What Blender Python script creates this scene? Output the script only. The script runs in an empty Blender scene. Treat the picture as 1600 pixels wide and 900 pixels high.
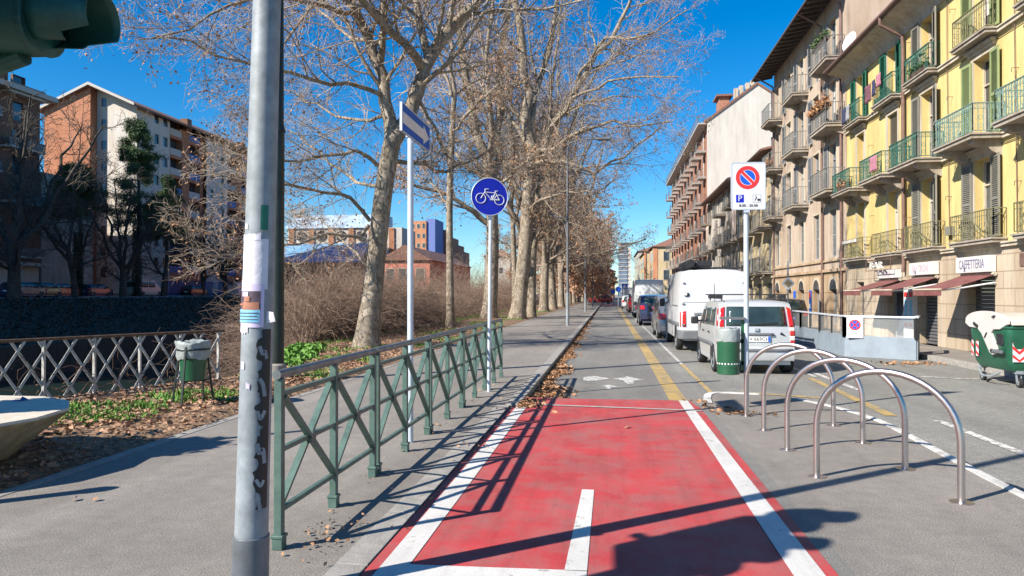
import bpy, math, random
import numpy as np
from mathutils import Matrix, Vector
R = math.radians
random.seed(7)
scene = bpy.context.scene
COL = bpy.data.collections.new('place'); scene.collection.children.link(COL)

# ---------------------------------------------------------------- objects
def wl(o):
    v = Vector((0, 0, 0))
    while o is not None:
        v += o.location; o = o.parent
    return v
def tag(o, label=None, cat=None, group=None, kind=None):
    if label: o['label'] = label
    if cat: o['category'] = cat
    if group: o['group'] = group
    if kind: o['kind'] = kind
    return o
def thing(name, loc, label, cat, group=None):
    o = bpy.data.objects.new(name, None); COL.objects.link(o)
    o.location = loc; o.empty_display_size = .3
    return tag(o, label, cat, group)
def children(o): return [c for c in COL.objects if c.parent == o]
def copy_tree(o, parent=None, kids=None):
    if kids is None:
        kids = {}
        for c in COL.objects:
            if c.parent is not None: kids.setdefault(c.parent.name, []).append(c)
    c = o.copy(); COL.objects.link(c); c.parent = parent
    for ch in kids.get(o.name, []): copy_tree(ch, c, kids)
    return c
def obj_from(name, me, mat, parent=None):
    o = bpy.data.objects.new(name, me); COL.objects.link(o)
    if mat is not None: me.materials.append(mat)
    if parent is not None: o.parent = parent
    return o

def rotz(a): return Matrix.Rotation(a, 4, 'Z')
class MB:
    def __init__(s): s.v = []; s.f = []; s.M = None
    def _p(s, p):
        if s.M is not None: p = s.M @ Vector(p)
        return (p[0], p[1], p[2])
    def add(s, vs, fs):
        b = len(s.v)
        s.v += [s._p(p) for p in vs]
        s.f += [tuple(i+b for i in f) for f in fs]
        return s
    def box(s, x0, y0, z0, x1, y1, z1):
        if x0 > x1: x0, x1 = x1, x0
        if y0 > y1: y0, y1 = y1, y0
        if z0 > z1: z0, z1 = z1, z0
        return s.add([(x0,y0,z0),(x1,y0,z0),(x1,y1,z0),(x0,y1,z0),(x0,y0,z1),(x1,y0,z1),(x1,y1,z1),(x0,y1,z1)],
              [(0,3,2,1),(4,5,6,7),(0,1,5,4),(1,2,6,5),(2,3,7,6),(3,0,4,7)])
    def quad(s, a, b, c, d): return s.add([a,b,c,d], [(0,1,2,3)])
    def poly(s, pts): return s.add(pts, [tuple(range(len(pts)))])
    def bar(s, p0, p1, w, h=None, up=(0,0,1)):
        h = h or w
        p0 = Vector(p0); p1 = Vector(p1); t = (p1-p0).normalized(); u = Vector(up)
        if abs(t.dot(u)) > .98: u = Vector((1,0,0)) if abs(t.x) < .9 else Vector((0,1,0))
        a = t.cross(u).normalized(); b = a.cross(t).normalized()
        vs = []
        for p in (p0, p1):
            for sa, sb in ((-1,-1),(1,-1),(1,1),(-1,1)): vs.append(p + a*sa*w/2 + b*sb*h/2)
        return s.add(vs, [(0,1,2,3)[::-1],(4,5,6,7),(0,1,5,4),(1,2,6,5),(2,3,7,6),(3,0,4,7)])
    def tube(s, pts, rad, n=10, cap=True, closed=False):
        pts = [Vector(p) for p in pts]; m = len(pts)
        if not isinstance(rad, (list, tuple)): rad = [rad]*m
        vs = []; prev = None
        for i, p in enumerate(pts):
            if closed: t = pts[(i+1) % m] - pts[i-1]
            else: t = pts[min(i+1, m-1)] - pts[max(i-1, 0)]
            t.normalize()
            if prev is None:
                r = Vector((0,0,1)) if abs(t.z) < .9 else Vector((1,0,0))
                a = t.cross(r).normalized()
            else:
                a = (prev - t*prev.dot(t)).normalized()
            prev = a; b = t.cross(a)
            for k in range(n):
                q = 2*math.pi*k/n
                vs.append(p + (a*math.cos(q) + b*math.sin(q))*rad[i])
        fs = []
        for i in range(m if closed else m-1):
            j = (i+1) % m
            for k in range(n):
                fs.append((i*n+k, i*n+(k+1) % n, j*n+(k+1) % n, j*n+k))
        if cap and not closed:
            fs.append(tuple(range(n))[::-1]); fs.append(tuple((m-1)*n+k for k in range(n)))
        return s.add(vs, fs)
    def cyl(s, p0, p1, r0, r1=None, n=16, cap=True): return s.tube([p0, p1], [r0, r0 if r1 is None else r1], n, cap)
    def lathe(s, prof, c=(0,0,0), n=24, cap=True):
        vs = []
        for r, z in prof:
            for k in range(n):
                q = 2*math.pi*k/n
                vs.append((c[0]+r*math.cos(q), c[1]+r*math.sin(q), c[2]+z))
        fs = []
        for i in range(len(prof)-1):
            for k in range(n): fs.append((i*n+k, i*n+(k+1) % n, (i+1)*n+(k+1) % n, (i+1)*n+k))
        if cap:
            fs.append(tuple(range(n))[::-1]); fs.append(tuple((len(prof)-1)*n+k for k in range(n)))
        return s.add(vs, fs)
    def prism(s, pts, axis, a, b):
        # pts 2d polygon; axis 'x','y','z' extrusion direction
        def m(p, t):
            return {'x': (t,p[0],p[1]), 'y': (p[0],t,p[1]), 'z': (p[0],p[1],t)}[axis]
        n = len(pts)
        vs = [m(p, a) for p in pts] + [m(p, b) for p in pts]
        fs = [tuple(range(n))[::-1], tuple(range(n, 2*n))] + [(i, (i+1) % n, n+(i+1) % n, n+i) for i in range(n)]
        return s.add(vs, fs)
    def text(s, txt, size, M, depth=.003, align='CENTER'):
        cu = bpy.data.curves.new('t', 'FONT'); cu.body = txt; cu.size = size; cu.extrude = depth
        cu.align_x = align; cu.align_y = 'CENTER'; cu.resolution_u = 2
        o = bpy.data.objects.new('t', cu); me = bpy.data.meshes.new_from_object(o)
        s.add([M @ v.co for v in me.vertices], [tuple(p.vertices) for p in me.polygons])
        bpy.data.objects.remove(o); bpy.data.meshes.remove(me)
        return s
    def build(s, name, mat, parent=None, smooth=False, bevel=0, label=None, kind=None, fixn=True, seg=2):
        off = wl(parent) if parent is not None else Vector((0,0,0))
        me = bpy.data.meshes.new(name)
        me.from_pydata([(a-off.x, b-off.y, c-off.z) for a,b,c in s.v], [], s.f)
        me.update()
        if fixn:
            import bmesh
            bm = bmesh.new(); bm.from_mesh(me)
            if len(bm.faces) < 60000: bmesh.ops.recalc_face_normals(bm, faces=bm.faces)
            bm.to_mesh(me); bm.free()
        if smooth:
            me.polygons.foreach_set('use_smooth', [True]*len(me.polygons))
            if smooth == 'a': me.set_sharp_from_angle(angle=R(35))
        o = obj_from(name, me, mat, parent)
        if bevel:
            b = o.modifiers.new('b', 'BEVEL'); b.width = bevel; b.segments = seg; b.limit_method = 'ANGLE'; b.angle_limit = R(35)
        if label: o['label'] = label
        if kind: o['kind'] = kind
        return o

def np_mesh(name, V, Fq, mat, parent=None, smooth=False):
    """V (n,3) float, Fq (m,k) int faces"""
    me = bpy.data.meshes.new(name)
    off = wl(parent) if parent is not None else Vector((0,0,0))
    V = np.asarray(V, dtype=np.float32) - np.array(off[:], dtype=np.float32)
    Fl = Fq if isinstance(Fq, list) else [Fq]
    tot = sum(f.shape[0] for f in Fl); loops = np.concatenate([f.ravel() for f in Fl]).astype(np.int32)
    sizes = np.concatenate([np.full(f.shape[0], f.shape[1]) for f in Fl]).astype(np.int32)
    me.vertices.add(len(V)); me.vertices.foreach_set('co', V.ravel())
    me.loops.add(len(loops)); me.loops.foreach_set('vertex_index', loops)
    me.polygons.add(tot)
    st = np.concatenate([[0], np.cumsum(sizes)[:-1]]).astype(np.int32)
    me.polygons.foreach_set('loop_start', st)
    if smooth: me.polygons.foreach_set('use_smooth', np.ones(tot, dtype=bool))
    me.update(calc_edges=True)
    return obj_from(name, me, mat, parent)

# ---------------------------------------------------------------- materials
def newmat(name):
    m = bpy.data.materials.new(name); m.use_nodes = True
    nt = m.node_tree; b = nt.nodes['Principled BSDF']
    return m, nt, b
def N(nt, t, **k):
    n = nt.nodes.new(t)
    for a, v in k.items():
        if a in n.inputs.keys(): n.inputs[a].default_value = v
        else: setattr(n, a, v)
    return n
def coords(nt, world=False):
    if world:
        return N(nt, 'ShaderNodeNewGeometry').outputs['Position']
    return N(nt, 'ShaderNodeTexCoord').outputs['Object']
def noise(nt, vec, scale, detail=4, rough=.6, dist=0):
    n = N(nt, 'ShaderNodeTexNoise'); n.inputs['Scale'].default_value = scale
    n.inputs['Detail'].default_value = detail; n.inputs['Roughness'].default_value = rough
    n.inputs['Distortion'].default_value = dist
    nt.links.new(vec, n.inputs['Vector']); return n.outputs['Fac']
def ramp(nt, fac, stops, interp='LINEAR'):
    r = N(nt, 'ShaderNodeValToRGB'); r.color_ramp.interpolation = interp
    e = r.color_ramp.elements
    while len(e) < len(stops): e.new(.5)
    for i, (p, c) in enumerate(stops):
        e[i].position = p
        e[i].color = (c, c, c, 1) if isinstance(c, (int, float)) else (*c, 1)
    nt.links.new(fac, r.inputs['Fac']); return r.outputs['Color']
def mix(nt, fac, a, b, mode='MIX'):
    m = N(nt, 'ShaderNodeMix', data_type='RGBA', blend_type=mode)
    for i, x in ((0, fac), (6, a), (7, b)):
        if isinstance(x, (int, float)): m.inputs[i].default_value = x
        elif isinstance(x, tuple): m.inputs[i].default_value = (*x, 1)
        else: nt.links.new(x, m.inputs[i])
    return m.outputs[2]
def bump(nt, b, h, strength=.3, dist=.01):
    n = N(nt, 'ShaderNodeBump'); n.inputs['Strength'].default_value = strength; n.inputs['Distance'].default_value = dist
    nt.links.new(h, n.inputs['Height']); nt.links.new(n.outputs['Normal'], b.inputs['Normal'])
def sc(c, k): return tuple(min(1, x*k) for x in c)
def plain(name, c, rough=.5, metal=0, var=.15, scale=6, bmp=0, bs=60, coat=0, c2=None, detail=4):
    m, nt, b = newmat(name); v = coords(nt)
    f = noise(nt, v, scale, detail)
    col = ramp(nt, f, [(.3, sc(c, 1-var)), (.7, c2 if c2 else sc(c, 1+var))])
    nt.links.new(col, b.inputs['Base Color'])
    b.inputs['Roughness'].default_value = rough; b.inputs['Metallic'].default_value = metal
    if coat: b.inputs['Coat Weight'].default_value = coat; b.inputs['Coat Roughness'].default_value = .08
    if bmp: bump(nt, b, noise(nt, v, bs, 3), bmp, .01)
    return m
def asphalt(name, c, spk=.5, patch=.25, world=True, big=.35):
    m, nt, b = newmat(name); v = coords(nt, world)
    f1 = noise(nt, v, 100, 3, .8); f2 = noise(nt, v, big, 5, .6); f3 = noise(nt, v, 7, 5, .7)
    base = ramp(nt, f2, [(.3, sc(c, 1-patch)), (.7, sc(c, 1+patch))])
    s1 = ramp(nt, f1, [(.38, 1-spk), (.5, 1), (.62, 1+spk*1.3)])
    s2 = ramp(nt, f3, [(.3, .84), (.7, 1.1)])
    col = mix(nt, 1, mix(nt, 1, base, s1, 'MULTIPLY'), s2, 'MULTIPLY')
    mq = N(nt, 'ShaderNodeMapping'); mq.inputs['Scale'].default_value = (1.6, .12, 1); nt.links.new(v, mq.inputs['Vector'])
    col = mix(nt, 1, col, ramp(nt, noise(nt, mq.outputs[0], 1.0, 5, .6), [(.35, .86), (.65, 1.08)]), 'MULTIPLY')
    st = noise(nt, v, 2.3, 6, .8, 1.5); col = mix(nt, 1, col, ramp(nt, st, [(.30, .66), (.36, .97), (.6, 1)]), 'MULTIPLY')
    # cracks
    vo = N(nt, 'ShaderNodeTexVoronoi', feature='DISTANCE_TO_EDGE'); vo.inputs['Scale'].default_value = .55
    mp = N(nt, 'ShaderNodeVectorMath', operation='ADD')
    nn = N(nt, 'ShaderNodeTexNoise'); nn.inputs['Scale'].default_value = 1.6; nn.inputs['Detail'].default_value = 5
    nt.links.new(v, nn.inputs['Vector']); nt.links.new(v, mp.inputs[0]); nt.links.new(nn.outputs['Color'], mp.inputs[1])
    nt.links.new(mp.outputs[0], vo.inputs['Vector'])
    cr = ramp(nt, vo.outputs['Distance'], [(0, .7), (.005, 1)])
    gate = ramp(nt, f2, [(.5, 0.0), (.58, .8)]); col = mix(nt, gate, col, mix(nt, 1, col, cr, 'MULTIPLY'))
    nt.links.new(col, b.inputs['Base Color']); b.inputs['Roughness'].default_value = .85
    bump(nt, b, f1, .5, .006)
    return m
def paint(name, c, under, wear=.5, world=True, scale=3, soft=.08, var=.12, streak=0, crack=0):
    """road paint worn through to the asphalt"""
    m, nt, b = newmat(name); v = coords(nt, world)
    f1 = noise(nt, v, 150, 2, .7); f2 = noise(nt, v, scale, 8, .72); f3 = noise(nt, v, 1.3, 4)
    pc = ramp(nt, f3, [(.3, sc(c, 1-var)), (.7, sc(c, 1+var))])
    sp = ramp(nt, f1, [(.35, .86), (.65, 1.08)])
    pc = mix(nt, 1, pc, sp, 'MULTIPLY')
    k = ramp(nt, f2, [(wear-soft, 0.0), (wear+soft, 1.0)])
    col = mix(nt, k, under, pc)
    if streak:
        mq = N(nt, 'ShaderNodeMapping'); mq.inputs['Scale'].default_value = (5, .35, 1); nt.links.new(v, mq.inputs['Vector'])
        g1 = noise(nt, mq.outputs[0], 1.3, 6, .7); col = mix(nt, 1, col, ramp(nt, g1, [(.33, 1-streak), (.5, 1), (.7, 1+streak*.35)]), 'MULTIPLY')
        g2 = noise(nt, v, 38, 4, .85); col = mix(nt, ramp(nt, g2, [(.60, 0.0), (.70, .75)]), col, under)
        g3 = noise(nt, v, 11, 6, .8, 2); col = mix(nt, ramp(nt, g3, [(.28, .5), (.36, 0.0)]), col, sc(under, .7))
    if crack:
        vo = N(nt, 'ShaderNodeTexVoronoi', feature='DISTANCE_TO_EDGE'); vo.inputs['Scale'].default_value = 3.2
        nn = N(nt, 'ShaderNodeTexNoise'); nn.inputs['Scale'].default_value = 3; nn.inputs['Detail'].default_value = 6
        ad = N(nt, 'ShaderNodeVectorMath', operation='ADD'); nt.links.new(v, nn.inputs['Vector']); nt.links.new(v, ad.inputs[0]); nt.links.new(nn.outputs['Color'], ad.inputs[1]); nt.links.new(ad.outputs[0], vo.inputs['Vector'])
        gate = ramp(nt, noise(nt, v, .7, 3), [(.5, 0.0), (.62, crack)])
        cr = ramp(nt, vo.outputs['Distance'], [(0, .45), (.022, 1)]); col = mix(nt, gate, col, mix(nt, 1, col, cr, 'MULTIPLY'))
    nt.links.new(col, b.inputs['Base Color']); b.inputs['Roughness'].default_value = .7
    bump(nt, b, f1, .4, .005)
    return m
def plaster(name, c, stain=.25, world=True, warm=(.9,.8,.7), scale=.5, courses=0):
    m, nt, b = newmat(name); v = coords(nt, world)
    mp = N(nt, 'ShaderNodeMapping'); mp.inputs['Scale'].default_value = (1, 1, .25); nt.links.new(v, mp.inputs['Vector'])
    f2 = noise(nt, mp.outputs[0], scale*2.2, 6, .65); f3 = noise(nt, v, 18, 4, .6)
    col = ramp(nt, f2, [(.3, tuple(c[i]*(1-stain)*warm[i] for i in range(3))), (.62, c)])
    col = mix(nt, 1, col, ramp(nt, f3, [(.3, .93), (.7, 1.05)]), 'MULTIPLY')
    mr = N(nt, 'ShaderNodeMapping'); mr.inputs['Scale'].default_value = (3.5, 3.5, .16); nt.links.new(v, mr.inputs['Vector'])
    col = mix(nt, 1, col, ramp(nt, noise(nt, mr.outputs[0], 1.6, 6, .7), [(.30, 1-stain*1.2), (.46, 1), (.7, 1.03)]), 'MULTIPLY')
    if courses:
        sx = N(nt, 'ShaderNodeSeparateXYZ'); nt.links.new(v, sx.inputs[0])
        br = N(nt, 'ShaderNodeTexBrick'); cx = N(nt, 'ShaderNodeCombineXYZ')
        ad = N(nt, 'ShaderNodeMath', operation='ADD'); nt.links.new(sx.outputs[0], ad.inputs[0]); nt.links.new(sx.outputs[1], ad.inputs[1])
        nt.links.new(ad.outputs[0], cx.inputs[0]); nt.links.new(sx.outputs[2], cx.inputs[1]); nt.links.new(cx.outputs[0], br.inputs['Vector'])
        br.inputs['Scale'].default_value = 1; br.inputs['Brick Width'].default_value = courses*2.4; br.inputs['Row Height'].default_value = courses
        br.inputs['Mortar Size'].default_value = courses*.035; br.inputs['Color1'].default_value = (1,1,1,1); br.inputs['Color2'].default_value = (.9,.9,.88,1)
        br.inputs['Mortar'].default_value = (.62,.58,.55,1)
        col = mix(nt, 1, col, br.outputs['Color'], 'MULTIPLY')
    nt.links.new(col, b.inputs['Base Color']); b.inputs['Roughness'].default_value = .9
    bump(nt, b, f3, .25, .01)
    return m
def glassy(name, c=(.03,.035,.04), rough=.06):
    m, nt, b = newmat(name); v = coords(nt)
    col = ramp(nt, noise(nt, v, 1.3, 2), [(.35, sc(c, .6)), (.65, sc(c, 1.5))])
    nt.links.new(col, b.inputs['Base Color']); b.inputs['Roughness'].default_value = rough
    b.inputs['Specular IOR Level'].default_value = .8
    return m
def bark(name, c1, c2, c3, scale=1.0):
    m, nt, b = newmat(name); v = coords(nt)
    mp = N(nt, 'ShaderNodeMapping'); mp.inputs['Scale'].default_value = (1, 1, .45); nt.links.new(v, mp.inputs['Vector'])
    vo = N(nt, 'ShaderNodeTexVoronoi'); vo.inputs['Scale'].default_value = 9*scale
    ad = N(nt, 'ShaderNodeVectorMath', operation='ADD'); nn = N(nt, 'ShaderNodeTexNoise'); nn.inputs['Scale'].default_value = 5*scale; nn.inputs['Detail'].default_value = 5
    nt.links.new(mp.outputs[0], nn.inputs['Vector']); nt.links.new(mp.outputs[0], ad.inputs[0]); nt.links.new(nn.outputs['Color'], ad.inputs[1])
    nt.links.new(ad.outputs[0], vo.inputs['Vector'])
    sx = N(nt, 'ShaderNodeSeparateColor'); nt.links.new(vo.outputs['Color'], sx.inputs[0])
    col = ramp(nt, sx.outputs[0], [(.0, c2), (.3, c2), (.42, c1), (.8, c1), (.86, c3)])
    f = noise(nt, v, 3.5*scale, 5)
    col = mix(nt, 1, col, ramp(nt, f, [(.3, .78), (.7, 1.12)]), 'MULTIPLY')
    nt.links.new(col, b.inputs['Base Color']); b.inputs['Roughness'].default_value = .85
    bump(nt, b, f, .5, .03)
    return m
def leafmat(name, c1, c2, c3=None, scale=14):
    m, nt, b = newmat(name); v = coords(nt)
    f = noise(nt, v, scale, 2, .5)
    st = [(.3, c1), (.6, c2)] + ([(.75, c3)] if c3 else [])
    nt.links.new(ramp(nt, f, st), b.inputs['Base Color']); b.inputs['Roughness'].default_value = .7
    return m
def soilmat(name, cs, scale=25, world=True):
    m, nt, b = newmat(name); v = coords(nt, world)
    vo = N(nt, 'ShaderNodeTexVoronoi'); vo.inputs['Scale'].default_value = scale; nt.links.new(v, vo.inputs['Vector'])
    sx = N(nt, 'ShaderNodeSeparateColor'); nt.links.new(vo.outputs['Color'], sx.inputs[0])
    col = ramp(nt, sx.outputs[0], [(0, cs[0]), (.4, cs[1]), (.8, cs[2])])
    f = noise(nt, v, 1.2, 6, .7)
    col = mix(nt, 1, col, ramp(nt, f, [(.3, .6), (.7, 1.15)]), 'MULTIPLY')
    nt.links.new(col, b.inputs['Base Color']); b.inputs['Roughness'].default_value = .95
    bump(nt, b, noise(nt, v, scale, 4), .8, .04)
    return m

ASPH = (.235,.22,.205); ROADC = (.205,.20,.18)
M = {}
M['walk'] = asphalt('walk_asphalt', (.225,.203,.178), .46, .18)
M['road'] = asphalt('road_asphalt', ROADC, .5, .2)
M['lane'] = asphalt('lane_asphalt', (.19,.182,.165), .5, .16)
M['red'] = paint('red_lane_paint', (.45,.043,.046), (.26,.14,.125), .40, scale=2.2, soft=.2, var=.16, streak=.16, crack=.9)
M['redb'] = paint('red_paver', (.36,.13,.09), (.25,.17,.14), .42)
M['white'] = paint('white_road_paint', (.58,.565,.53), (.24,.22,.2), .36, scale=7, soft=.05, streak=.14, crack=.5)
M['whiteworn'] = paint('worn_white_paint', (.68,.66,.62), (.22,.21,.2), .5, scale=9, soft=.05)
M['yellow'] = paint('yellow_road_paint', (.46,.31,.10), (.2,.18,.14), .455, scale=5, soft=.08)
M['kerb'] = plain('kerb_stone', (.28,.265,.24), .85, var=.2, scale=9, bmp=.5, bs=80)
M['kerbw'] = paint('white_kerb_paint', (.6,.59,.56), (.28,.265,.24), .44, scale=5)
M['seam'] = plain('grey_seam_concrete', (.36,.33,.31), .9, var=.25, scale=12)
M['soil'] = soilmat('leafy_soil', [(.10,.06,.035), (.22,.13,.075), (.34,.22,.13)])
M['bank'] = soilmat('shaded_bank_soil', [(.035,.03,.02), (.055,.045,.03), (.08,.062,.04)], 9)  # shadow on the far slope is put into the soil colour
M['shadewall'] = plaster('shaded_embankment_wall', (.07,.062,.05), .3, scale=1)  # grey concrete darkened, the far bank's shadow is in its colour
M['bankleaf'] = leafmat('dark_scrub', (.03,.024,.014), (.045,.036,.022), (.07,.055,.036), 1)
M['concrete'] = plaster('old_concrete', (.33,.32,.29), .3)
M['sleeve'] = plain('shaded_sleeve_steel', (.13,.145,.16), .5, .2, var=.3, scale=5)  # pole steel with the shade on the sleeve put into its colour
M['galv'] = plain('galvanised_steel', (.235,.262,.28), .6, .12, var=.28, scale=9, bmp=.1, bs=30)
M['galvl'] = plain('pale_galvanised_steel', (.55,.6,.65), .45, .3, var=.1, scale=5)
M['fgreen'] = plain('fence_green_paint', (.085,.15,.125), .45, .1, var=.3, scale=8, bmp=.15, bs=60, c2=(.105,.175,.145))
M['frail'] = plain('worn_handrail', (.17,.19,.19), .42, .5, var=.3, scale=8, bmp=.1)
M['dkgreen'] = plain('dark_green_pole_paint', (.02,.03,.025), .45, .2, var=.3, scale=4)
M['steel'] = plain('brushed_stainless', (.56,.49,.46), .36, 1, var=.06, scale=30)
M['black'] = plain('black_plastic', (.018,.018,.02), .55, var=.2)
M['rubber'] = plain('tyre_rubber', (.022,.022,.022), .85, var=.2, scale=20)
M['rim'] = plain('wheel_alloy', (.45,.46,.47), .4, .6)
M['glass'] = glassy('car_glass', (.03,.05,.05))
M['wglass'] = glassy('window_glass', (.04,.05,.06))
M['plate'] = plain('number_plate_white', (.75,.75,.72), .4, var=.03)
M['blue'] = plain('plate_blue', (.02,.12,.6), .4, var=.05)
M['signblue'] = plain('road_sign_blue', (.006,.012,.40), .35, var=.12, scale=2)
M['arrowblue'] = plain('arrow_sign_blue', (.012,.10,.42), .75, var=.12, scale=2)
M['signwhite'] = plain('road_sign_white', (.62,.62,.63), .4, var=.03, scale=3)
M['beigew'] = plain('faded_sign_white', (.72,.66,.58), .5, var=.1, scale=4)
M['signred'] = plain('road_sign_red', (.62,.03,.03), .35, var=.06, scale=2)
M['signmid'] = plain('road_sign_mid_blue', (.01,.09,.55), .35, var=.06, scale=2)
M['ink'] = plain('sign_ink', (.03,.03,.03), .5, var=.05)
M['tl'] = plain('tail_light_red', (.55,.015,.012), .15, var=.1, scale=30, coat=.6)
M['tlw'] = plain('lamp_clear', (.75,.65,.6), .15, var=.08, coat=.6)
M['silver'] = plain('silver_car_paint', (.50,.51,.51), .3, .2, var=.03, coat=.6)
M['white_p'] = plain('white_van_paint', (.56,.575,.59), .35, var=.03, coat=.5)
M['navy'] = plain('navy_car_paint', (.03,.035,.09), .25, .2, var=.05, coat=.8)
M['greyp'] = plain('grey_car_paint', (.2,.21,.24), .3, .3, var=.05, coat=.7)
M['redp'] = plain('red_car_paint', (.25,.02,.02), .3, var=.05, coat=.7)
M['blackp'] = plain('black_car_paint', (.015,.015,.018), .25, var=.05, coat=.8)
M['sage'] = plain('sage_van_paint', (.35,.42,.38), .4, var=.05, coat=.5)
M['grplas'] = plain('grey_plastic', (.12,.125,.135), .6, var=.1)
M['bing'] = plain('bin_green', (.015,.09,.04), .35, var=.15, scale=4, bmp=.1, coat=.3)
M['bagw'] = plain('white_bin_bag', (.28,.31,.30), .35, var=.2, scale=9, bmp=.6, bs=20)
M['dump'] = plain('container_green', (.012,.085,.045), .38, var=.3, scale=3, bmp=.15, bs=15)
M['lid'] = plain('container_lid_white', (.50,.47,.44), .5, var=.08, scale=3)
M['lidb'] = plain('container_lid_beige', (.5,.45,.38), .6, var=.1, scale=3)
M['planter'] = plaster('planter_concrete', (.40,.34,.22), .35, scale=3)
M['planterrim'] = plain('planter_rim', (.55,.49,.40), .85, var=.12, scale=8, bmp=.3)
M['tlight'] = plain('traffic_light_green', (.010,.062,.048), .5, var=.35, scale=9, bmp=.15)
M['fencew'] = plain('lattice_white_paint', (.42,.40,.36), .6, var=.3, scale=10, bmp=.3, c2=(.55,.53,.5))
M['rust'] = plain('rusty_rail', (.13,.075,.045), .8, var=.3, scale=12, bmp=.4)
M['bark'] = bark('plane_bark', (.27,.222,.165), (.165,.13,.09), (.38,.32,.25))
M['barks'] = bark('plane_branch_bark', (.215,.172,.128), (.13,.10,.07), (.29,.24,.185), 2)
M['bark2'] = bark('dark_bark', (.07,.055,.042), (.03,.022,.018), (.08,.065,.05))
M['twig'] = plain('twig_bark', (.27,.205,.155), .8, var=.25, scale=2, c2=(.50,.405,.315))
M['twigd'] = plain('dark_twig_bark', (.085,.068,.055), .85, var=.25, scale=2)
M['leafb'] = leafmat('dry_plane_leaf', (.20,.09,.04), (.36,.19,.09), (.5,.3,.17))
M['leaff'] = leafmat('brown_far_leaf', (.36,.20,.12), (.50,.31,.20), (.60,.41,.29), 2)
M['litter'] = leafmat('fallen_leaf', (.20,.095,.045), (.38,.205,.10), (.52,.34,.20), 17)
M['litterd'] = leafmat('dark_fallen_leaf', (.22,.11,.06), (.38,.22,.13), (.52,.36,.24), 17)
M['brush'] = plain('bramble_stems', (.15,.098,.07), .9, var=.35, scale=1.2, c2=(.34,.235,.175))
M['weed'] = leafmat('weed_green', (.06,.15,.015), (.12,.27,.03), (.20,.36,.06), 3)
M['pine'] = leafmat('pine_needles', (.03,.06,.015), (.06,.11,.03), (.11,.17,.055), 1.5)
M['ivy'] = leafmat('ivy_leaf', (.01,.02,.008), (.02,.035,.012))
m, nt, b = newmat('canal_water'); b.inputs['Base Color'].default_value = (.02,.035,.03,1); b.inputs['Roughness'].default_value = .08
bump(nt, b, noise(nt, coords(nt, True), 1.5, 4), .3, .05); M['water'] = m
SAT, SKYS, SUNE, EXPO = 1.33, .078, 5.0, .95
# ---------------------------------------------------------------- setting: ground, road, river
def sheet(name, pts, z, mat, kind='structure'):
    mb = MB(); mb.poly([(x, y, z) for x, y in pts]); o = mb.build(name, mat); 
    o['kind'] = kind
    if o.data.polygons[0].normal.z < 0: o.data.flip_normals()
    return o
def slab(name, pts, z0, z1, mat, bevel=0, kind='structure'):
    o = MB().prism(pts, 'z', z0, z1).build(name, mat, bevel=bevel); o['kind'] = kind; return o
RZ = -.12
sheet('ground', [(-1.3,-60),(900,-60),(900,1500),(-1.3,1500)], RZ-.02, M['concrete'])
sheet('road', [(-1.35,-40),(8.1,-40),(8.1,700),(-1.35,700)], RZ-.004, M['road'])
sheet('cycle_path', [(-1.32,10.5),(1.45,10.5),(1.45,120),(-1.32,120)], RZ, M['lane'])
# raised part of the junction with the red lane (a shallow ramp at its far end)
mb = MB(); y0, y1 = 10.35, 11.1
mb.poly([(-1.34,-4,0),(1.35,-4,0),(1.35,y0,0),(-1.34,y0,0)]); mb.poly([(-1.34,y0,0),(1.35,y0,0),(1.40,y1,RZ+.003),(-1.34,y1,RZ+.003)])
o = mb.build('lane_platform', M['lane']); o['kind'] = 'structure'
slab('rack_island', [(1.35,-4),(3.15,-4),(3.2,6.5),(3.28,8.3),(3.3,9.4),(3.1,10.4),(2.75,11.2),(2.3,11.6),(1.75,11.7),(1.5,11.5),(1.4,11.0),(1.35,10.4)], RZ-.05, .0, M['walk'])
# left pavement with its kerb
sheet('pavement_left', [(-4.6,-30),(-1.55,-30),(-1.55,9.6),(-1.43,9.6),(-1.43,320),(-4.6,320)], 0, M['walk'])
mb = MB()
y = -4.0
while y < 200:
    L = 1.0 if y < 30 else 4
    if y < 9.6: mb.box(-1.56, y, -.1, -1.37, y+L-.008, .003)
    else:
        sh = .14 if y < 10.7 else 0.0
        mb.box(-1.44, y, -.15, -1.25, y+L-.008, .012)
    y += L
o = mb.build('kerb_left', M['kerb'], bevel=.006); o['kind'] = 'structure'
mb = MB(); mb.box(-4.72, -20, -.1, -4.6, 70, .006); o = mb.build('pavement_edge', M['kerb'], bevel=.004); o['kind'] = 'structure'
slab('pavement_right', [(8.15,-20),(11,-20),(11,400),(8.15,400)], -.3, 0, M['walk'])
mb = MB()
for i in range(60): mb.box(7.98, -10+i*2, -.2, 8.15, -10+i*2+1.99, .003)
o = mb.build('kerb_right', M['kerb'], bevel=.01); o['kind'] = 'structure'
# white painted kerb round the island
EDGE = [(3.22,3),(3.2,5.5),(3.2,6.5),(3.28,8.3),(3.3,9.4),(3.1,10.4),(2.75,11.2),(2.3,11.6),(1.75,11.7),(1.5,11.5),(1.4,11.0),(1.35,10.5)]
def ribbon(pts, w0, w1, z, zb=None):
    mb = MB(); n = len(pts); L = []; Rr = []
    for i in range(n):
        a = Vector(pts[max(i-1,0)]); b = Vector(pts[min(i+1,n-1)]); t = (b-a).normalized(); q = Vector((-t.y, t.x))
        p = Vector(pts[i]); L.append(p+q*w0); Rr.append(p+q*w1)
    for i in range(n-1):
        mb.quad((*L[i],z),(*L[i+1],z),(*Rr[i+1],z),(*Rr[i],z))
        if zb is not None: mb.quad((*L[i],z),(*L[i+1],z),(*L[i+1],zb),(*L[i],zb)); mb.quad((*Rr[i],z),(*Rr[i+1],z),(*Rr[i+1],zb),(*Rr[i],zb))
    return mb
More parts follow.
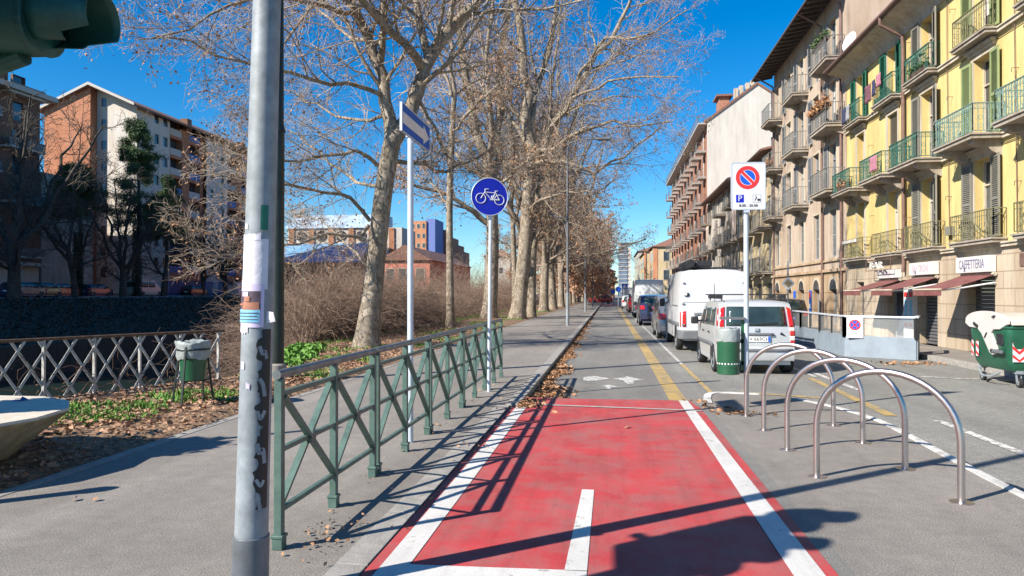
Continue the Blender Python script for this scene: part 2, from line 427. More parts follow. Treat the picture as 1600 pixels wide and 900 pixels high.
def smoothc(pts, n=4):
    out = []
    for i in range(len(pts)-1):
        p = [Vector(pts[max(0,min(len(pts)-1,i+k))]) for k in (-1,0,1,2)]
        for j in range(n):
            t = j/n
            out.append(.5*((2*p[1])+(-p[0]+p[2])*t+(2*p[0]-5*p[1]+4*p[2]-p[3])*t*t+(-p[0]+3*p[1]-3*p[2]+p[3])*t**3))
    out.append(Vector(pts[-1])); return [tuple(q) for q in out]
e1 = smoothc(EDGE[:7]); o = ribbon(e1, 0, .09, .008, -.14).build('island_kerb', M['kerbw']); o['kind'] = 'structure'
e2 = smoothc(EDGE[7:]); o = ribbon(e2, -.02, .09, .012, -.14).build('island_nose_kerb', M['kerbw']); o['kind'] = 'structure'
# markings
sheet('red_lane', [(-1.36,3.2),(1.25,3.2),(1.22,10.05),(1.15,10.72),(-1.3,10.72),(-1.33,9.6)], .004, M['red'])
mb = MB()
mb.quad((-1.29,3.2,.008),(-1.13,3.2,.008),(-1.12,10.0,.008),(-1.26,10.0,.008))
mb.quad((1.0,3.2,.008),(1.18,3.2,.008),(1.12,10.7,.008),(.99,10.7,.008))
mb.quad((-.25,4.05,.008),(-.125,4.05,.008),(-.12,5.74,.008),(-.215,5.74,.008))
mb.quad((-1.13,3.4,.008),(-.125,3.4,.008),(-.125,4.06,.008),(-1.13,4.02,.008))
o = mb.build('lane_lines', M['white']); o['kind'] = 'structure'
mb = MB(); mb.quad((-1.26,10.02,.012),(1.2,9.75,.012),(1.2,9.83,.012),(-1.26,10.1,.012)); o = mb.build('seam_strip', M['seam']); o['kind'] = 'structure'
mb = MB(); z = RZ+.004
mb.quad((.93,11.0,z),(1.2,11.0,z),(1.2,110,z),(1.02,110,z)); 
mb.quad((1.66,12.0,z),(1.74,12.0,z),(1.74,17.6,z),(1.66,17.6,z))
mb.quad((3.74,10.5,z),(3.90,10.5,z),(4.0,15.0,z),(3.88,15.0,z)); mb.quad((2.2,12.75,z),(3.4,12.2,z),(3.4,12.05,z),(2.2,12.6,z))
o = mb.build('yellow_lines', M['yellow']); o['kind'] = 'structure'
mb = MB()
mb.quad((1.66,17.6,z),(1.74,17.6,z),(1.74,110,z),(1.66,110,z))
for y in (7.3, 13.2, 19.1, 25, 31, 37): mb.quad((4.22,y,z),(4.34,y,z),(4.34,y+2.9,z),(4.22,y+2.9,z))
mb.quad((4.05,15.2,z),(4.15,15.2,z),(4.15,40,z),(4.05,40,z))
mb.quad((6.0,15.5,z),(7.9,14.9,z),(7.9,15.05,z),(6.0,15.65,z))
o = mb.build('white_lines', M['whiteworn']); o['kind'] = 'structure'
mb = MB()
def star(cx, cy, s):
    mb.poly([(cx-.33*s,cy+.35*s,z),(cx-.1*s,cy+.1*s,z),(cx-.02*s,cy-.55*s,z),(cx+.1*s,cy-.5*s,z),(cx+.14*s,cy+.1*s,z),(cx+.38*s,cy+.3*s,z),(cx+.15*s,cy+.62*s,z),(cx+.02*s,cy+.95*s,z),(cx-.12*s,cy+.7*s,z)])
star(.35, 14.0, .85); star(-.02, 13.0, .42)
mb.poly([(-.5,14.0,z),(-.3,13.9,z),(.0,14.4,z),(-.3,14.75,z),(-.52,14.6,z)])
o = mb.build('painted_bicycle_arrow', M['whiteworn']); o['kind'] = 'structure'
sheet('far_red_crossing', [(-1.3,104),(1.3,104),(1.3,118),(-1.3,118)], RZ+.004, M['redb'])
sheet('side_road', [(-1.3,118),(60,118),(60,150),(-1.3,150)], RZ+.002, M['road'])

# river bank, water, far bank
def ex(Y):
    K = [(-60,-40),(-5,-14.3),(4,-10.2),(8.7,-8.25),(12.2,-6.75),(16,-7.7),(20,-9.0),(60,-9.6),(900,-9.6)]
    for (a,xa),(b,xb) in zip(K, K[1:]):
        if a <= Y <= b: return xa+(xb-xa)*(Y-a)/(b-a)
    return K[-1][1]
def bank_z(x, Y):
    d = ex(Y)-x
    if d < 0: return .0
    st = .35 if Y < 12.4 else 2.6
    return -4.6*min(1, d/st) if Y < 12.4 else -4.6*min(1, d/3.2)**1.2
ys = list(np.arange(-60,-6,9))+list(np.arange(-6,30,.6))+list(np.arange(30,80,3))+list(np.arange(80,900,60))
V = []; cols = 34
rg = np.random.default_rng(3)
for Y in ys:
    e = ex(Y)
    xs = list(np.linspace(-4.7, e, 14)) + [e-d for d in (.12,.4,.8,1.2,1.6,2.0,2.4,2.8,3.2)] + [e-3.6-i*2 for i in range(10)] + [-45]
    for i, x in enumerate(xs):
        bz = bank_z(x, Y)
        h = 0 if i == 0 else (.035+.03*math.sin(x*2.1+Y)*math.cos(Y*1.3-x)+rg.normal(0,.008))
        V.append((x, Y, bz+h-(.02 if i == 0 else 0)))
C_ = len(xs); F = []
for i in range(len(ys)-1):
    for j in range(C_-1): F.append((i*C_+j, i*C_+j+1, (i+1)*C_+j+1, (i+1)*C_+j))
o = np_mesh('river_bank', np.array(V), np.array(F), M['soil'], smooth=True); o['kind'] = 'structure'; o.data.flip_normals()
sheet('river', [(-60,-60),(-6,-60),(-6,900),(-60,900)], -4, M['water'])
mb = MB(); prof = [(-37.9,-6),(-38,-1.9),(-38.5,-1.85),(-47,1.0),(-57.5,1.35),(-60,1.6),(-700,2)]
for (a,za),(b,zb) in zip(prof[2:], prof[3:]): mb.quad((a,-100,za),(a,1500,za),(b,1500,zb),(b,-100,zb))
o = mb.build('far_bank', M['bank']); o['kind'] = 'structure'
mb = MB(); mb.box(-38.6,-100,-6,-38,1500,-1.84); o = mb.build('embankment_wall', M['shadewall']); tag(o, 'long grey concrete embankment wall above the water on the far bank', 'embankment wall')
mb = MB(); mb.quad((-48,-100,1.05+.05),(-48,1500,1.05+.05),(-56.5,1500,1.36),(-56.5,-100,1.36)); o = mb.build('far_road', M['road']); o['kind'] = 'structure'
# ---------------------------------------------------------------- trees
def nrm(a): return a/np.maximum(np.linalg.norm(a, axis=-1, keepdims=True), 1e-9)
def tubes(P, Rd, sides=3):
    Nn, K, _ = P.shape
    T = np.empty_like(P); T[:,1:-1] = P[:,2:]-P[:,:-2]; T[:,0] = P[:,1]-P[:,0]; T[:,-1] = P[:,-1]-P[:,-2]
    T = nrm(T)
    ref = np.where(np.abs(T[:,:1,2:3]) < .8, np.array([0,0,1.]), np.array([1.,0,0]))
    U = nrm(np.cross(T, np.broadcast_to(ref, T.shape))); W = np.cross(T, U)
    q = np.arange(sides)*2*np.pi/sides
    ring = U[:,:,None,:]*np.cos(q)[None,None,:,None] + W[:,:,None,:]*np.sin(q)[None,None,:,None]
    V = (P[:,:,None,:] + ring*Rd[:,:,None,None]).reshape(-1,3)
    base = (np.arange(Nn)*K*sides)[:,None,None]; k = (np.arange(K-1)*sides)[None,:,None]; s = np.arange(sides)[None,None,:]
    s2 = (s+1) % sides
    F = np.stack([base+k+s, base+k+s2, base+k+sides+s2, base+k+sides+s], -1).reshape(-1,4)
    return V, F
def join(parts):
    V = []; F = []; off = 0
    for v, f in parts:
        V.append(v); F.append(f+off); off += len(v)
    return np.concatenate(V), np.concatenate(F)
def resample(pts, K):
    pts = np.array(pts, float); d = np.concatenate([[0], np.cumsum(np.linalg.norm(np.diff(pts, axis=0), axis=1))])
    t = np.linspace(0, d[-1], K)
    return np.stack([np.interp(t, d, pts[:,i]) for i in range(pts.shape[1])], -1)
def grow(rg, PP, PR, n, t0, t1, a0, a1, lf, K, wander, trop, rf, r_end, rmin, lmin=.25, lmax=9, up=0, side=None):
    Np, Kp, _ = PP.shape; Mx = Np*n
    idx = np.repeat(np.arange(Np), n)
    t = ((np.tile(np.arange(n), Np)+rg.random(Mx))/n)*(t1-t0)+t0
    ft = t*(Kp-1); i0 = np.minimum(ft.astype(int), Kp-2); fr = (ft-i0)[:,None]
    p = PP[idx,i0]*(1-fr)+PP[idx,i0+1]*fr
    tan = nrm(PP[idx,i0+1]-PP[idx,i0])
    r = PR[idx,i0]*(1-fr[:,0])+PR[idx,i0+1]*fr[:,0]
    Lp = np.linalg.norm(np.diff(PP, axis=1), axis=2).sum(1)[idx]
    L = np.clip(lf*Lp*(1.1-.6*t)*rg.uniform(.7,1.25,Mx), lmin, lmax)
    rv = rg.normal(size=(Mx,3)); perp = nrm(rv-(rv*tan).sum(1,keepdims=True)*tan)
    a = rg.uniform(a0,a1,Mx)[:,None]
    d = np.cos(a)*tan+np.sin(a)*perp; d[:,2] += up; d = nrm(d)
    P = np.empty((Mx,K,3)); P[:,0] = p
    seg = (L/(K-1))[:,None]
    for k in range(1,K):
        P[:,k] = P[:,k-1]+d*seg
        d = d+rg.normal(size=(Mx,3))*wander; d[:,2] += trop; d = nrm(d)
    r0 = np.maximum(np.minimum(r*rf, L*.018), rmin)
    Rr = r0[:,None]*np.linspace(1, r_end, K)[None,:]; Rr = np.maximum(Rr, rmin*.7)
    return P, Rr
LEAF = np.array([(-.5,0,0),(-.15,.42,.12),(.35,.3,.05),(.55,0,-.1),(.3,-.33,.1),(-.2,-.4,.02)])
LEAFT = np.array([(-.5,0,.15),(0,.3,0),(.5,0,.15),(0,-.3,0)])
def rotmats(rg, n, flat=None):
    q = rg.normal(size=(n,4)); 
    if flat is not None: q[:,1:3] *= flat
    q = nrm(q); w,x,y,z = q.T
    return np.stack([1-2*(y*y+z*z),2*(x*y-z*w),2*(x*z+y*w),2*(x*y+z*w),1-2*(x*x+z*z),2*(y*z-x*w),2*(x*z-y*w),2*(y*z+x*w),1-2*(x*x+y*y)],-1).reshape(-1,3,3)
def scatter(rg, pos, s0, s1, tpl=LEAFT, flat=None, zs=1):
    n = len(pos); Rm = rotmats(rg, n, flat); s = rg.uniform(s0,s1,n)
    V = np.einsum('nij,kj->nki', Rm, tpl)*s[:,None,None]; V[:,:,2] *= zs
    V = (V+pos[:,None,:]).reshape(-1,3); k = len(tpl)
    return V, (np.arange(n)[:,None]*k+np.arange(k)[None,:])
def plane_tree(seed, trunk, tr, limbs, lv=(9,9,6), leaves=2500, twr=.006, lsz=(.05,.11), mats=('bark','barks','twig','leafb'), lf=(.55,.42,.42), extra=0, droop=-.02, leafn='dry_leaves'):
    """returns function(parent) that links parts; trunk/limbs are point lists in local coords"""
    rg = np.random.default_rng(seed)
    tp = resample(trunk, 14); ti = np.linspace(0,1,14)
    trr = np.interp(ti, np.linspace(0,1,len(tr)), tr)
    flare = 1+.32*np.exp(-ti*tp[-1,2]/.4)
    T = [tubes(tp[None], (trr*flare)[None], 16)]
    LP = []; LR = []
    for pts, r0, r1 in limbs:
        q = resample(pts, 12); q[1:-1] += rg.normal(size=(10,3))*.05*np.linalg.norm(q[-1]-q[0])/6
        LP.append(q); LR.append(np.linspace(r0, r1, 12))
    LP = np.array(LP); LR = np.array(LR)
    T.append(tubes(LP, LR, 9))
    B1, R1 = grow(rg, LP, LR, lv[0], .15, 1, .45, 1.0, lf[0], 9, .15, .04, .42, .2, .010, .8, 5.5)
    T.append(tubes(B1, R1, 5))
    B2, R2 = grow(rg, B1, R1, lv[1], .12, 1, .4, 1.1, lf[1], 6, .2, .02, .6, .3, twr*1.3, .5, 2.6)
    B3, R3 = grow(rg, B2, R2, lv[2], .1, 1, .4, 1.2, lf[2], 4, .28, droop, .7, .5, twr, .3, 1.2)
    B2b, R2b = grow(rg, LP, LR, 15, .1, 1, .6, 1.3, .2, 6, .2, .03, .3, .3, twr*1.3, .5, 2)
    B4, R4 = grow(rg, B2b, R2b, 8, .1, 1, .4, 1.2, .5, 4, .28, droop, .7, .5, twr, .3, .9)
    tw = [tubes(B2,R2,3), tubes(B3,R3,3), tubes(B2b,R2b,3), tubes(B4,R4,3)]
    ends = np.concatenate([B3[:,-1], B3[:,2], B4[:,-1], B2[:,3]])
    sel = ends[rg.integers(0, len(ends), leaves)] + rg.normal(size=(leaves,3))*.05 - np.array([0,0,.05])
    lvs = scatter(rg, sel, *lsz, tpl=LEAF if leaves < 4000 else LEAFT)
    def link(parent):
        a = np_mesh('trunk', *(lambda vf: (vf[0]+np.array(wl(parent)[:]), vf[1]))(join(T)), M[mats[0]], parent, smooth=True)
        vf = join(tw); c = np_mesh('crown', vf[0]+np.array(wl(parent)[:]), vf[1], M[mats[2]], parent)
        d = np_mesh(leafn, lvs[0]+np.array(wl(parent)[:]), lvs[1], M[mats[3]], c)
        return parent
    return link
def W(px, py, Y):      # a point at street distance Y seen in that direction
    u = (px-800)/1130.; v = (450-py)/1130.; s, c = .13331, .99107
    fw = .99997-v*.00796; up = .00796+v*.99997
    d = (-s*fw+u*c, c*fw+u*s, up); t = Y/d[1]
    return (d[0]*t, Y, 1.55+d[2]*t)
def TP(base, Y, pts):
    out = []
    for p in pts:
        w = W(p[0], p[1], Y+(p[2] if len(p) > 2 else 0))
        out.append((w[0]-base[0], w[1]-base[1], w[2]-base[2]))
    return out
# T1, the big near plane
b1 = (-6.79, 19.65, 0)
tr1 = TP(b1, 19.65, [(572,546),(577,500),(583,450),(590,380),(599,300),(609,240),(614,215)])
lim1 = [
 (TP(b1,19.65,[(613,225),(607,185,.1),(598,125,.2),(590,90,.2),(570,50,0),(545,0,-.5),(515,-70,-1),(490,-180,-2)]), .21, .06),
 (TP(b1,19.65,[(594,100,.2),(596,60,-.2),(602,0,-.6),(606,-80,-1.2),(600,-190,-2)]), .11, .04),
 (TP(b1,19.65,[(613,222),(636,185,.4),(648,150,.6),(660,110,.8),(676,80,1),(705,50,1.2),(745,5,1.4),(790,-60,2),(850,-150,3)]), .24, .07),
 (TP(b1,19.65,[(660,108,.8),(645,88,.3),(625,60,-.3),(600,40,-.8),(565,0,-1.6),(530,-60,-3),(500,-150,-4)]), .14, .04),
 (TP(b1,19.65,[(668,86,.9),(660,60,.9),(650,0,1),(640,-90,1.5),(660,-200,2)]), .13, .04),
 (TP(b1,19.65,[(578,345),(548,312,-.5),(500,300,-1.2),(440,285,-1.9),(370,282,-2.5),(330,268,-2.8)]), .06, .014),
 (TP(b1,19.65,[(576,352),(562,368,-.3),(510,365,-.8),(445,385,-1.4),(390,398,-1.8),(340,402,-2.2),(300,392,-2.5)]), .055, .012),
 (TP(b1,19.65,[(592,260),(560,235,-.3),(500,245,-.8),(440,255,-1),(360,240,-1.4)]), .06, .014),
 (TP(b1,19.65,[(600,150,.1),(560,128,-.6),(500,130,-1.4),(430,110,-2.5),(350,90,-3),(280,50,-3.5),(215,62,-4)]), .07, .014),
 (TP(b1,19.65,[(560,20,-.2),(500,10,-1.4),(430,-10,-2.5),(360,5,-3),(290,48,-3.5),(225,62,-4)]), .07, .014),
 (TP(b1,19.65,[(590,95,.2),(560,60,1.2),(510,30,2.2),(460,-10,3),(420,-60,3.5)]), .07, .014),
 (TP(b1,19.65,[(604,180,.1),(570,190,1.2),(520,180,2.2),(470,150,3),(420,130,3.5)]), .06, .012),
 (TP(b1,19.65,[(600,290),(570,290,1),(520,260,2),(470,215,2.6),(430,190,3)]), .06, .012),
 (TP(b1,19.65,[(584,430),(560,400,.8),(530,370,1.6),(490,340,2.2),(450,330,2.6)]), .045, .010),
 (TP(b1,19.65,[(540,-20,-.5),(480,20,-.8),(430,90,-1),(400,170,-1.2)]), .05, .010),
 (TP(b1,19.65,[(660,60,.9),(640,20,2),(600,-20,3),(560,-80,4)]), .06, .012),
 (TP(b1,19.65,[(608,250),(660,255,.6),(690,272,1),(740,250,1.6),(790,215,2)]), .07, .015),
 (TP(b1,19.65,[(650,150,.6),(680,200,.9),(695,240,1.1),(720,262,1.2)]), .05, .02),
]
t = thing('plane_tree', b1, 'nearest plane tree, thick pale trunk forking above the arrow sign', 'tree', 'plane trees along the pavement')
plane_tree(11, tr1, (.33,.29,.265,.26,.25,.24), lim1, lv=(10,10,7), leaves=6000, twr=.0045, lsz=(.05,.115), lf=(.55,.5,.5))(t)
# T2 thin tree
b2 = (-7.06, 31.8, 0)
tr2 = TP(b2, 31.8, [(704,514),(703,420),(702,330),(704,260),(707,200)])
lim2 = [(TP(b2,31.8,[(707,205),(708,150),(705,90),(702,30),(700,-60),(705,-160)]), .13, .04),
 (TP(b2,31.8,[(706,205),(716,200,-.2),(726,182,-.4),(745,160,-.6),(775,135,-.8),(800,100,-1)]), .08, .03),
 (TP(b2,31.8,[(706,150),(690,90,.5),(670,30,1),(640,-60,1)]), .06, .02),
 (TP(b2,31.8,[(704,330),(680,290,.5),(650,275,1),(600,270,1)]), .06, .02)]
t = thing('plane_tree', b2, 'slender young tree with straight thin trunk between arrow sign and bicycle sign', 'tree', 'plane trees along the pavement')
plane_tree(12, tr2, (.19,.16,.15,.14), lim2, lv=(9,9,8), leaves=2400, twr=.006, lf=(.55,.5,.5))(t)
# T3
b3 = (-7.37, 44.4, 0)
tr3 = TP(b3, 44.4, [(764,498),(768,440),(770,380),(768,320),(766,275)])
lim3 = [(TP(b3,44.4,[(766,280),(750,240),(735,190),(725,120),(720,40),(700,-60),(690,-150)]), .33, .09),
 (TP(b3,44.4,[(768,280),(780,230,1),(778,150,1.5),(785,60,2),(800,-40,2),(810,-150,2)]), .3, .08),
 (TP(b3,44.4,[(767,352),(745,335,-.5),(715,312,-1),(690,300,-1.5),(650,292,-2),(610,270,-3)]), .2, .05),
 (TP(b3,44.4,[(767,290),(740,270,1),(700,230,2),(670,190,3),(640,140,4)]), .14, .04),
 (TP(b3,44.4,[(768,270),(770,200,-2),(760,120,-3),(765,20,-4),(770,-80,-4)]), .2, .06),
 (TP(b3,44.4,[(768,300),(800,270,-1),(830,250,-2),(860,240,-3)]), .12, .04)]
t = thing('plane_tree', b3, 'plane tree directly behind the round bicycle sign, one limb sweeping left', 'tree', 'plane trees along the pavement')
plane_tree(13, tr3, (.46,.41,.38,.37), lim3, lv=(9,9,7), leaves=3000, twr=.0065, lsz=(.07,.14), lf=(.55,.5,.5))(t)
# T4 leaning
b4 = (-5.5, 43.6, 0)
tr4 = TP(b4, 43.6, [(808,500),(815,440),(821,380),(825,320),(829,265)])
lim4 = [(TP(b4,43.6,[(829,270),(832,210),(828,150),(815,80),(808,0),(800,-100),(790,-170)]), .38, .09),
 (TP(b4,43.6,[(830,255),(850,225),(868,190),(895,145),(930,90),(960,50),(985,10),(1000,-60)]), .28, .06),
 (TP(b4,43.6,[(829,240),(862,235,-1),(900,205,-2),(950,190,-3),(1000,195,-4),(1050,190,-4)]), .14, .03),
 (TP(b4,43.6,[(828,200),(845,120,2),(865,40,2),(880,-60,3),(890,-150,3)]), .22, .06),
 (TP(b4,43.6,[(826,230),(800,190,1),(780,150,2),(770,100,2),(740,30,2)]), .16, .04),
 (TP(b4,43.6,[(827,262),(850,250,-2),(880,255,-3),(930,270,-3),(985,235,-3),(1040,190,-4)]), .14, .03),
 (TP(b4,43.6,[(900,130),(940,60,-1),(990,60,-2),(1040,40,-2),(1075,15,-3)]), .12, .03),
 (TP(b4,43.6,[(850,215),(900,150,-3),(950,130,-5),(1010,120,-6),(1060,120,-6)]), .12, .03),
 (TP(b4,43.6,[(826,330),(850,310,-2),(890,300,-3),(935,300,-4),(960,280,-4)]), .1, .03)]
t = thing('plane_tree', b4, 'big leaning plane tree right of the bicycle sign, its limbs reaching over the road', 'tree', 'plane trees along the pavement')
plane_tree(14, tr4, (.47,.43,.41,.39,.37), lim4, lv=(10,9,7), leaves=4500, twr=.0065, lsz=(.07,.14), lf=(.55,.5,.5))(t)
# generic planes for the rest of the row
def generic(seed, H=21, fork=6.5, r=.42, spread=6.5, lean=(0,0), nl=8, **k):
    rg = np.random.default_rng(seed)
    tr = [(0,0,-.05),(lean[0]*.3,lean[1]*.3,fork*.5),(lean[0],lean[1],fork)]
    limbs = []
    for i in range(nl):
        a = 2*math.pi*i/nl+rg.uniform(-.3,.3); z0 = fork*(.95 if i < nl*.6 else .6)+rg.uniform(-.8,.4)
        s = spread*rg.uniform(.55,1.1); hh = H*rg.uniform(.72,1)
        if i == 0: s *= .25; hh = H
        low = i >= nl*.7
        zf = fork+2 if low else hh
        fx = lean[0]*z0/fork; fy = lean[1]*z0/fork
        p = [(fx,fy,z0), (fx+math.cos(a)*s*.3, fy+math.sin(a)*s*.3, z0+(zf-z0)*.25), (fx+math.cos(a)*s*.6, fy+math.sin(a)*s*.6, z0+(zf-z0)*.6), (fx+math.cos(a)*s, fy+math.sin(a)*s, z0+(zf-z0)*1.0)]
        if low: p = [(fx,fy,z0),(fx+math.cos(a)*s*.4,fy+math.sin(a)*s*.4,z0+.8),(fx+math.cos(a)*s*.8,fy+math.sin(a)*s*.8,z0+1.3),(fx+math.cos(a)*s*1.1,fy+math.sin(a)*s*1.1,z0+2.2)]
        limbs.append((p, r*(.55 if not low else .28), .05))
    return plane_tree(seed, tr, (r,r*.88,r*.8), limbs, **k)
protos = []
gk = dict(lv=(8,9,6), leaves=4000, twr=.008, lsz=(.08,.16), lf=(.55,.5,.45))
rowA = []
LAB = ['dark trunk close against the leaning plane tree', 'slim plane trunk just past the dark trunk', 'tall plane left of the first lamp post, thick pale trunk',
       'plane tree with thin trunk set back towards the thicket', 'plane tree behind the first lamp post arm', 'plane tree seen between first and second lamp post']
spotsA = [(-5.1,47.3,0,'D'),(-6.9,53,2.1,'B'),(-5.5,61,.7,'A'),(-7.1,66,4,'B'),(-5.5,71.5,3.1,'A'),(-6.9,79,5.2,'B'),(-5.6,85,1.5,'A')]
gens = {'A': generic(31, H=22, r=.40, spread=7.5, lean=(.5,.2), **gk), 'B': generic(32, H=19, r=.22, spread=5.5, lean=(-.2,.3), fork=7.5, nl=7, **gk),
        'D': generic(33, H=21, r=.30, spread=6.5, lean=(.3,.5), fork=8, mats=('bark','barks','twig','leafb'), **gk)}
first = {}
LAB2 = ['plane tree with darker trunk hard against the leaning one, just behind it', 'slim plane tree a little left of and behind the dark-trunked one', 'tall thick pale plane tree standing left of the first lamp post',
        'thin trunked plane tree set back from the path near the thicket', 'plane tree directly behind the first lamp post', 'slim plane tree between the first and second lamp posts, set back', 'pale plane tree just left of the second lamp post']
for i, (x, y, a, k) in enumerate(spotsA):
    if k not in first:
        t = thing('plane_tree', (x,y,0), LAB2[i], 'tree', 'plane trees along the pavement'); gens[k](t); first[k] = t
    else:
        t = copy_tree(first[k]); t.location = (x,y,0); tag(t, LAB2[i])
    t.rotation_euler.z = a
# far trees that keep their brown leaves
gf = generic(41, H=14.5, r=.3, spread=5.2, fork=4.5, lv=(8,8,5), leaves=16000, twr=.012, lsz=(.14,.3), lf=(.5,.42,.42), mats=('bark','barks','twig','leaff'))
t0 = thing('plane_tree', (-5.6,93,0), 'far plane tree still holding rust brown leaves, in the row beyond the lamp posts', 'tree', 'brown leaved trees far down the row'); gf(t0)
for i in range(30):
    t = copy_tree(t0); t.location = ((-5.6 if i % 2 else -7.6)+random.uniform(-.3,.3), 97+i*6.2+random.uniform(-1,1), 0)
    t.rotation_euler.z = random.uniform(0,6.28); s = random.uniform(.9,1.12)+i*.008; t.scale = (s,s,s)
# trees across the river
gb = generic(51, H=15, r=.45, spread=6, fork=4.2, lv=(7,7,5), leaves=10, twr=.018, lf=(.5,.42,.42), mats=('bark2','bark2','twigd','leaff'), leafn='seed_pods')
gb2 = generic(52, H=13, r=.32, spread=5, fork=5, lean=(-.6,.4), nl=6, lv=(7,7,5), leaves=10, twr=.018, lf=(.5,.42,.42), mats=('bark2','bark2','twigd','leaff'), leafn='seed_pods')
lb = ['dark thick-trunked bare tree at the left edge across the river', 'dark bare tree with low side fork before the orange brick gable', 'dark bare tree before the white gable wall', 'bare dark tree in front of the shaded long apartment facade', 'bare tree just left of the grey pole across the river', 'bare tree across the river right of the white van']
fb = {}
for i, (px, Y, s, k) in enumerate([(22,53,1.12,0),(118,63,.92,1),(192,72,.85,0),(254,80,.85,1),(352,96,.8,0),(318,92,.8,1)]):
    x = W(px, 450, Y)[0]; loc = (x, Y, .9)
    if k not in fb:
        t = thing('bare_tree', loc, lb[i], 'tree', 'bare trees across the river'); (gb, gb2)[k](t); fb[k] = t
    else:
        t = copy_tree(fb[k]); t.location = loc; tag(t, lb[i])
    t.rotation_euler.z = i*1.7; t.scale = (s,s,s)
def conifer(name, loc, H, rad, seed, label, z0=.25, ivy=0):
    rg = np.random.default_rng(seed); t = thing(name, loc, label, 'tree')
    tp = resample([(0,0,0),(.2,.1,H*.5),(0,0,H)], 12); T = [tubes(tp[None], np.linspace(.28,.05,12)[None], 10)]
    n = 60; zz = np.sort(rg.uniform(z0,1,n)); a = rg.uniform(0,6.28,n); L = rad*(1.05-zz)**.7*rg.uniform(.6,1.15,n)
    P = np.zeros((n,6,3)); 
    for k in range(6):
        f = k/5; P[:,k,0] = np.cos(a)*L*f; P[:,k,1] = np.sin(a)*L*f; P[:,k,2] = zz*H+L*(.15*f-.25*f*f)+rg.normal(0,.04,n)
    Rr = np.linspace(.06,.015,6)[None]*np.ones((n,1)); T.append(tubes(P,Rr,4))
    B,Rb = grow(rg,P,Rr,9,.2,1,.4,1.0,.35,4,.2,0,.5,.5,.012,.3,1.3); T.append(tubes(B,Rb,3))
    Vt, Ft = join(T); np_mesh('trunk', Vt+np.array(loc), Ft, M['bark2'], t)
    pts = B.reshape(-1,3); q = pts[rg.integers(0,len(pts),42000)]+rg.normal(size=(42000,3))*.22
    v, f = scatter(rg, q, .16, .42, LEAFT*np.array([1,.35,1])); np_mesh('crown', v+np.array(loc), f, M['pine'], t)
    if ivy:
        z = rg.uniform(0,H*ivy,5000); aa = rg.uniform(0,6.28,5000); rr = rg.uniform(.25,.5,5000)*(1.1-.3*z/H)
        v, f = scatter(rg, np.stack([np.cos(aa)*rr,np.sin(aa)*rr,z],-1), .1,.2); np_mesh('ivy', v+np.array(loc), f, M['ivy'], t)
    return t
conifer('pine_tree', (W(214,450,76)[0],76,.9), 20.2, 6.2, 61, 'tall dark green pine with ivied trunk before the white apartment wall', .42, .55)
conifer('pine_tree', (W(122,450,68)[0],68,.9), 14.0, 6.5, 62, 'lower spreading pine before the orange brick gable', .62, .5)
conifer('pine_tree', (W(258,450,84)[0],84,.9), 15.0, 5.2, 63, 'broad dark pine before the shaded long facade, right of the tallest pine', .5, 0)
# ---------------------------------------------------------------- thicket on the bank
rg = np.random.default_rng(71)
def thicket(n, x0, x1, y0, y1, h0, h1):
    y = rg.uniform(y0,y1,n); e = np.array([ex(v) for v in y]); x = e-.2-rg.random(n)*(x1-x0)
    z = np.array([bank_z(a,b) for a,b in zip(x,y)])-.05
    K = 6; P = np.zeros((n,K,3)); P[:,0] = np.stack([x,y,z],-1)
    a = rg.uniform(0,6.28,n); L = (rg.uniform(h0,h1,n)-z*.62)*1.25
    # rounded left end of the mass
    L *= np.clip(.45+(y-y0)/5, .45, 1)
    d = np.stack([np.cos(a)*.45,np.sin(a)*.45,np.ones(n)],-1); d = nrm(d)
    for k in range(1,K):
        P[:,k] = P[:,k-1]+d*(L/(K-1))[:,None]
        d = d+rg.normal(size=(n,3))*.34; d[:,2] -= .08+.07*k; d = nrm(d)
    return P
P = np.concatenate([thicket(13000,0,5.5,18.0,36,1.9,3.2), thicket(7000,0,6,34,85,2.6,4.2)])
P = P[P[:,0,0] > -.455*P[:,0,1]+.2]
Rr = np.linspace(.011,.005,6)[None]*np.ones((len(P),1))
B, Rb = grow(rg,P,Rr,7,.15,1,.4,1.4,.28,4,.4,-.08,.7,.5,.0045,.2,.9)
v, f = join([tubes(P,Rr,3), tubes(B,Rb,3)])
o = np_mesh('thicket', v, f, M['brush']); tag(o, 'dense brown leafless bramble thicket along the river bank', 'thicket', kind='stuff')
# ---------------------------------------------------------------- litter, weeds
def fnoise(x, y):
    return (np.sin(x*2.3+1.3*np.sin(y*1.1))+np.sin(y*2.9+1.7*np.sin(x*1.7))+.7*np.sin(x*5.1+y*4.3))/2.7
def ground_leaves(name, pos, s0, s1, mat, label, flat=.35):
    v, f = scatter(rg, pos, s0, s1, LEAF, flat, .6); o = np_mesh(name, v, f, M[mat]); tag(o, label, 'fallen leaves', kind='stuff'); return o
n = 5200; y = 9.75+rg.exponential(1,n)*8; y = y[y < 75]; n = len(y)
x = -1.23+np.abs(rg.normal(0,1,n))*(.15+.07*np.sin(y*1.7))*np.where(y < 13, 1.25, .8)
z = RZ+.02+rg.random(n)*.05*np.exp(-(x+1.24)/.2)
z = np.where((y < 11.1), z*np.clip((y-10.3)/.8,0,1)+.02, z)
ground_leaves('kerb_leaves', np.stack([x,y,z],-1), .03, .10, 'litter', 'drift of dry brown leaves in the gutter along the left kerb', .8)
n = 420; x = rg.uniform(-2.2,-1.3,n); y = 4.2+rg.random(n)*9; k = (np.abs(x+1.97) < .05) | (rg.random(n) < .12); x = x[k]; y = y[k]
c = np.array([(-1.35,7.2),(-1.75,4.25),(-1.28,9.6),(-1.8,4.6)]); 
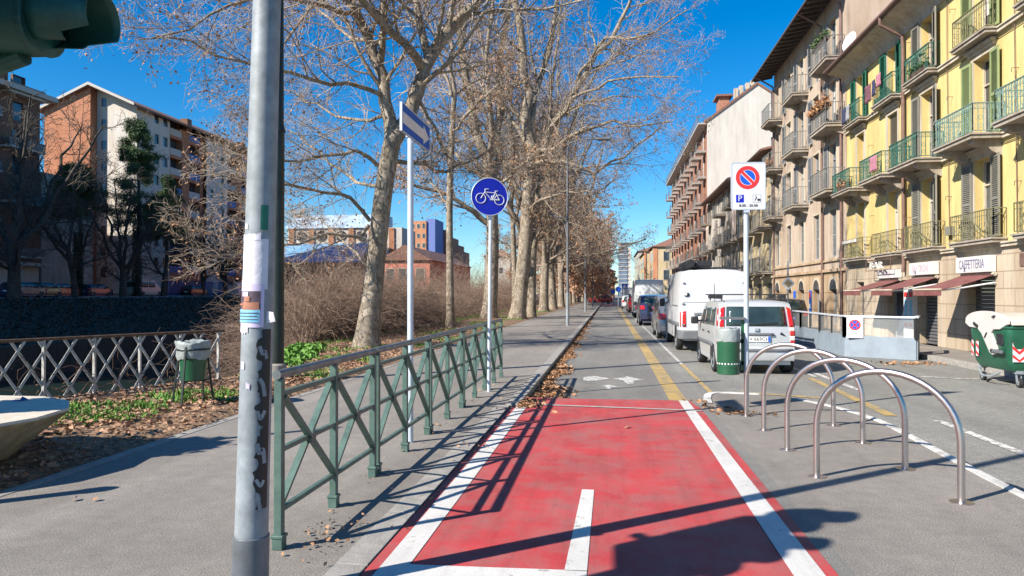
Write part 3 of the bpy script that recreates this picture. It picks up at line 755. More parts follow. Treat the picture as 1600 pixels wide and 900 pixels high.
xs = np.concatenate([x]+[c[i,0]+rg.normal(0,.10,28) for i in range(4)]); ys2 = np.concatenate([y]+[c[i,1]+rg.normal(0,.13,28) for i in range(4)])
ground_leaves('pavement_leaves', np.stack([xs,ys2,np.full(len(xs),.02)],-1), .01, .04, 'litter', 'crumbled leaf bits along the foot of the green railing', .5)
xs = []; ys2 = []
for cx, cy, nn_, s in [(1.45,10.1,26,.14),(1.62,9.75,30,.16),(1.9,9.6,16,.16),(1.3,10.6,20,.08),(.1,8.4,1,.05),(-3.9,4.95,2,.04),(-2.6,5.1,1,.05),(-.6,9.3,2,.6),(7.0,18.3,90,.4),(7.5,18.5,40,.25)]:
    xs += list(cx+rg.normal(0,s,nn_)); ys2 += list(cy+rg.normal(0,s*.6,nn_))
xs = np.array(xs); ys2 = np.array(ys2); zz = np.where(xs > 3.3, RZ+.02, .02)
ground_leaves('scattered_leaves', np.stack([xs,ys2,zz],-1), .03, .10, 'litter', 'few brown leaves scattered on lane, island and road', .5)
n = 26000; y = 3+rg.random(n)**1.3*30; x = np.array([rg.uniform(ex(v)+.05,-4.72) for v in y]); kk = rg.random(n) < np.clip(1.1-y/38,.25,1)*(.55+.45*(fnoise(x*1.3+4,y) < .2)); x = x[kk]; y = y[kk]
ground_leaves('verge_leaves', np.stack([x,y,.06+rg.random(len(x))*.03],-1), .02, .085, 'litterd', 'brown leaf litter covering the verge beside the pavement', .45)
n = 26000; x = rg.uniform(-47.5,-38.6,n); y = rg.uniform(18,110,n); z = -1.85+(-38.5-x)/8.5*2.85+.05
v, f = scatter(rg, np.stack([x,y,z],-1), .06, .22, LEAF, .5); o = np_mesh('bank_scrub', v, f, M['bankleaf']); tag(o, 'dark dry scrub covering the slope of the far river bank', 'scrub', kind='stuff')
BL = np.array([(-.12,0,0),(-.1,0,.5),(0,.12,1),(.1,0,.5),(.12,0,0)])
n = 60000; y = 3.5+rg.random(n)**1.4*60; x = np.array([rg.uniform(ex(v)+.05,-4.75) for v in y])
g = (fnoise(x*.8,y*.6+2) > .3) & (x < -5.0) & (y > 12)
NG = lambda x, y: ((np.hypot((x+6.55)/1.0,(y-8.35)/.8) < 1) | (np.hypot((x+5.9)/1.0,(y-9.9)/.6) < 1)) & (fnoise(x*3,y*3) > -.3)
g = g | NG(x, y)
g |= (np.abs(x-np.array([ex(v) for v in y])-.5) < .45) & (y > 13)
g = g & (y > 7.2); x = x[g]; y = y[g]
n2 = 9000; x2 = rg.uniform(-7.8,-4.9,n2); y2 = rg.uniform(7.4,10.8,n2); k2 = NG(x2,y2); x = np.concatenate([x,x2[k2]]); y = np.concatenate([y,y2[k2]])
v, f = scatter(rg, np.stack([x,y,np.full(len(x),.055)],-1), .04, .10, BL, .6)
sp = rg.uniform(.7,1.3,len(x)); o = np_mesh('weeds', v, f, M['weed']); tag(o, 'bright green weeds growing in patches on the leafy verge', 'weeds', kind='stuff')
# broad leaved plants by the near tree
n = 1300; y = rg.uniform(14.0,19.5,n); x = np.array([ex(v) for v in y])+rg.uniform(.0,.9,n)
v, f = scatter(rg, np.stack([x,y,rg.uniform(.05,.16,n)],-1), .06, .15, LEAF, .8); o = np_mesh('ground_cover', v, f, M['weed']); tag(o, 'broad green leaves at the foot of the nearest plane tree and thicket', 'ground cover', kind='stuff')
# ivy strands on the lattice fence are built with the fence
# ---------------------------------------------------------------- street furniture
# railing: five panels along the pavement, each lifts out on its own
def fence_panel(i, ya, yb, label):
    X = -1.99; t = thing('railing', (X, (ya+yb)/2, 0), label, 'railing', 'green railing panels along the bicycle path')
    ym = (ya+yb)/2
    for y, w in ((ya+.03,.05),(ym,.05),(yb-.03,.05)):
        mb = MB(); mb.box(X-w/2,y-w/2,0.0,X+w/2,y+w/2,1.035)
        mb.box(X-w/2-.008,y-w/2-.008,.0,X+w/2+.008,y+w/2+.008,.07); mb.box(X-w/2-.014,y-w/2-.014,.07,X+w/2+.014,y+w/2+.014,.09)
        mb.build('post', M['fgreen'], t, bevel=.004)
    MB().tube([(X,ya-.01,1.06),(X,yb+.01,1.06)], .028, 14).build('handrail', M['frail'], t, smooth='a')
    for z in (.94,.60,.235):
        for a, b in ((ya+.06,ym-.03),(ym+.03,yb-.06)): MB().box(X-.018,a-.004,z-.015,X+.018,b+.004,z+.015).build('rail', M['fgreen'], t, bevel=.003)
    mb = MB()
    for a, b in ((ya+.055,ym-.025),(ym+.025,yb-.055)):
        mb2 = MB(); mb2.bar((X-.012,a,.25),(X-.012,b,.925),.022,.045,(1,0,0)); mb2.bar((X+.012,b,.25),(X+.012,a,.925),.022,.045,(1,0,0))
        mb2.build('cross_brace', M['fgreen'], t)
        yc = (a+b)/2; MB().cyl((X-.03,yc,.59),(X+.034,yc,.59),.04,n=12).build('boss', M['fgreen'], t)
labs = ['nearest green railing panel, beside the big grey pole', 'second green railing panel from the camera, where the arrow sign pole stands', 'middle one of the five green railing panels', 'green railing panel fourth from the camera, just before the bicycle sign pole', 'farthest green railing panel, behind the bicycle sign pole']
ys_ = [4.15, 6.01, 7.87, 9.73, 11.55, 13.35]
for i in range(5): fence_panel(i, ys_[i], ys_[i+1]-.045, labs[i])

# big galvanised pole
def lean_ring(c, dx, dz): return c
t = thing('lamp_pole', (-1.80,3.45,0), 'big grey galvanised pole in the foreground with posters and black graffiti', 'pole')
LX = .028   # lean per metre
def polex(z): return -1.80+LX*z
def rad(z): return .0835-.0052*z
MB().tube([(polex(0),3.45,0),(polex(.335),3.45,.335)], [.092,.089], 20).build('sleeve', M['sleeve'], t, smooth='a', bevel=.003)
MB().tube([(polex(z),3.45,z) for z in (.3,2,4,6,9)], [rad(z) for z in (.3,2,4,6,9)], 16).build('shaft', M['galv'], t, smooth='a')
def cylpatch(x0f, yc, rf, z0, z1, a0, a1, n=14, m=6, off=.002):
    mb = MB(); vs = []; fs = []
    for j in range(m+1):
        z = z0+(z1-z0)*j/m
        for i in range(n+1):
            a = a0+(a1-a0)*i/n; r = rf(z)+off
            vs.append((x0f(z)+r*math.cos(a), yc+r*math.sin(a), z))
    for j in range(m):
        for i in range(n): fs.append((j*(n+1)+i, j*(n+1)+i+1, (j+1)*(n+1)+i+1, (j+1)*(n+1)+i))
    return mb.add(vs, fs)
def zpx(py): return 1.55+(459-py)/1130*3.63
M['paper'] = plain('poster_paper', (.62,.60,.66), .6, var=.12, scale=14, bmp=.3, bs=30)
M['lilac'] = plain('lilac_poster', (.55,.48,.66), .5, var=.08, scale=10)
M['pdark'] = plain('poster_dark_print', (.09,.06,.08), .5, var=.3, scale=20)
M['pbrown'] = plain('poster_brown_print', (.36,.15,.09), .5, var=.4, scale=20)
M['pblue'] = plain('poster_blue_print', (.20,.50,.68), .5, var=.2, scale=25)
M['stk'] = plain('green_sticker', (.01,.14,.09), .5, var=.1)
M['graf'] = plain('graffiti_black', (.012,.012,.013), .5, var=.2)
A0, A1 = R(172), R(330)
o = cylpatch(polex, 3.45, rad, zpx(452), zpx(374), A0, A1).build('blank_poster', M['paper'], t, smooth=True, fixn=False)
p = cylpatch(polex, 3.45, rad, zpx(511), zpx(444), A0, R(318), off=.004).build('poster', M['lilac'], t, smooth=True, fixn=False)
cylpatch(polex, 3.45, rad, zpx(486), zpx(455), R(180), R(305), off=.006).build('printed_picture', M['pdark'], p, smooth=True, fixn=False)
mb = MB(); q = cylpatch(polex, 3.45, rad, zpx(484), zpx(472), R(238), R(300), off=.0075); q.build('printed_face', M['pbrown'], p, smooth=True, fixn=False)
cylpatch(polex, 3.45, rad, zpx(503), zpx(483), R(205), R(303), off=.0075).build('printed_mask', M['pblue'], p, smooth=True, fixn=False)
cylpatch(polex, 3.45, rad, zpx(360), zpx(322), R(297), R(326), off=.003).build('sticker', M['stk'], t, smooth=True, fixn=False)
rg_ = random.Random(5)
mb = MB()
def gstroke(pts, w):
    # strokes wrapped on the pole: pts = (angle deg, py)
    pts = smoothc([tuple(p) for p in pts], 5)
    vs = []; fs = []
    for i, (a, py) in enumerate(pts):
        z = zpx(py); q = Vector(pts[min(i+1,len(pts)-1)])-Vector(pts[max(i-1,0)]); ta = Vector((q.x*.0014, -q.y*.0032)).normalized(); nn_ = Vector((-ta.y, ta.x))
        for sgn in (-1,1):
            aa = R(a)+nn_.x*w*sgn/rad(z); zz = z+nn_.y*w*sgn; r = rad(zz)+.0025+rg_.random()*.0006
            vs.append((polex(zz)+r*math.cos(aa), 3.45+r*math.sin(aa), zz))
    for i in range(len(pts)-1): fs.append((2*i,2*i+1,2*i+3,2*i+2))
    mb.add(vs, fs)
n_g = 90; vs = []; fs = []
for j in range(n_g+1):
    py = 514+278*j/n_g; z = zpx(py); al = 301+4*math.sin(py/15)+3*math.sin(py/3.1+1)+(14 if int(py/17) % 3 == 0 else 0)+(10 if 640 < py < 668 else 0)+(8 if py > 770 else 0); ar = 352
    for i in range(7):
        a_ = R(al+(ar-al)*i/6); r = rad(z)+.0025; vs.append((polex(z)+r*math.cos(a_), 3.45+r*math.sin(a_), z))
for j in range(n_g):
    for i in range(6): fs.append((j*7+i, j*7+i+1, (j+1)*7+i+1, (j+1)*7+i))
mb = MB().add(vs, fs); mb.build('graffiti', M['graf'], t, smooth=True, fixn=False)
for S, w in [([(306,540),(318,552),(326,548),(334,560)],.009), ([(308,590),(322,600),(330,618)],.010), ([(304,640),(316,652),(332,640)],.009), ([(306,690),(316,705),(328,700),(336,722)],.011), ([(306,745),(322,756),(334,748)],.008), ([(308,770),(318,782),(328,802)],.010)]:
    mb = MB(); gstroke(S, w); mb.v = [((x_-polex(z_))*1.012+polex(z_), (y_-3.45)*1.012+3.45, z_) for x_,y_,z_ in mb.v]
    mb.build('scratched_paint', M['galv'], t, smooth=True, fixn=False)
# dark green pole on its concrete foot
t = thing('lamp_pole', (-5.78,12.05,0), 'dark green pole right behind the big grey pole, on a round concrete foot', 'pole')
MB().lathe([(.16,-.1),(.16,.30),(.13,.33)], (-5.78,12.05,0), 20).build('foot', M['concrete'], t, smooth='a')
MB().tube([(-5.78,12.05,.3),(-5.78,12.05,4.4)], [.115,.112], 16).build('shaft', M['dkgreen'], t, smooth='a')
MB().tube([(-5.78,12.05,4.4),(-5.78,12.05,4.55),(-5.78,12.05,9)], [.135,.10,.085], 16).build('upper_shaft', M['dkgreen'], t, smooth='a')
# one-way arrow sign
t = thing('arrow_sign', (-2.06,7.35,0), 'blue one-way sign with white arrow on a grey pole by the railing', 'road sign')
MB().tube([(-2.06,7.35,0),(-2.06,7.35,3.28)], .032, 16).build('pole', M['galvl'], t, smooth='a')
yA, yB, z0, z1, xs_ = 6.82, 7.92, 3.14, 3.42, -2.0
MB().box(xs_-.012,yA,z0,xs_,yB,z1).build('panel', M['arrowblue'], t, bevel=.003)
mb = MB(); zc = (z0+z1)/2
mb.prism([(yA+.03,zc-.055),(yB-.27,zc-.055),(yB-.27,zc-.10),(yB-.03,zc),(yB-.27,zc+.10),(yB-.27,zc+.055),(yA+.03,zc+.055)], 'x', xs_, xs_+.003); mb.build('arrow', M['beigew'], t)
mb = MB()
for a,b,c,d in ((yA,z0,yB,z0+.008),(yA,z1-.008,yB,z1)): mb.box(xs_-.02,a,b,xs_+.004,c,d)
mb.box(xs_-.02,yA-.003,z0,xs_+.004,yA+.006,z1); mb.box(xs_-.02,yB-.006,z0,xs_+.004,yB+.003,z1); mb.build('rim', M['galvl'], t)
for z in (3.2,3.36): MB().box(-2.1,7.31,z-.015,-2.012,7.39,z+.015).build('clamp', M['galvl'], t)
# round bicycle sign
t = thing('bicycle_sign', (-1.89,11.3,0), 'round blue sign with white bicycle on a slim pole by the railing', 'road sign')
MB().tube([(-1.89,11.3,0),(-1.86,11.3,2.95)], .03, 16).build('pole', M['galvl'], t, smooth='a')
Ms = Matrix.Translation((-1.865,11.24,3.08)) @ rotz(R(24)) @ Matrix.Rotation(R(90),4,'X')
mb = MB(); mb.M = Ms; mb.lathe([(.292,-.012),(.292,.0)], n=48); disc = mb.build('disc', M['signblue'], t, smooth='a')
mb = MB(); mb.M = Ms; mb.tube([(.295*math.cos(2*math.pi*k/48),.295*math.sin(2*math.pi*k/48),-.004) for k in range(48)], .0085, 6, closed=True); mb.build('rim', M['galvl'], t, smooth=True)
def px2(x, y): return ((x-400)/275*.292, -(y-440)/315*.292, .006)   # from the sign zoom 800x900
mb = MB(); mb.M = Ms
def bt(pts, r): mb.tube([(p[0],p[1],.004) for p in pts], r, 6)
for cx, cy in ((262,472),(545,492)):
    c = px2(cx,cy); mb.tube([(c[0]+.078*math.cos(2*math.pi*k/28),c[1]+.078*math.sin(2*math.pi*k/28),.004) for k in range(28)], .0062, 6, closed=True)
L_ = lambda *q: bt([px2(*a) for a in q], .0068)
L_((262,472),(328,355)); L_((325,310),(330,360)); L_((325,312),(380,312)); L_((328,365),(490,375)); L_((328,370),(410,470)); L_((490,350),(445,475)); L_((490,375),(545,492)); L_((475,342),(520,342))
mb.bar(px2(405,488)[:2]+(.004,), px2(550,488)[:2]+(.004,), .020, .01, (0,0,1))
mb.build('bicycle_symbol', M['signwhite'], t)
MB().box(-1.905,11.25,3.05,-1.825,11.33,3.1).build('clamp', M['galvl'], t)
# no-parking sign with litter bin hung on its pole
t = thing('no_parking_sign', (1.86,10.25,0), 'white no parking sign with red and blue roundel, on the pole beside the bike racks', 'road sign')
MB().tube([(1.86,10.25,0),(1.86,10.25,2.75)], .034, 16).build('pole', M['galvl'], t, smooth='a')
PX = 1.88; PY = 10.19; PZ = 3.02; hw_, hh_ = .232, .325
pan = MB()
def rrect(w, h, r, n=5):
    out = []
    for cx, cy, a in ((w-r,h-r,0),(-w+r,h-r,90),(-w+r,-h+r,180),(w-r,-h+r,270)):
        for k in range(n+1): q = R(a+90*k/n); out.append((cx+r*math.cos(q), cy+r*math.sin(q)))
    return out
Mp = Matrix.Translation((PX,PY,PZ)) @ rotz(R(4)) @ Matrix.Rotation(R(90),4,'X')
def sg(name, fn, mat, par=None):
    mb = MB(); mb.M = Mp; fn(mb); return mb.build(name, M[mat], par or t)
panel = sg('panel', lambda mb: mb.prism(rrect(hw_,hh_,.03), 'z', -.012, 0), 'signwhite')
def rimf(mb):
    o_ = rrect(hw_,hh_,.03); i_ = rrect(hw_-.014,hh_-.014,.02); n = len(o_)
    mb.add([(a,b,.003) for a,b in o_]+[(a,b,.003) for a,b in i_], [(k,(k+1)%n,n+(k+1)%n,n+k) for k in range(n)])
sg('rim', rimf, 'galvl')
def ring(mb, c, r0, r1, z, n=48):
    mb.add([(c[0]+r0*math.cos(2*math.pi*k/n),c[1]+r0*math.sin(2*math.pi*k/n),z) for k in range(n)]+[(c[0]+r1*math.cos(2*math.pi*k/n),c[1]+r1*math.sin(2*math.pi*k/n),z) for k in range(n)],
        [(k,(k+1)%n,n+(k+1)%n,n+k) for k in range(n)])
def dsc(mb, c, r, z, n=48): mb.poly([(c[0]+r*math.cos(2*math.pi*k/n),c[1]+r*math.sin(2*math.pi*k/n),z) for k in range(n)])
c0 = (-.01,.115)
def np_red(mb): 
    ring(mb, c0, .108, .158, .003)
    a = R(135); u = Vector((math.cos(a),math.sin(a))); w = Vector((-u.y,u.x))*.020; C0 = Vector(c0)
    mb.quad((*(C0+u*.112+w),.0035),(*(C0-u*.112+w),.0035),(*(C0-u*.112-w),.0035),(*(C0+u*.112-w),.0035))
def np_blue(mb):
    a = R(135); u = Vector((math.cos(a),math.sin(a))); w = Vector((-u.y,u.x)); C0 = Vector(c0)
    for s in (1,-1):
        pts = []
        th = math.asin(.030/.100)
        for k in range(25):
            q = th+(math.pi-2*th)*k/24
            p = C0+u*.100*math.cos(q)+w*s*.100*math.sin(q); pts.append((p.x,p.y,.002))
        mb.poly(pts)
sg('roundel', np_red, 'signred', panel); sg('roundel_field', np_blue, 'signmid', panel)
sg('parking_tile', lambda mb: mb.prism([(-.165,-.225),(-.06,-.225),(-.06,-.12),(-.165,-.12)], 'z', 0, .002), 'signblue', panel)
sg('parking_letter', lambda mb: mb.text('P', .115, Matrix.Translation((-.112,-.173,.004)), .001), 'signwhite', panel)
def tow(mb):
    for a,b,c,d in ((.06,-.225,.17,-.222),(.06,-.123,.17,-.12),(.06,-.225,.063,-.12),(.167,-.225,.17,-.12)): mb.box(a,b,0,c,d,.002)
    mb.box(.125,-.195,0,.16,-.175,.003); mb.bar((.085,-.2,.002),(.105,-.15,.002),.006); mb.bar((.105,-.15,.002),(.12,-.19,.002),.004); dsc(mb,(.13,-.2),.009,.003,10); dsc(mb,(.153,-.2),.009,.003,10); dsc(mb,(.1,-.142),.007,.003,10)
sg('tow_symbol', tow, 'ink', panel)
sg('hours_text', lambda mb: mb.text('8.00 - 20.00', .052, Matrix.Translation((0,-.268,.004)), .001), 'ink', panel)
MB().box(1.82,10.19,2.66,1.90,10.29,2.7).build('clamp', M['galvl'], t)
t = thing('litter_bin', (1.62,10.25,.45), 'green litter bin with white bag liner hung on the no parking sign pole', 'litter bin')
bx, by = 1.615, 10.22
mb = MB().lathe([(.135,.45),(.150,.455),(.152,.9),(.152,.95)], (bx,by,0), 28); mb.build('drum', M['bing'], t, smooth='a')
mb = MB(); 
for k in range(22):
    a = 2*math.pi*k/22; mb.M = Matrix.Translation((bx,by,.60)) @ rotz(a); mb.box(.149,-.010,-.010,.1535,.010,.010)
mb.M = None; mb.build('vent_holes', M['signwhite'], t)
MB().lathe([(.154,.55),(.155,.56),(.154,.57)], (bx,by,0), 28, cap=False).build('band', M['bing'], t)
mb = MB().lathe([(.156,.90),(.160,.96),(.155,1.05),(.150,1.08),(.135,1.075),(.12,1.0)], (bx,by,0), 28, cap=False)
for i, v in enumerate(mb.v):
    k = 1+.04*math.sin(i*2.7); mb.v[i] = (bx+(v[0]-bx)*k, by+(v[1]-by)*k, v[2]+.006*math.sin(i*1.9))
mb.build('bag', M['bagw'], t, smooth=True)
mb = MB(); mb.bar((1.50,10.2,1.215),(1.83,10.2,1.215),.05,.035); mb.build('lid_arm', M['grplas'], t)
mb = MB(); mb.bar((1.815,10.25,.5),(1.815,10.25,1.23),.03,.05); mb.bar((1.76,10.25,.9),(1.82,10.25,.9),.03,.05); mb.bar((1.76,10.25,.6),(1.82,10.25,.6),.03,.05); mb.build('bracket', M['bing'], t)
# bike racks
def rack(i, L, Rr_, label):
    t = thing('bike_rack', ((L[0]+Rr_[0])/2,(L[1]+Rr_[1])/2,0), label, 'bike rack', 'steel hoop bike racks on the island')
    a = Vector((*L,0)); b = Vector((*Rr_,0)); w = (b-a).length; u = (b-a)/w; top = .93; hs = .42
    pts = [a, a+Vector((0,0,hs*.6)), a+Vector((0,0,hs))]
    for k in range(1,24):
        q = math.pi*k/24; pts.append(a+u*(w/2-w/2*math.cos(q))+Vector((0,0,hs+(top-hs)*math.sin(q)**.92)))
    pts += [b+Vector((0,0,hs)), b+Vector((0,0,hs*.6)), b]
    MB().tube(pts, .0265, 16).build('hoop', M['steel'], t, smooth='a')
    for c in (a, b): MB().lathe([(.08,.001),(.08,.006),(.03,.009)], c, 28).build('base_plate', M['steel'], t)
rl = ['nearest of the four steel hoop bike racks', 'second nearest steel hoop bike rack', 'third steel hoop bike rack from the camera', 'farthest steel hoop bike rack, next to the no parking pole']
for i, (L, Rr_) in enumerate([((1.74,6.43),(2.59,5.78)),((1.75,7.49),(2.59,6.81)),((1.74,8.54),(2.61,7.95)),((1.72,9.5),(2.61,8.94))]): rack(i, L, Rr_, rl[i])
# litter bin on legs, left verge
t = thing('litter_bin', (-5.62,9.15,0), 'green litter bin with white bag on a four-legged stand on the verge', 'litter bin')
bx, by = -5.62, 9.2
for dx, dy in ((-.30,-.02),(.03,-.33),(.27,.06),(-.02,.30)):
    MB().bar((bx+dx,by+dy,.0),(bx+dx*.62,by+dy*.62,.86),.022,.022).build('leg', M['dkgreen'], t)
mb = MB(); mb.tube([(bx+.215*math.cos(2*math.pi*k/24),by+.215*math.sin(2*math.pi*k/24),.80) for k in range(24)], .012, 6, closed=True)
for k in range(4): a_ = (-.24,-.02,.02,-.26,.22,.05,-.01,.24)[2*k:2*k+2]; mb.bar((bx,by,.36),(bx+a_[0],by+a_[1],.38),.015)
mb.build('ring', M['dkgreen'], t)
MB().lathe([(.155,.38),(.185,.75),(.20,.84)], (bx,by,0), 28).build('drum', M['bing'], t, smooth='a')
mb = MB().lathe([(.200,.67),(.214,.72),(.208,.80),(.225,.87),(.222,.90),(.2,.905),(.17,.8)], (bx,by,0), 36, cap=False)
for i, v in enumerate(mb.v):
    k = 1+.035*math.sin(i*2.3)+.02*math.sin(i*.7); mb.v[i] = (bx+(v[0]-bx)*k, by+(v[1]-by)*k, v[2]+.015*math.sin(i*.5)+.008*math.sin(i*2.1))
mb.build('bag', M['bagw'], t, smooth=True)
# lattice fence on the quay
t = thing('lattice_fence', (-7.4,10.3,0), 'old white lattice fence with rusty top rail along the river', 'fence')
F0 = Vector((-6.66,11.75,0)); F1 = Vector((-8.95,7.0,0)); du = (F1-F0).normalized(); FL = 8.6; H0, H1 = .08, .90
def fp(s, z): p = F0+du*s; return (p.x, p.y, z)
MB().tube([fp(-.05,H1+.01),fp(0,H1+.01),fp(FL,H1+.01)], .024, 10).build('top_rail', M['rust'], t, smooth='a')
mb = MB().bar(fp(0,.06), fp(FL,.06), .03, .02).build('bottom_rail', M['rust'], t)
k = 0; s = .06
while s < FL: 
    MB().bar(fp(s,-.1), fp(s,H1), .036, .036).build('post', M['fencew'], t); s += .69
mb = MB(); hh = H1-H0; run = .51
nside = Vector((du.y,-du.x,0))
for k in range(-2, int(FL/.34)+2):
    for d in (1,-1):
        s0 = k*.34; 
        a, b = (s0, s0+run*1.0) if d == 1 else (s0+run*1.0, s0)
        if min(a,b) < 0 or max(a,b) > FL: continue
        o_ = nside*(.008*d)
        mb.bar(Vector(fp(a,H0))+o_, Vector(fp(b,H1))+o_, .010, .036)
mb.build('lattice', M['fencew'], t)
# dry vine through the lattice
rg = np.random.default_rng(81); n = 90
P = np.zeros((n,8,3)); s = rg.random(n)*FL; z = rg.uniform(.02,.35,n)
st = np.array([fp(a,b) for a,b in zip(s,z)]); P[:,0] = st+rg.normal(size=(n,3))*[.05,.05,0]
d = nrm(rg.normal(size=(n,3))*[.8,.8,.5]+np.array([0,0,.5]))
for k in range(1,8):
    P[:,k] = P[:,k-1]+d*.11; d = nrm(d+rg.normal(size=(n,3))*.4); P[:,k,2] = np.clip(P[:,k,2],.03,1.0)
    rel = P[:,k]-np.array(F0[:]); off = rel@np.array(nside[:]); P[:,k] -= off[:,None]*.6*np.array(nside[:])
v, f = tubes(P, np.linspace(.006,.003,8)[None]*np.ones((n,1)), 4); np_mesh('vine', v, f, M['rust'], t)
o = MB().prism([(F0.x+.12,F0.y+.1),(F1.x-1.7+.12,F1.y-3.6),(F1.x-1.7-.2,F1.y-3.6),(F0.x-.2,F0.y+.1)], 'z', -4.6, .035).build('quay_edge', M['concrete']); tag(o, 'low concrete quay edge under the lattice fence', 'quay edge')
# planter
t = thing('planter', (-5.95,5.55,0), 'large flared beige concrete planter at the left edge of the picture', 'planter')
MB().lathe([(.62,.0),(.66,.05),(1.17,.47),(1.18,.485)], (-5.95,5.50,0), 14).build('bowl', M['planter'], t, smooth=False)
MB().lathe([(1.18,.486),(1.175,.51),(.55,.515),(.53,.43)], (-5.95,5.50,0), 14, cap=False).build('rim', M['planterrim'], t)
MB().lathe([(.56,.44),(.3,.46),(.01,.47)], (-5.95,5.50,0), 20).build('earth', M['soil'], t)
rg = np.random.default_rng(83)
n = 260; a = rg.uniform(0,6.28,n); rr = rg.uniform(0,.75,n)**1; pts = np.stack([-5.95+rr*np.cos(a)-.15, 5.5+rr*np.sin(a), .5+rg.random(n)*.12],-1)
t2 = thing('shadow_shrub', (-6.75,5.0,.45), 'unseen round evergreen on a thick stem, added in the planter to cast its shadow', 'shadow_shrub')  # evergreen added out of view to shade the rim and verge
MB().tube([(-6.75,5.0,.45),(-6.72,5.02,.9),(-6.76,5.0,1.5)], [.12,.10,.09], 10).build('trunk', M['bark'], t2, smooth='a')
n = 5200; q_ = nrm(rg.normal(size=(n,3)))*(rg.random(n)[:,None]**.4)*.46*(1+.12*rg.normal(size=(n,1))); pts = q_+np.array([-6.75,5.0,1.85])
v, f = scatter(rg, pts, .05, .11, LEAF); np_mesh('crown', v, f, M['weed'], t2)
o = MB().bar((-5.45,6.0,.53),(-5.72,5.85,.55),.03,.07).build('blue_bottle', M['signmid']); 
bpy.data.objects.remove(o)
mb = MB(); mb.M = Matrix.Translation((-5.62,6.38,.515)) @ rotz(R(200)) @ Matrix.Rotation(R(8),4,'Y')
mb.poly([(0,0,0),(.12,.01,.02),(.14,.06,.02),(.05,.08,.01)]); mb.poly([(0,0,.004),(.05,.08,.014),(.01,.1,.05)]); o = mb.build('blue_wrapper', M['arrowblue']); tag(o, 'scrap of blue wrapping lying on the planter rim', 'litter')
# traffic light, seen from the side, its pole just outside the picture
t = thing('traffic_light', (-2.62,1.95,0), 'dark green traffic light head seen from the side, top left corner', 'traffic light')
MB().tube([(-2.62,1.95,0),(-2.62,1.95,3.5)], .055, 16).build('pole', M['tlight'], t, smooth='a')
ang = R(4)
def section(zc, first):
    mb = MB(); Mt = Matrix.Translation((-2.175,2.48,zc)) @ rotz(ang); mb.M = Mt
    # housing: shallow drum towards -x with a rounded belly
    mb.prism(rrect(.115,.135,.03), 'x', -.04, .015) if False else None
    vs = [(y,z) for y,z in rrect(.125,.137,.105)]
    n = len(vs); rings = [(-.20,.55),(-.185,.72),(-.15,.9),(-.10,1.0),(.02,1.0)]
    V_ = []; F_ = []
    for x, s_ in rings: V_ += [(x, y*s_, z*s_) for y, z in vs]
    for i in range(len(rings)-1):
        for k in range(n): F_.append((i*n+k, i*n+(k+1)%n, (i+1)*n+(k+1)%n, (i+1)*n+k))
    F_.append(tuple(range(n))[::-1]); F_.append(tuple((len(rings)-1)*n+k for k in range(n)))
    mb.add(V_, F_); sec = mb.build('housing', M['tlight'], t, smooth='a')
    mb = MB(); mb.M = Mt; mb.prism(rrect(.128,.139,.10), 'x', .02, .045); mb.build('door_frame', M['tlight'], sec, bevel=.005)
    mb = MB(); mb.M = Mt; mb.M = Mt
    # visor: open-bottom tube
    V_ = []; F_ = []; n = 30; K = 6
    for j in range(K+1):
        for i in range(n+1):
            a = R(-62)+R(304)*i/n
            L = .26 if a > R(5) and a < R(175) else .26
            lx = .045+(.235 if (R(-38) < a < R(218)) else .12)*j/K
            droop = -.012*j/K
            r = .112-.006*j/K
            V_.append((lx, r*math.cos(a), r*math.sin(a)+droop))
    for j in range(K):
        for i in range(n): a = j*(n+1)+i; F_.append((a,a+1,a+n+2,a+n+1))
    mb.add(V_, F_); vz = mb.build('visor', M['tlight'], sec, smooth='a'); so = vz.modifiers.new('s','SOLIDIFY'); so.thickness = .004
    mb = MB(); mb.M = Mt @ Matrix.Rotation(R(90),4,'Y'); mb.lathe([(.1,.03),(.08,.045),(.04,.055),(.005,.058)], n=24); mb.build('lens', M['black'], sec, smooth='a')
    return sec
for i, zc in enumerate((2.60,2.88,3.16)): section(zc, i == 0)
for z in (2.49,3.29): MB().bar((-2.62,2.2,z),(-2.4,2.48,z),.04,.05).build('bracket', M['tlight'], t); MB().bar((-2.45,2.47,z),(-2.2,2.48,z),.04,.05).build('bracket', M['tlight'], t)
for zc in (2.60,2.88,3.16):  # second signal head, added out of view to thicken the ground shadow
    mb = MB(); mb.prism([(-2.62+a_,zc+b_) for a_,b_ in rrect(.13,.138,.03)], 'y', 1.70, 2.32); so_ = mb.build('shadow_head', M['tlight'], t, bevel=.03); mb = MB(); mb.tube([(-2.5,1.9,zc),(-2.25,1.9,zc-.01)], .10, 20); mb.build('visor', M['tlight'], so_)
MB().tube([(-2.62,2.5,2.50),(-2.45,2.5,2.40),(-2.22,2.49,2.46)], .035, 10).build('cable_conduit', M['tlight'], t, smooth='a')
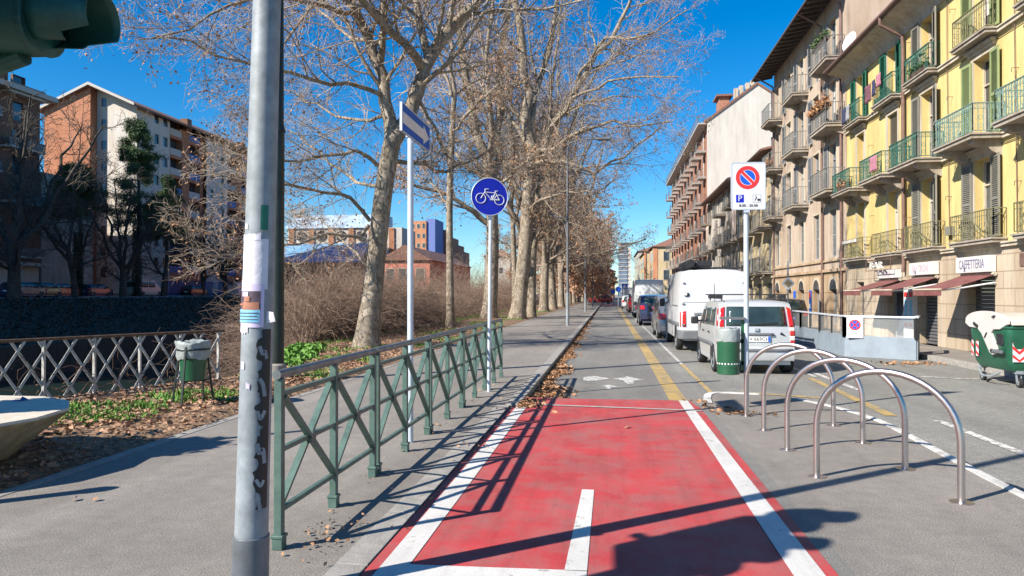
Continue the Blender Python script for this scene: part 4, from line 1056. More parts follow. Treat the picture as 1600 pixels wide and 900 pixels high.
# pavement lamp posts down the row
def lamp_post(x, y, h, label, arm=True):
    t = thing('lamp_post', (x,y,0), label, 'lamp post', 'slim lamp posts on the left pavement')
    MB().tube([(x,y,0),(x,y,1.6)], .085, 14).build('base', M['galv'], t, smooth='a')
    MB().tube([(x,y,1.6),(x,y,h)], [.07,.045], 12).build('shaft', M['grplas'], t, smooth='a')
    if arm:
        MB().tube([(x,y,4.1),(x-.12,y,4.9),(x-.1,y,5.0),(x-.25,y,5.25),(x-.7,y,5.35),(x-.9,y,5.5)], .035, 8).build('side_arm', M['grplas'], t, smooth='a')
    MB().tube([(x,y,h),(x+.1,y,h+.25),(x+.6,y,h+.4),(x+1.5,y,h+.45)], .035, 8).build('top_arm', M['grplas'], t, smooth='a')
    mb = MB(); mb.box(x+1.4,y-.14,h+.36,x+2.1,y+.14,h+.48); mb.build('lamp_head', M['grplas'], t, bevel=.04)
lamp_post(-2.0, 35.1, 8.6, 'first dark lamp post on the left pavement, with a hooked side arm')
for y, l in ((62.8,'second lamp post down the left pavement'),(90,'third lamp post down the left pavement'),(117,'fourth lamp post, small, far down the left pavement'),(144,'farthest lamp post at the end of the left pavement')): lamp_post(-2.05, y, 8.6, l, False)
# container
t = thing('waste_container', (7.9,14.6,RZ), 'dark green wheeled waste container with domed white lid at the right edge', 'waste container')
x0,x1,y0,y1 = 6.98,8.85,13.85,15.25; zb = .16; zt = .93
mb = MB(); n_ = 6
ringz = [(zb,.86),(zb+.12,.93),(.5,.97),(zt-.08,1.0),(zt,1.0),(zt+.0,1.03),(zt+.05,1.03)]
cx_, cy_ = (x0+x1)/2,(y0+y1)/2; hx, hy = (x1-x0)/2,(y1-y0)/2
base_ = rrect(hx,hy,.12); n_ = len(base_); V_ = []; F_ = []
for z, s_ in ringz: V_ += [(cx_+a*s_, cy_+b*s_, z) for a,b in base_]
for i in range(len(ringz)-1):
    for k in range(n_): F_.append((i*n_+k, i*n_+(k+1)%n_, (i+1)*n_+(k+1)%n_, (i+1)*n_+k))
F_.append(tuple(range(n_))[::-1]); F_.append(tuple((len(ringz)-1)*n_+k for k in range(n_)))
mb.add(V_, F_); mb.build('body', M['dump'], t, smooth='a', bevel=.01)
# domed lid with end cheeks
prof = [(y0-.06,zt+.06)]+[(cy_-(hy+.06)*math.cos(q), zt+.06+.21*math.sin(q)**.8) for q in [math.pi*k/14 for k in range(1,14)]]+[(y1+.06,zt+.06)]
MB().prism(prof, 'x', x0+.05, x1+.05).build('lid', M['lidb'], t, bevel=.015)
ck = MB(); cheek = prof+[(y1-.2,zt-.02),(cy_+.35,zt-.04),(cy_+.12,zt-.08),(cy_+.08,zt-.34),(cy_+.0,zt-.44),(cy_-.10,zt-.45),(cy_-.17,zt-.36),(cy_-.13,zt-.22),(cy_-.0,zt-.02),(y0+.1,zt+.02)]
# arm leans toward the front: mirror so that the arm comes down in the middle
arm = [(y1+.06,zt+.05)]+[(cy_+(hy+.06)*math.cos(q), zt+.08+.22*math.sin(q)**.8) for q in [math.pi*k/14 for k in range(1,14)]]+[(y0-.05,zt+.08),(y0+.12,zt-.02),(cy_-.1,zt-.03),(cy_-.16,zt-.1),(cy_-.36,zt-.4),(cy_-.42,zt-.47),(cy_-.52,zt-.47),(cy_-.57,zt-.38),(cy_-.42,zt-.2),(cy_+.05,zt-.02),(y1-.1,zt-.02)]
arm = [(y1+.06,zt+.05)]+[(cy_+(hy+.06)*math.cos(q), zt+.08+.22*math.sin(q)**.8) for q in [math.pi*k/14 for k in range(1,14)]]+[(y0-.05,zt+.08),(y0+.2,zt-.02),(y0+.42,zt-.03),(y0+.5,zt-.10),(y0+.33,zt-.38),(y0+.36,zt-.46),(y0+.45,zt-.50),(y0+.55,zt-.46),(y0+.85,zt-.12),(y0+1.0,zt-.03),(y1-.1,zt-.02)]
MB().prism(arm, 'x', x0-.035, x0+.02).build('lid_arm', M['lid'], t, bevel=.006)
MB().cyl((x0-.06,y0+.45,zt-.42),(x0+.05,y0+.45,zt-.42),.035).build('pivot', M['black'], t)
MB().bar((x0-.05,y0+.95,zt-.0),(x0-.05,y0+1.1,zt+.06),.02,.05).build('lid_handle', M['black'], t)
MB().box(x0-.012,y0+.15,zt-.30,x0+.03,y0+.36,zt-.10).build('side_plate', M['black'], t, bevel=.01)
MB().bar((x0-.04,y0+.10,zt-.42),(x0-.04,y0+.42,zt-.42),.05,.06).build('lift_pin', M['grplas'], t, bevel=.01)
def chevron(name, px_, py_, z0, z1, w, axis):
    wh = MB(); rd = MB(); 
    def P3(a, z, o_): return (px_-o_, py_+a, z) if axis == 'x' else (px_+a, py_-o_, z)
    wh.poly([P3(-w/2,z0,.003),P3(w/2,z0,.003),P3(w/2,z1,.003),P3(-w/2,z1,.003)])
    h = (z1-z0); k = 0; z = z0-.02
    while z < z1:
        za = max(z,z0); 
        if axis == 'y':
            pts = [(-w/2,z+.1),(0,z),(w/2,z+.1),(w/2,z+.16),(0,z+.06),(-w/2,z+.16)]
        else: pts = [(-w/2,z),(w/2,z+.07),(w/2,z+.14),(-w/2,z+.07)]
        pts = [(a, min(max(b,z0),z1)) for a,b in pts]
        rd.poly([P3(a,b,.006) for a,b in pts]); z += .15
    a = wh.build('sticker', M['signwhite'], t, fixn=False); rd.build('red_chevrons', M['signred'], a, fixn=False)
chevron('c', x0+.20, y0+.02, .34, .68, .22, 'y'); chevron('c', x0+.02, y1-.30, .36, .66, .10, 'x'); chevron('c', x0+.02, y1-.12, .36, .66, .08, 'x'); chevron('c', x1-.2, y0+.02, .34, .68, .22, 'y')
for wx, wy in ((x0+.25,y0+.12),(x0+.2,y1-.14),(x1-.2,y0+.12),(x1-.2,y1-.14)):
    w = MB().cyl((wx-.025,wy,RZ+.085),(wx+.025,wy,RZ+.085),.085,n=20).build('wheel', M['rubber'], t, smooth='a')
    mb = MB(); mb.cyl((wx-.028,wy,RZ+.085),(wx+.028,wy,RZ+.085),.045,n=12); mb.bar((wx-.035,wy,RZ+.085),(wx-.035,wy+.05,zb+.03),.01,.05); mb.bar((wx+.035,wy,RZ+.085),(wx+.035,wy+.05,zb+.03),.01,.05); mb.box(wx-.06,wy-.03,zb-.04,wx+.06,wy+.1,zb+.02); mb.build('caster_fork', M['galv'], w)
mb = MB(); mb.tube([(x0+.05,y0+.35,.12),(x0,y0+.6,.02),(x0,y0+.9,.02),(x0+.05,y1-.3,.12)],.02,8); mb.build('brake_bar', M['galv'], t)
# outdoor seating enclosure with its sign
t = thing('terrace_barrier', (6.9,20.5,RZ), 'blue grey terrace barrier with glass panes in front of the shops', 'barrier')
pl = [(6.42,30.5),(6.40,25.4),(6.22,20.3),(7.62,19.3),(8.1,20.4)]
M['bpanel'] = plain('barrier_panel', (.21,.255,.30), .6, var=.12, scale=3)
M['bglass'] = glassy('barrier_glass', (.3,.3,.28), .1)
m_, nt_, b_ = newmat('clear_pane'); b_.inputs['Base Color'].default_value = (.8,.85,.85,1); b_.inputs['Roughness'].default_value = .05; b_.inputs['Alpha'].default_value = .10; M['pane'] = m_
for (a, b) in zip(pl, pl[1:]):
    A_ = Vector((*a,0)); B_ = Vector((*b,0)); L = (B_-A_).length; u = (B_-A_)/L
    MB().bar(A_+Vector((0,0,.16)), B_+Vector((0,0,.16)), .06, .56).build('lower_panel', M['bpanel'], t, bevel=.004)
    MB().bar(A_+Vector((0,0,.95)), B_+Vector((0,0,.95)), .10, .05).build('top_rail', M['galvl'], t, bevel=.01)
    MB().bar(A_+Vector((0,0,.68)), B_+Vector((0,0,.68)), .012, .5).build('glass_pane', M['pane'], t)
    n_ = max(1, round(L/1.25))
    for k in range(n_+1):
        p = A_+u*(L*k/n_); w = .10 if k % 2 == 0 else .05
        MB().box(p.x-w/2,p.y-w/2,.40,p.x+w/2,p.y+w/2,.94).build('post', M['black'], t)
t3 = thing('no_stopping_sign', (6.5,20.15,RZ), 'white sign with red and blue no stopping roundel on the corner of the terrace barrier', 'road sign')
q0 = Vector((6.28,20.20,0)); qu = (Vector((7.62,19.3,0))-Vector((6.22,20.3,0))).normalized()
Mq = Matrix.Translation((6.40,20.06,.66)) @ rotz(math.atan2(qu.y,qu.x)+R(10)) @ Matrix.Rotation(R(90),4,'X')
def sq(name, fn, mat, par): mb = MB(); mb.M = Mq; fn(mb); return mb.build(name, M[mat], par)
pn = sq('panel', lambda mb: mb.prism(rrect(.20,.27,.01),'z',-.02,0), 'signwhite', t3)
sq('roundel_field', lambda mb: dsc(mb,(0,.07),.12,.003), 'signmid', pn)
def rr2(mb):
    ring(mb,(0,.07),.108,.14,.006)
    for a in (45,135): u = Vector((math.cos(R(a)),math.sin(R(a)),0)); mb.bar(Vector((0,.07,.005))-u*.115, Vector((0,.07,.005))+u*.115,.03,.003)
sq('roundel', rr2, 'signred', pn); sq('arrows', lambda mb: mb.text('< 0-24 >', .07, Matrix.Translation((0,-.15,.004)), .001), 'ink', pn)
# priority sign further down
t = thing('priority_sign', (4.9,27.0,RZ), 'yellow and white diamond priority sign behind the silver car', 'road sign')
t.location = (W(1231,430,27.5)[0],27.5,RZ); px_ = t.location.x
MB().tube([(px_,27.5,RZ),(px_,27.5,2.75)], .03, 10).build('pole', M['galv'], t)
zc = W(1231,443,27.5)[2]
mb = MB(); mb.M = Matrix.Translation((px_,27.46,zc)) @ Matrix.Rotation(R(90),4,'X') @ rotz(R(45)); mb.box(-.17,-.17,-.01,.17,.17,0); mb.build('panel', M['signwhite'], t)
mb = MB(); mb.M = Matrix.Translation((px_,27.46,zc)) @ Matrix.Rotation(R(90),4,'X') @ rotz(R(45)); mb.box(-.11,-.11,.001,.11,.11,.004); mb.build('yellow_field', M['yellow'], t)
# far signs at the crossing
for px, Y, zpx_, kind, lab in [(966,85,452,'r','round blue sign at the far crossing'),(976,88,447,'s','square blue pedestrian crossing sign at the far crossing'),(958,100,456,'r','smaller round blue sign left of the others at the far crossing')]:
    p = W(px, zpx_, Y); t = thing('blue_sign', (p[0],Y,RZ), lab, 'road sign')
    MB().tube([(p[0],Y,RZ),(p[0],Y,p[2])], .04, 8).build('pole', M['galv'], t)
    mb = MB(); mb.M = Matrix.Translation((p[0],Y-.06,p[2])) @ Matrix.Rotation(R(90),4,'X')
    mb.lathe([(.32,0),(.32,.02)], n=20) if kind == 'r' else mb.box(-.32,-.32,0,.32,.32,.02); mb.build('panel', M['signmid'], t)
    if kind == 's':
        mb = MB(); mb.M = Matrix.Translation((p[0],Y-.085,p[2])) @ Matrix.Rotation(R(90),4,'X'); mb.poly([(-.24,-.22,.006),(.24,-.22,.006),(0,.25,.006)]); mb.build('triangle', M['signwhite'], t)

t = thing('shadow_post', (-7.15,4.85,0), 'tall thin post added outside the left edge to throw the long shadow on the pavement', 'post'); MB().tube([(-7.15,4.85,0),(-7.15,4.85,3.6)], .05, 12).build('shaft', M['galv'], t, smooth='a'); MB().lathe([(.09,0),(.09,.03),(.05,.05)], (-7.15,4.85,0), 16).build('foot', M['galv'], t)  # post added out of view only for its long thin shadow
t = thing('shadow_bollard', (-5.05,4.42,0), 'short round post added by the planter, unseen, to cast a shadow into view', 'shadow_bollard'); MB().lathe([(.09,0),(.09,.06),(.07,.08),(.07,.85),(.085,.88),(.085,.95),(.05,1.0)], (-5.05,4.42,0), 18).build('post', M['dkgreen'], t, smooth='a')  # short post out of view, added for the shadow tip it casts

# torn paper, tape and glue residue on the big pole, and a slot in the container's arm
tp_ = [o for o in COL.objects if o.name == 'lamp_pole'][0]
for (py0,py1,a0_,a1_,m_) in [(368,374,200,300,'paper'),(441,446,190,316,'paper'),(511,519,210,262,'paper'),(566,574,236,252,'paper'),(598,604,262,276,'lilac'),(352,358,230,246,'paper')]:
    mb = MB(); n_ = 12; vs = []; fs = []
    for i in range(n_+1):
        a_ = R(a0_+(a1_-a0_)*i/n_)
        for py, sg_ in ((py0,-1),(py1,1)):
            z = zpx(py+sg_*rg_.uniform(-1,3.5)); r = rad(z)+.0032; vs.append((polex(z)+r*math.cos(a_), 3.45+r*math.sin(a_), z))
    for i in range(n_): fs.append((2*i,2*i+1,2*i+3,2*i+2))
    mb.add(vs, fs); mb.build('torn_paper', M[m_], tp_, fixn=False)
mb = MB(); mb.v = []; a_ = R(330); z0_, z1_ = zpx(505), zpx(486)
mb.add([(polex(z0_)+rad(z0_)*math.cos(a_),3.45+rad(z0_)*math.sin(a_),z0_),(polex(z0_)+rad(z0_)*1.5,3.41,z0_+.01),(polex(z0_)+rad(z0_)*1.42,3.40,z1_-.005),(polex(z0_)+rad(z0_)*math.cos(a_),3.45+rad(z0_)*math.sin(a_),z1_)], [(0,1,2,3)]); mb.build('loose_corner', M['paper'], tp_)
wc_ = [o for o in COL.objects if o.name == 'waste_container'][0]
MB().bar((x0-.042,y0+.62,zt-.10),(x0-.042,y0+.70,zt-.20),.012,.035,(1,0,0)).build('arm_slot', M['black'], wc_)
MB().bar((x0-.042,y0+.33,zt+.22),(x0-.042,y0+.40,zt+.19),.02,.06,(1,0,0)).build('lid_hinge', M['black'], wc_)

ps_ = [o for o in COL.objects if o.name == 'poster'][0]
for k, (p0_, p1_, a0_, a1_, m_) in enumerate([(488,489.5,208,300,'pdark'),(493,494.2,206,296,'pdark'),(498,499,210,300,'pdark'),(456,463,236,262,'lilac'),(463,471,246,268,'pbrown'),(474,477,214,240,'pbrown')]):
    cylpatch(polex, 3.45, rad, zpx(p1_), zpx(p0_), R(a0_), R(a1_), off=.0092, n=8, m=1).build('printed_line' if m_ == 'pdark' else 'printed_shape', M[m_], ps_, smooth=True, fixn=False)
# ---------------------------------------------------------------- buildings
def fac(mb, xf, sg, y0, y1, z0, z1, ops, dp=.22, axis='x'):
    """wall plane with rectangular openings and reveals. axis x: plane X=xf, spans Y; axis y: plane Y=xf, spans X. sg outward sign"""
    ysn = sorted({y0,y1}|{v for o in ops for v in o[:2] if y0 < v < y1}); zs = sorted({z0,z1}|{v for o in ops for v in o[2:4] if z0 < v < z1})
    P3 = (lambda y, z, d=0: (xf-sg*d, y, z)) if axis == 'x' else (lambda y, z, d=0: (y, xf-sg*d, z))
    for a, b in zip(ysn, ysn[1:]):
        for c, d in zip(zs, zs[1:]):
            my, mz = (a+b)/2, (c+d)/2
            if any(o[0] < my < o[1] and o[2] < mz < o[3] for o in ops): continue
            mb.quad(P3(a,c),P3(b,c),P3(b,d),P3(a,d))
    for a,b,c,d in [o[:4] for o in ops]:
        mb.quad(P3(a,c),P3(a,d),P3(a,d,dp),P3(a,c,dp)); mb.quad(P3(b,c),P3(b,d),P3(b,d,dp),P3(b,c,dp))
        mb.quad(P3(a,d),P3(b,d),P3(b,d,dp),P3(a,d,dp)); mb.quad(P3(a,c),P3(b,c),P3(b,c,dp),P3(a,c,dp))
    return mb
def bx(mb, xf, sg, d0, d1, y0, y1, z0, z1, axis='x'):
    """box standing d0..d1 outward from the wall plane"""
    if axis == 'x': mb.box(xf+sg*d0, y0, z0, xf+sg*d1, y1, z1)
    else: mb.box(y0, xf+sg*d0, z0, y1, xf+sg*d1, z1)
    return mb
RW = random.Random(4)
def window(b, xf, sg, a, c, z0, z1, fm='signwhite', dp=.2, axis='x', mull=1, mat='wglass', bars=1):
    w = bx(MB(), xf, sg, -dp-.02, -dp, a, c, z0, z1, axis).build('window', M[mat], b)
    mb = MB(); t = .05
    bx(mb,xf,sg,-dp,-dp+.05,a,a+t,z0,z1,axis); bx(mb,xf,sg,-dp,-dp+.05,c-t,c,z0,z1,axis)
    bx(mb,xf,sg,-dp,-dp+.05,a+t,c-t,z1-t,z1,axis); bx(mb,xf,sg,-dp,-dp+.05,a+t,c-t,z0,z0+t,axis)
    if mull: bx(mb,xf,sg,-dp,-dp+.055,(a+c)/2-.03,(a+c)/2+.03,z0+t,z1-t,axis)
    if bars: bx(mb,xf,sg,-dp,-dp+.052,a+t,c-t,z0+(z1-z0)*.68,z0+(z1-z0)*.68+.04,axis)
    mb.build('frame', M[fm], w)
    k = RW.random()
    if k < .6:
        f0, f1 = ((.06,.42),(.55,.94),(.06,.94))[int(k*5)]; bx(MB(),xf,sg,-dp+.004,-dp+.012,a+(c-a)*f0,a+(c-a)*f1,z0+.06+(0 if k < .4 else (z1-z0)*.35),z1-.06,axis).build('curtain', M['curt'], w)
    return w
def louvre(b, xf, sg, a, c, z0, z1, mat, d0=.02, hinge=None, ang=0, closed=False):
    """louvred shutter leaf; hinge y and opening angle to swing it off the wall"""
    mb = MB(); t = .055
    W_ = c-a
    if hinge is not None:
        hy = a if hinge == 'a' else c
        mb.M = Matrix.Translation((xf+sg*d0, hy, 0)) @ rotz((ang if hinge == 'a' else -ang)*sg*-1)
        y0_, y1_ = (0, W_) if hinge == 'a' else (-W_, 0); x0_, x1_ = (0, sg*.04)
    else: y0_, y1_, x0_, x1_ = a, c, xf+sg*d0, xf+sg*(d0+.04)
    mb.box(x0_,y0_,z0,x1_,y0_+t,z1); mb.box(x0_,y1_-t,z0,x1_,y1_,z1); 
    for zz in (z0, z0+(z1-z0)*.45, z1-.08): mb.box(x0_,y0_+t,zz,x1_,y1_-t,zz+.08)
    z = z0+.10; xm = (x0_+x1_)/2
    while z < z1-.1:
        mb.add([(xm-sg*.016,y0_+t,z+.035),(xm-sg*.016,y1_-t,z+.035),(xm+sg*.016,y1_-t,z),(xm+sg*.016,y0_+t,z)], [(0,1,2,3)]); z += .052
    mb.box(x0_+sg*.004, y0_+t, z0+.05, x0_+sg*.008, y1_-t, z1-.05)
    return mb.build('shutter', mat, b)
def railing(par, xf, sg, pr, y0, y1, z, h, mat, style=0, step=.11, rb=.008):
    mb = MB(); xo = xf+sg*(pr-.03); xi = xf+sg*.02
    for a, b in (((xi,y0+.02),(xo,y0+.02)),((xo,y0+.02),(xo,y1-.02)),((xo,y1-.02),(xi,y1-.02))):
        A_ = Vector((*a,0)); B_ = Vector((*b,0)); L = (B_-A_).length; u = (B_-A_)/L
        mb.bar(A_+Vector((0,0,z+h)),B_+Vector((0,0,z+h)),.04,.022); mb.bar(A_+Vector((0,0,z+.06)),B_+Vector((0,0,z+.06)),.02,.02)
        if style: mb.bar(A_+Vector((0,0,z+h-.14)),B_+Vector((0,0,z+h-.14)),.014,.014)
        n_ = max(2, int(L/step))
        for k in range(n_+1):
            p = A_+u*(L*k/n_)
            mb.bar(p+Vector((0,0,z+.06)), p+Vector((0,0,z+h)), rb*2)
            if style == 1 and k < n_:
                q = p+u*(L/n_/2)
                for zz, r in ((z+h-.07,.035),(z+h*.52,.045),(z+.18,.04)):
                    pts = [q+u*(r*math.cos(2*math.pi*i/8))+Vector((0,0,zz+r*1.3*math.sin(2*math.pi*i/8))) for i in range(8)]
                    if k % (1 if zz > z+h-.1 else 2) == 0: mb.tube(pts, .006, 4, closed=True)
        if style == 2 and L > 1.2:
            for sg2 in (-1,1):
                pts = [A_+u*(L/2+sg2*L*.42*s)+Vector((0,0,z+.14+.30*(1-s)**1.5+.05*math.sin(s*9))) for s in [i/10 for i in range(11)]]
                mb.tube(pts, .012, 4)
                for s in (.2,.5,.8):
                    c = A_+u*(L/2+sg2*L*.42*s)+Vector((0,0,z+.3)); mb.tube([c+u*(.08*math.cos(i*.8))+Vector((0,0,.1*math.sin(i*.8))) for i in range(8)], .008, 4, closed=True)
    return mb.build('railing', mat, par)
def bracket(par, xf, sg, pr, y, z, mat, h=.42, w=.22):
    P_ = [(0,0),(pr*.92,0),(pr*.92,-h*.22),(pr*.7,-h*.42),(pr*.5,-h*.38),(pr*.3,-h*.75),(0,-h)]
    return MB().prism([(xf+sg*a, z+b) for a,b in P_], 'y', y-w/2, y+w/2).build('bracket', mat, par)
def balcony(b, xf, sg, pr, y0, y1, z, h, slabm, railm, style=0, th=.13, br=0, step=.11, label=None):
    mb = MB(); bx(mb, xf, sg, 0.0, pr, y0, y1, z-th, z); bx(mb, xf, sg, 0, pr+.04, y0-.04, y1+.04, z-.04, z+.003)
    s = mb.build('balcony', slabm, b, label=label)
    railing(s, xf, sg, pr, y0, y1, z, h, railm, style, step)
    if br:
        for yy in (y0+.28, y1-.28): bracket(s, xf, sg, pr*.95, yy, z-th-.002, slabm, h=br)
    return s
def cloth(par_name, label, p0, p1, h, mat, sag=.03):
    """hanging cloth, top-level"""
    A_ = Vector(p0); B_ = Vector(p1); mb = MB(); n_ = 10; m_ = 6; vs = []; fs = []
    u = (B_-A_).normalized(); w = Vector((-u.y,u.x,0))
    for j in range(m_+1):
        for i in range(n_+1):
            f_ = i/n_; g_ = j/m_
            p = A_.lerp(B_, f_)+Vector((0,0,-h*g_))+w*(sag*math.sin(f_*17+g_*2)*(.3+g_)); vs.append(p)
    for j in range(m_):
        for i in range(n_): a = j*(n_+1)+i; fs.append((a,a+1,a+n_+2,a+n_+1))
    mb.add(vs, fs); o = mb.build(par_name, mat, smooth=True); so = o.modifiers.new('s','SOLIDIFY'); so.thickness = .01
    tag(o, label, par_name.replace('_',' ')); return o

M['yel'] = plaster('yellow_plaster', (.61,.485,.205), .16)
M['stone'] = plaster('stone_base', (.47,.395,.30), .22, courses=.42)
M['cream'] = plaster('cream_trim', (.50,.45,.36), .2, scale=1.5)
M['slabg'] = plaster('balcony_stone', (.36,.32,.27), .3, scale=2)
M['beige'] = plaster('beige_plaster', (.46,.375,.295), .22)
M['beige2'] = plaster('beige_rendered_base', (.46,.34,.22), .3, courses=.8)
M['shgrey'] = plain('grey_shutter', (.20,.19,.16), .6, var=.1); M['shgreen'] = plain('green_shutter', (.015,.11,.07), .55, var=.15)
M['sholive'] = plain('olive_shutter', (.24,.29,.13), .6, var=.1); M['shblue'] = plain('grey_blue_shutter', (.24,.245,.25), .6, var=.12); M['shbrown'] = plain('brown_roller_shutter', (.2,.17,.13), .6, var=.1)
M['railgreen'] = plain('old_green_iron', (.03,.12,.09), .6, var=.3, scale=8); M['railverd'] = plain('verdigris_iron', (.16,.25,.22), .65, var=.3, scale=8); M['railol'] = plain('olive_iron', (.18,.17,.09), .6, var=.3, scale=8)
M['railgrey'] = plain('grey_iron', (.16,.165,.16), .6, var=.2)
M['pipe'] = plain('brown_downpipe', (.17,.10,.08), .5, .1, var=.2); M['soffit'] = plain('dark_timber', (.085,.06,.045), .8, var=.25); M['tile'] = plain('roof_tile', (.20,.10,.07), .85, var=.3, scale=6, bmp=.5, bs=10)
M['rollg'] = plain('roller_grille', (.16,.16,.17), .5, .4, var=.2); M['awn'] = plain('burgundy_awning', (.17,.055,.05), .8, var=.15, scale=3, c2=(.22,.085,.075))
M['shopw'] = plain('shop_sign_white', (.56,.55,.52), .5, var=.06); M['shopink'] = plain('shop_sign_letters', (.16,.15,.24), .6, var=.1)
M['curt'] = plain('curtain', (.48,.46,.42), .8, var=.1); M['orange'] = plain('orange_panel', (.45,.15,.05), .6)
M['door_b'] = glassy('shop_door_glass', (.03,.05,.08))
# ---- A: yellow building with shops
XF = 9.6
A = thing('yellow_building', (XF,21,0), 'yellow apartment building with green iron balconies and shops below, at the right edge', 'building')
YA0, YA1 = 9.0, 31.0
bays = [(17.0,.95),(20.12,.95),(23.38,.95),(26.13,.90),(29.3,.85)]
extra_b = [(13.7,.95),(10.6,.95)]
ops = []
Z = [(2.95,5.05),(5.52,7.70),(8.18,9.95)]
for yc, w in bays+extra_b:
    for (a, b) in Z: ops.append((yc-w/2, yc+w/2, a, b))
mb = fac(MB(), XF, -1, YA0, YA1, 2.80, 10.75, ops, .28)
mb.box(XF+6,YA0,2.8,XF+6.01,YA1,10.75); mb.quad((XF,YA0,2.8),(XF+6,YA0,2.8),(XF+6,YA0,10.75),(XF,YA0,10.75)); mb.quad((XF,YA1,2.8),(XF+6,YA1,2.8),(XF+6,YA1,10.75),(XF,YA1,10.75))
mb.build('wall', M['yel'], A, fixn=False)
gops = [(19.55,20.95,.0,2.0),(22.75,24.0,0,2.0),(24.95,26.6,0,2.0),(28.95,29.75,0,2.0),(15.3,17.3,0,2.0),(11.5,13.5,0,2.0)]
mb = fac(MB(), XF-.03, -1, YA0, YA1, 0, 2.70, gops, .35); mb.build('stone_base', M['stone'], A, fixn=False)
mb = MB()
bx(mb, XF, -1, .0, .12, YA0, YA1, 2.70, 2.80); bx(mb, XF, -1, .0, .16, YA0, YA1, 2.78, 2.82)
for zz in (5.36, 8.02):
    bx(mb, XF, -1, .0, .09, YA0, YA1, zz, zz+.11); bx(mb, XF, -1, 0, .13, YA0, YA1, zz+.09, zz+.125)
mb.build('cornice', M['cream'], A)
MB().prism([(XF-.75,10.60),(XF-.75,10.72),(XF+6,12.6),(XF+6,12.4)], 'y', YA0, YA1+.1).build('roof', M['tile'], A)
mb = MB(); mb.prism([(XF-.74,10.58),(XF-.74,10.50),(XF-.5,10.46),(XF-.22,10.34),(XF-.08,10.18),(XF-.05,10.02),(XF+.02,10.0),(XF+.02,10.75)], 'y', YA0, YA1); mb.build('eave', M['cream'], A)
MB().tube([(XF-.82,YA0,10.62),(XF-.82,YA1+.1,10.62)], .07, 10).build('gutter', M['pipe'], A, smooth='a')
for y in (24.98, 10.0):
    MB().tube([(XF-.82,y,10.58),(XF-.82,y,10.35),(XF-.5,y,10.15),(XF-.14,y,9.95),(XF-.12,y,9.6),(XF-.12,y,2.6),(XF-.14,y,2.25)], .055, 10).build('downpipe', M['pipe'], A, smooth='a')
MB().lathe([(.02,0),(.38,.10),(.4,.12)], (0,0,0), 24)
mb = MB(); mb.M = Matrix.Translation((9.35,29.6,11.35)) @ rotz(R(200)) @ Matrix.Rotation(R(75),4,'Y'); mb.lathe([(.02,0),(.2,.03),(.36,.09),(.38,.10)], n=24); dish = mb.build('satellite_dish', M['signwhite'], A, smooth='a'); MB().tube([(9.4,29.6,11.3),(9.6,29.6,11.0),(9.6,29.6,10.8)],.02,6).build('dish_mast', M['galv'], dish)
sty = { # per bay: shutters per floor (mat, openangle) ; rail material per floor
 0: (('shgrey','sholive','shgrey'),('railol','railverd','railol')),
 1: (('shgrey','sholive','sholive'),('railol','railverd','railol')),
 2: (('shgrey','shgrey','shgrey'),('railol','railgreen','railgreen')),
 3: ((None,'shbrown','shgreen'),('railol','railgreen','railgreen')),
 4: ((None,None,'shgreen'),('railol','railgreen','railgreen'))}
for i, (yc, w) in enumerate(bays+extra_b):
    shs, rls = sty.get(i, sty[0])
    for fl, (a, b) in enumerate(Z):
        y0, y1 = yc-w/2, yc+w/2
        window(A, XF, -1, y0, y1, a, b, 'cream', dp=.26)
        # moulded surround (cream)
        mb = MB(); bx(mb,XF,-1,0,.04,y0-.12,y0,a,b+.12); bx(mb,XF,-1,0,.04,y1,y1+.12,a,b+.12); bx(mb,XF,-1,0,.04,y0,y1,b,b+.12)
        if fl < 2: bx(mb,XF,-1,0,.16,y0-.22,y1+.22,b+.2,b+.27); bx(mb,XF,-1,0,.10,y0-.17,y1+.17,b+.12,b+.2)
        mb.build('window_surround', M['cream'], A)
        sm = shs[fl]
        if sm == 'shbrown': 
            louvre(A, XF, -1, y0, y1, a, b, M[sm], d0=-.1)
        elif sm:
            louvre(A, XF, -1, y1+.02, y1+.02+w/2, a+.02, b-.02, M[sm], .055, 'a', R(3)); louvre(A, XF, -1, y0-w/2-.02, y0-.02, a+.02, b-.02, M[sm], .055, 'c', R(5 if i != 2 else 14))
        if fl == 1: balcony(A, XF, -1, .78, yc-1.06, yc+1.06, 5.50, .74, M['slabg'], M[rls[1]], 1, .13, .40)
        elif fl == 0: balcony(A, XF, -1, .34, yc-1.1, yc+1.15, 2.93, .72, M['slabg'], M[rls[0]], 2, .12, .0)
        else: balcony(A, XF, -1, .36, yc-.85, yc+.95, 8.16, .74, M['slabg'], M[rls[2]], 1 if i else 0, .12, 0)
MB().box(XF-.1,25.75,3.3,XF+.1,26.0,4.4)
for j,(a,b,c,d) in enumerate([(25.75,26.1,3.0,3.5),(25.75,26.1,3.5,4.2)]): bx(MB(),XF,-1,-.18,-.17,a,b,c,d).build('curtain', M['orange' if j == 0 else 'curt'], A)
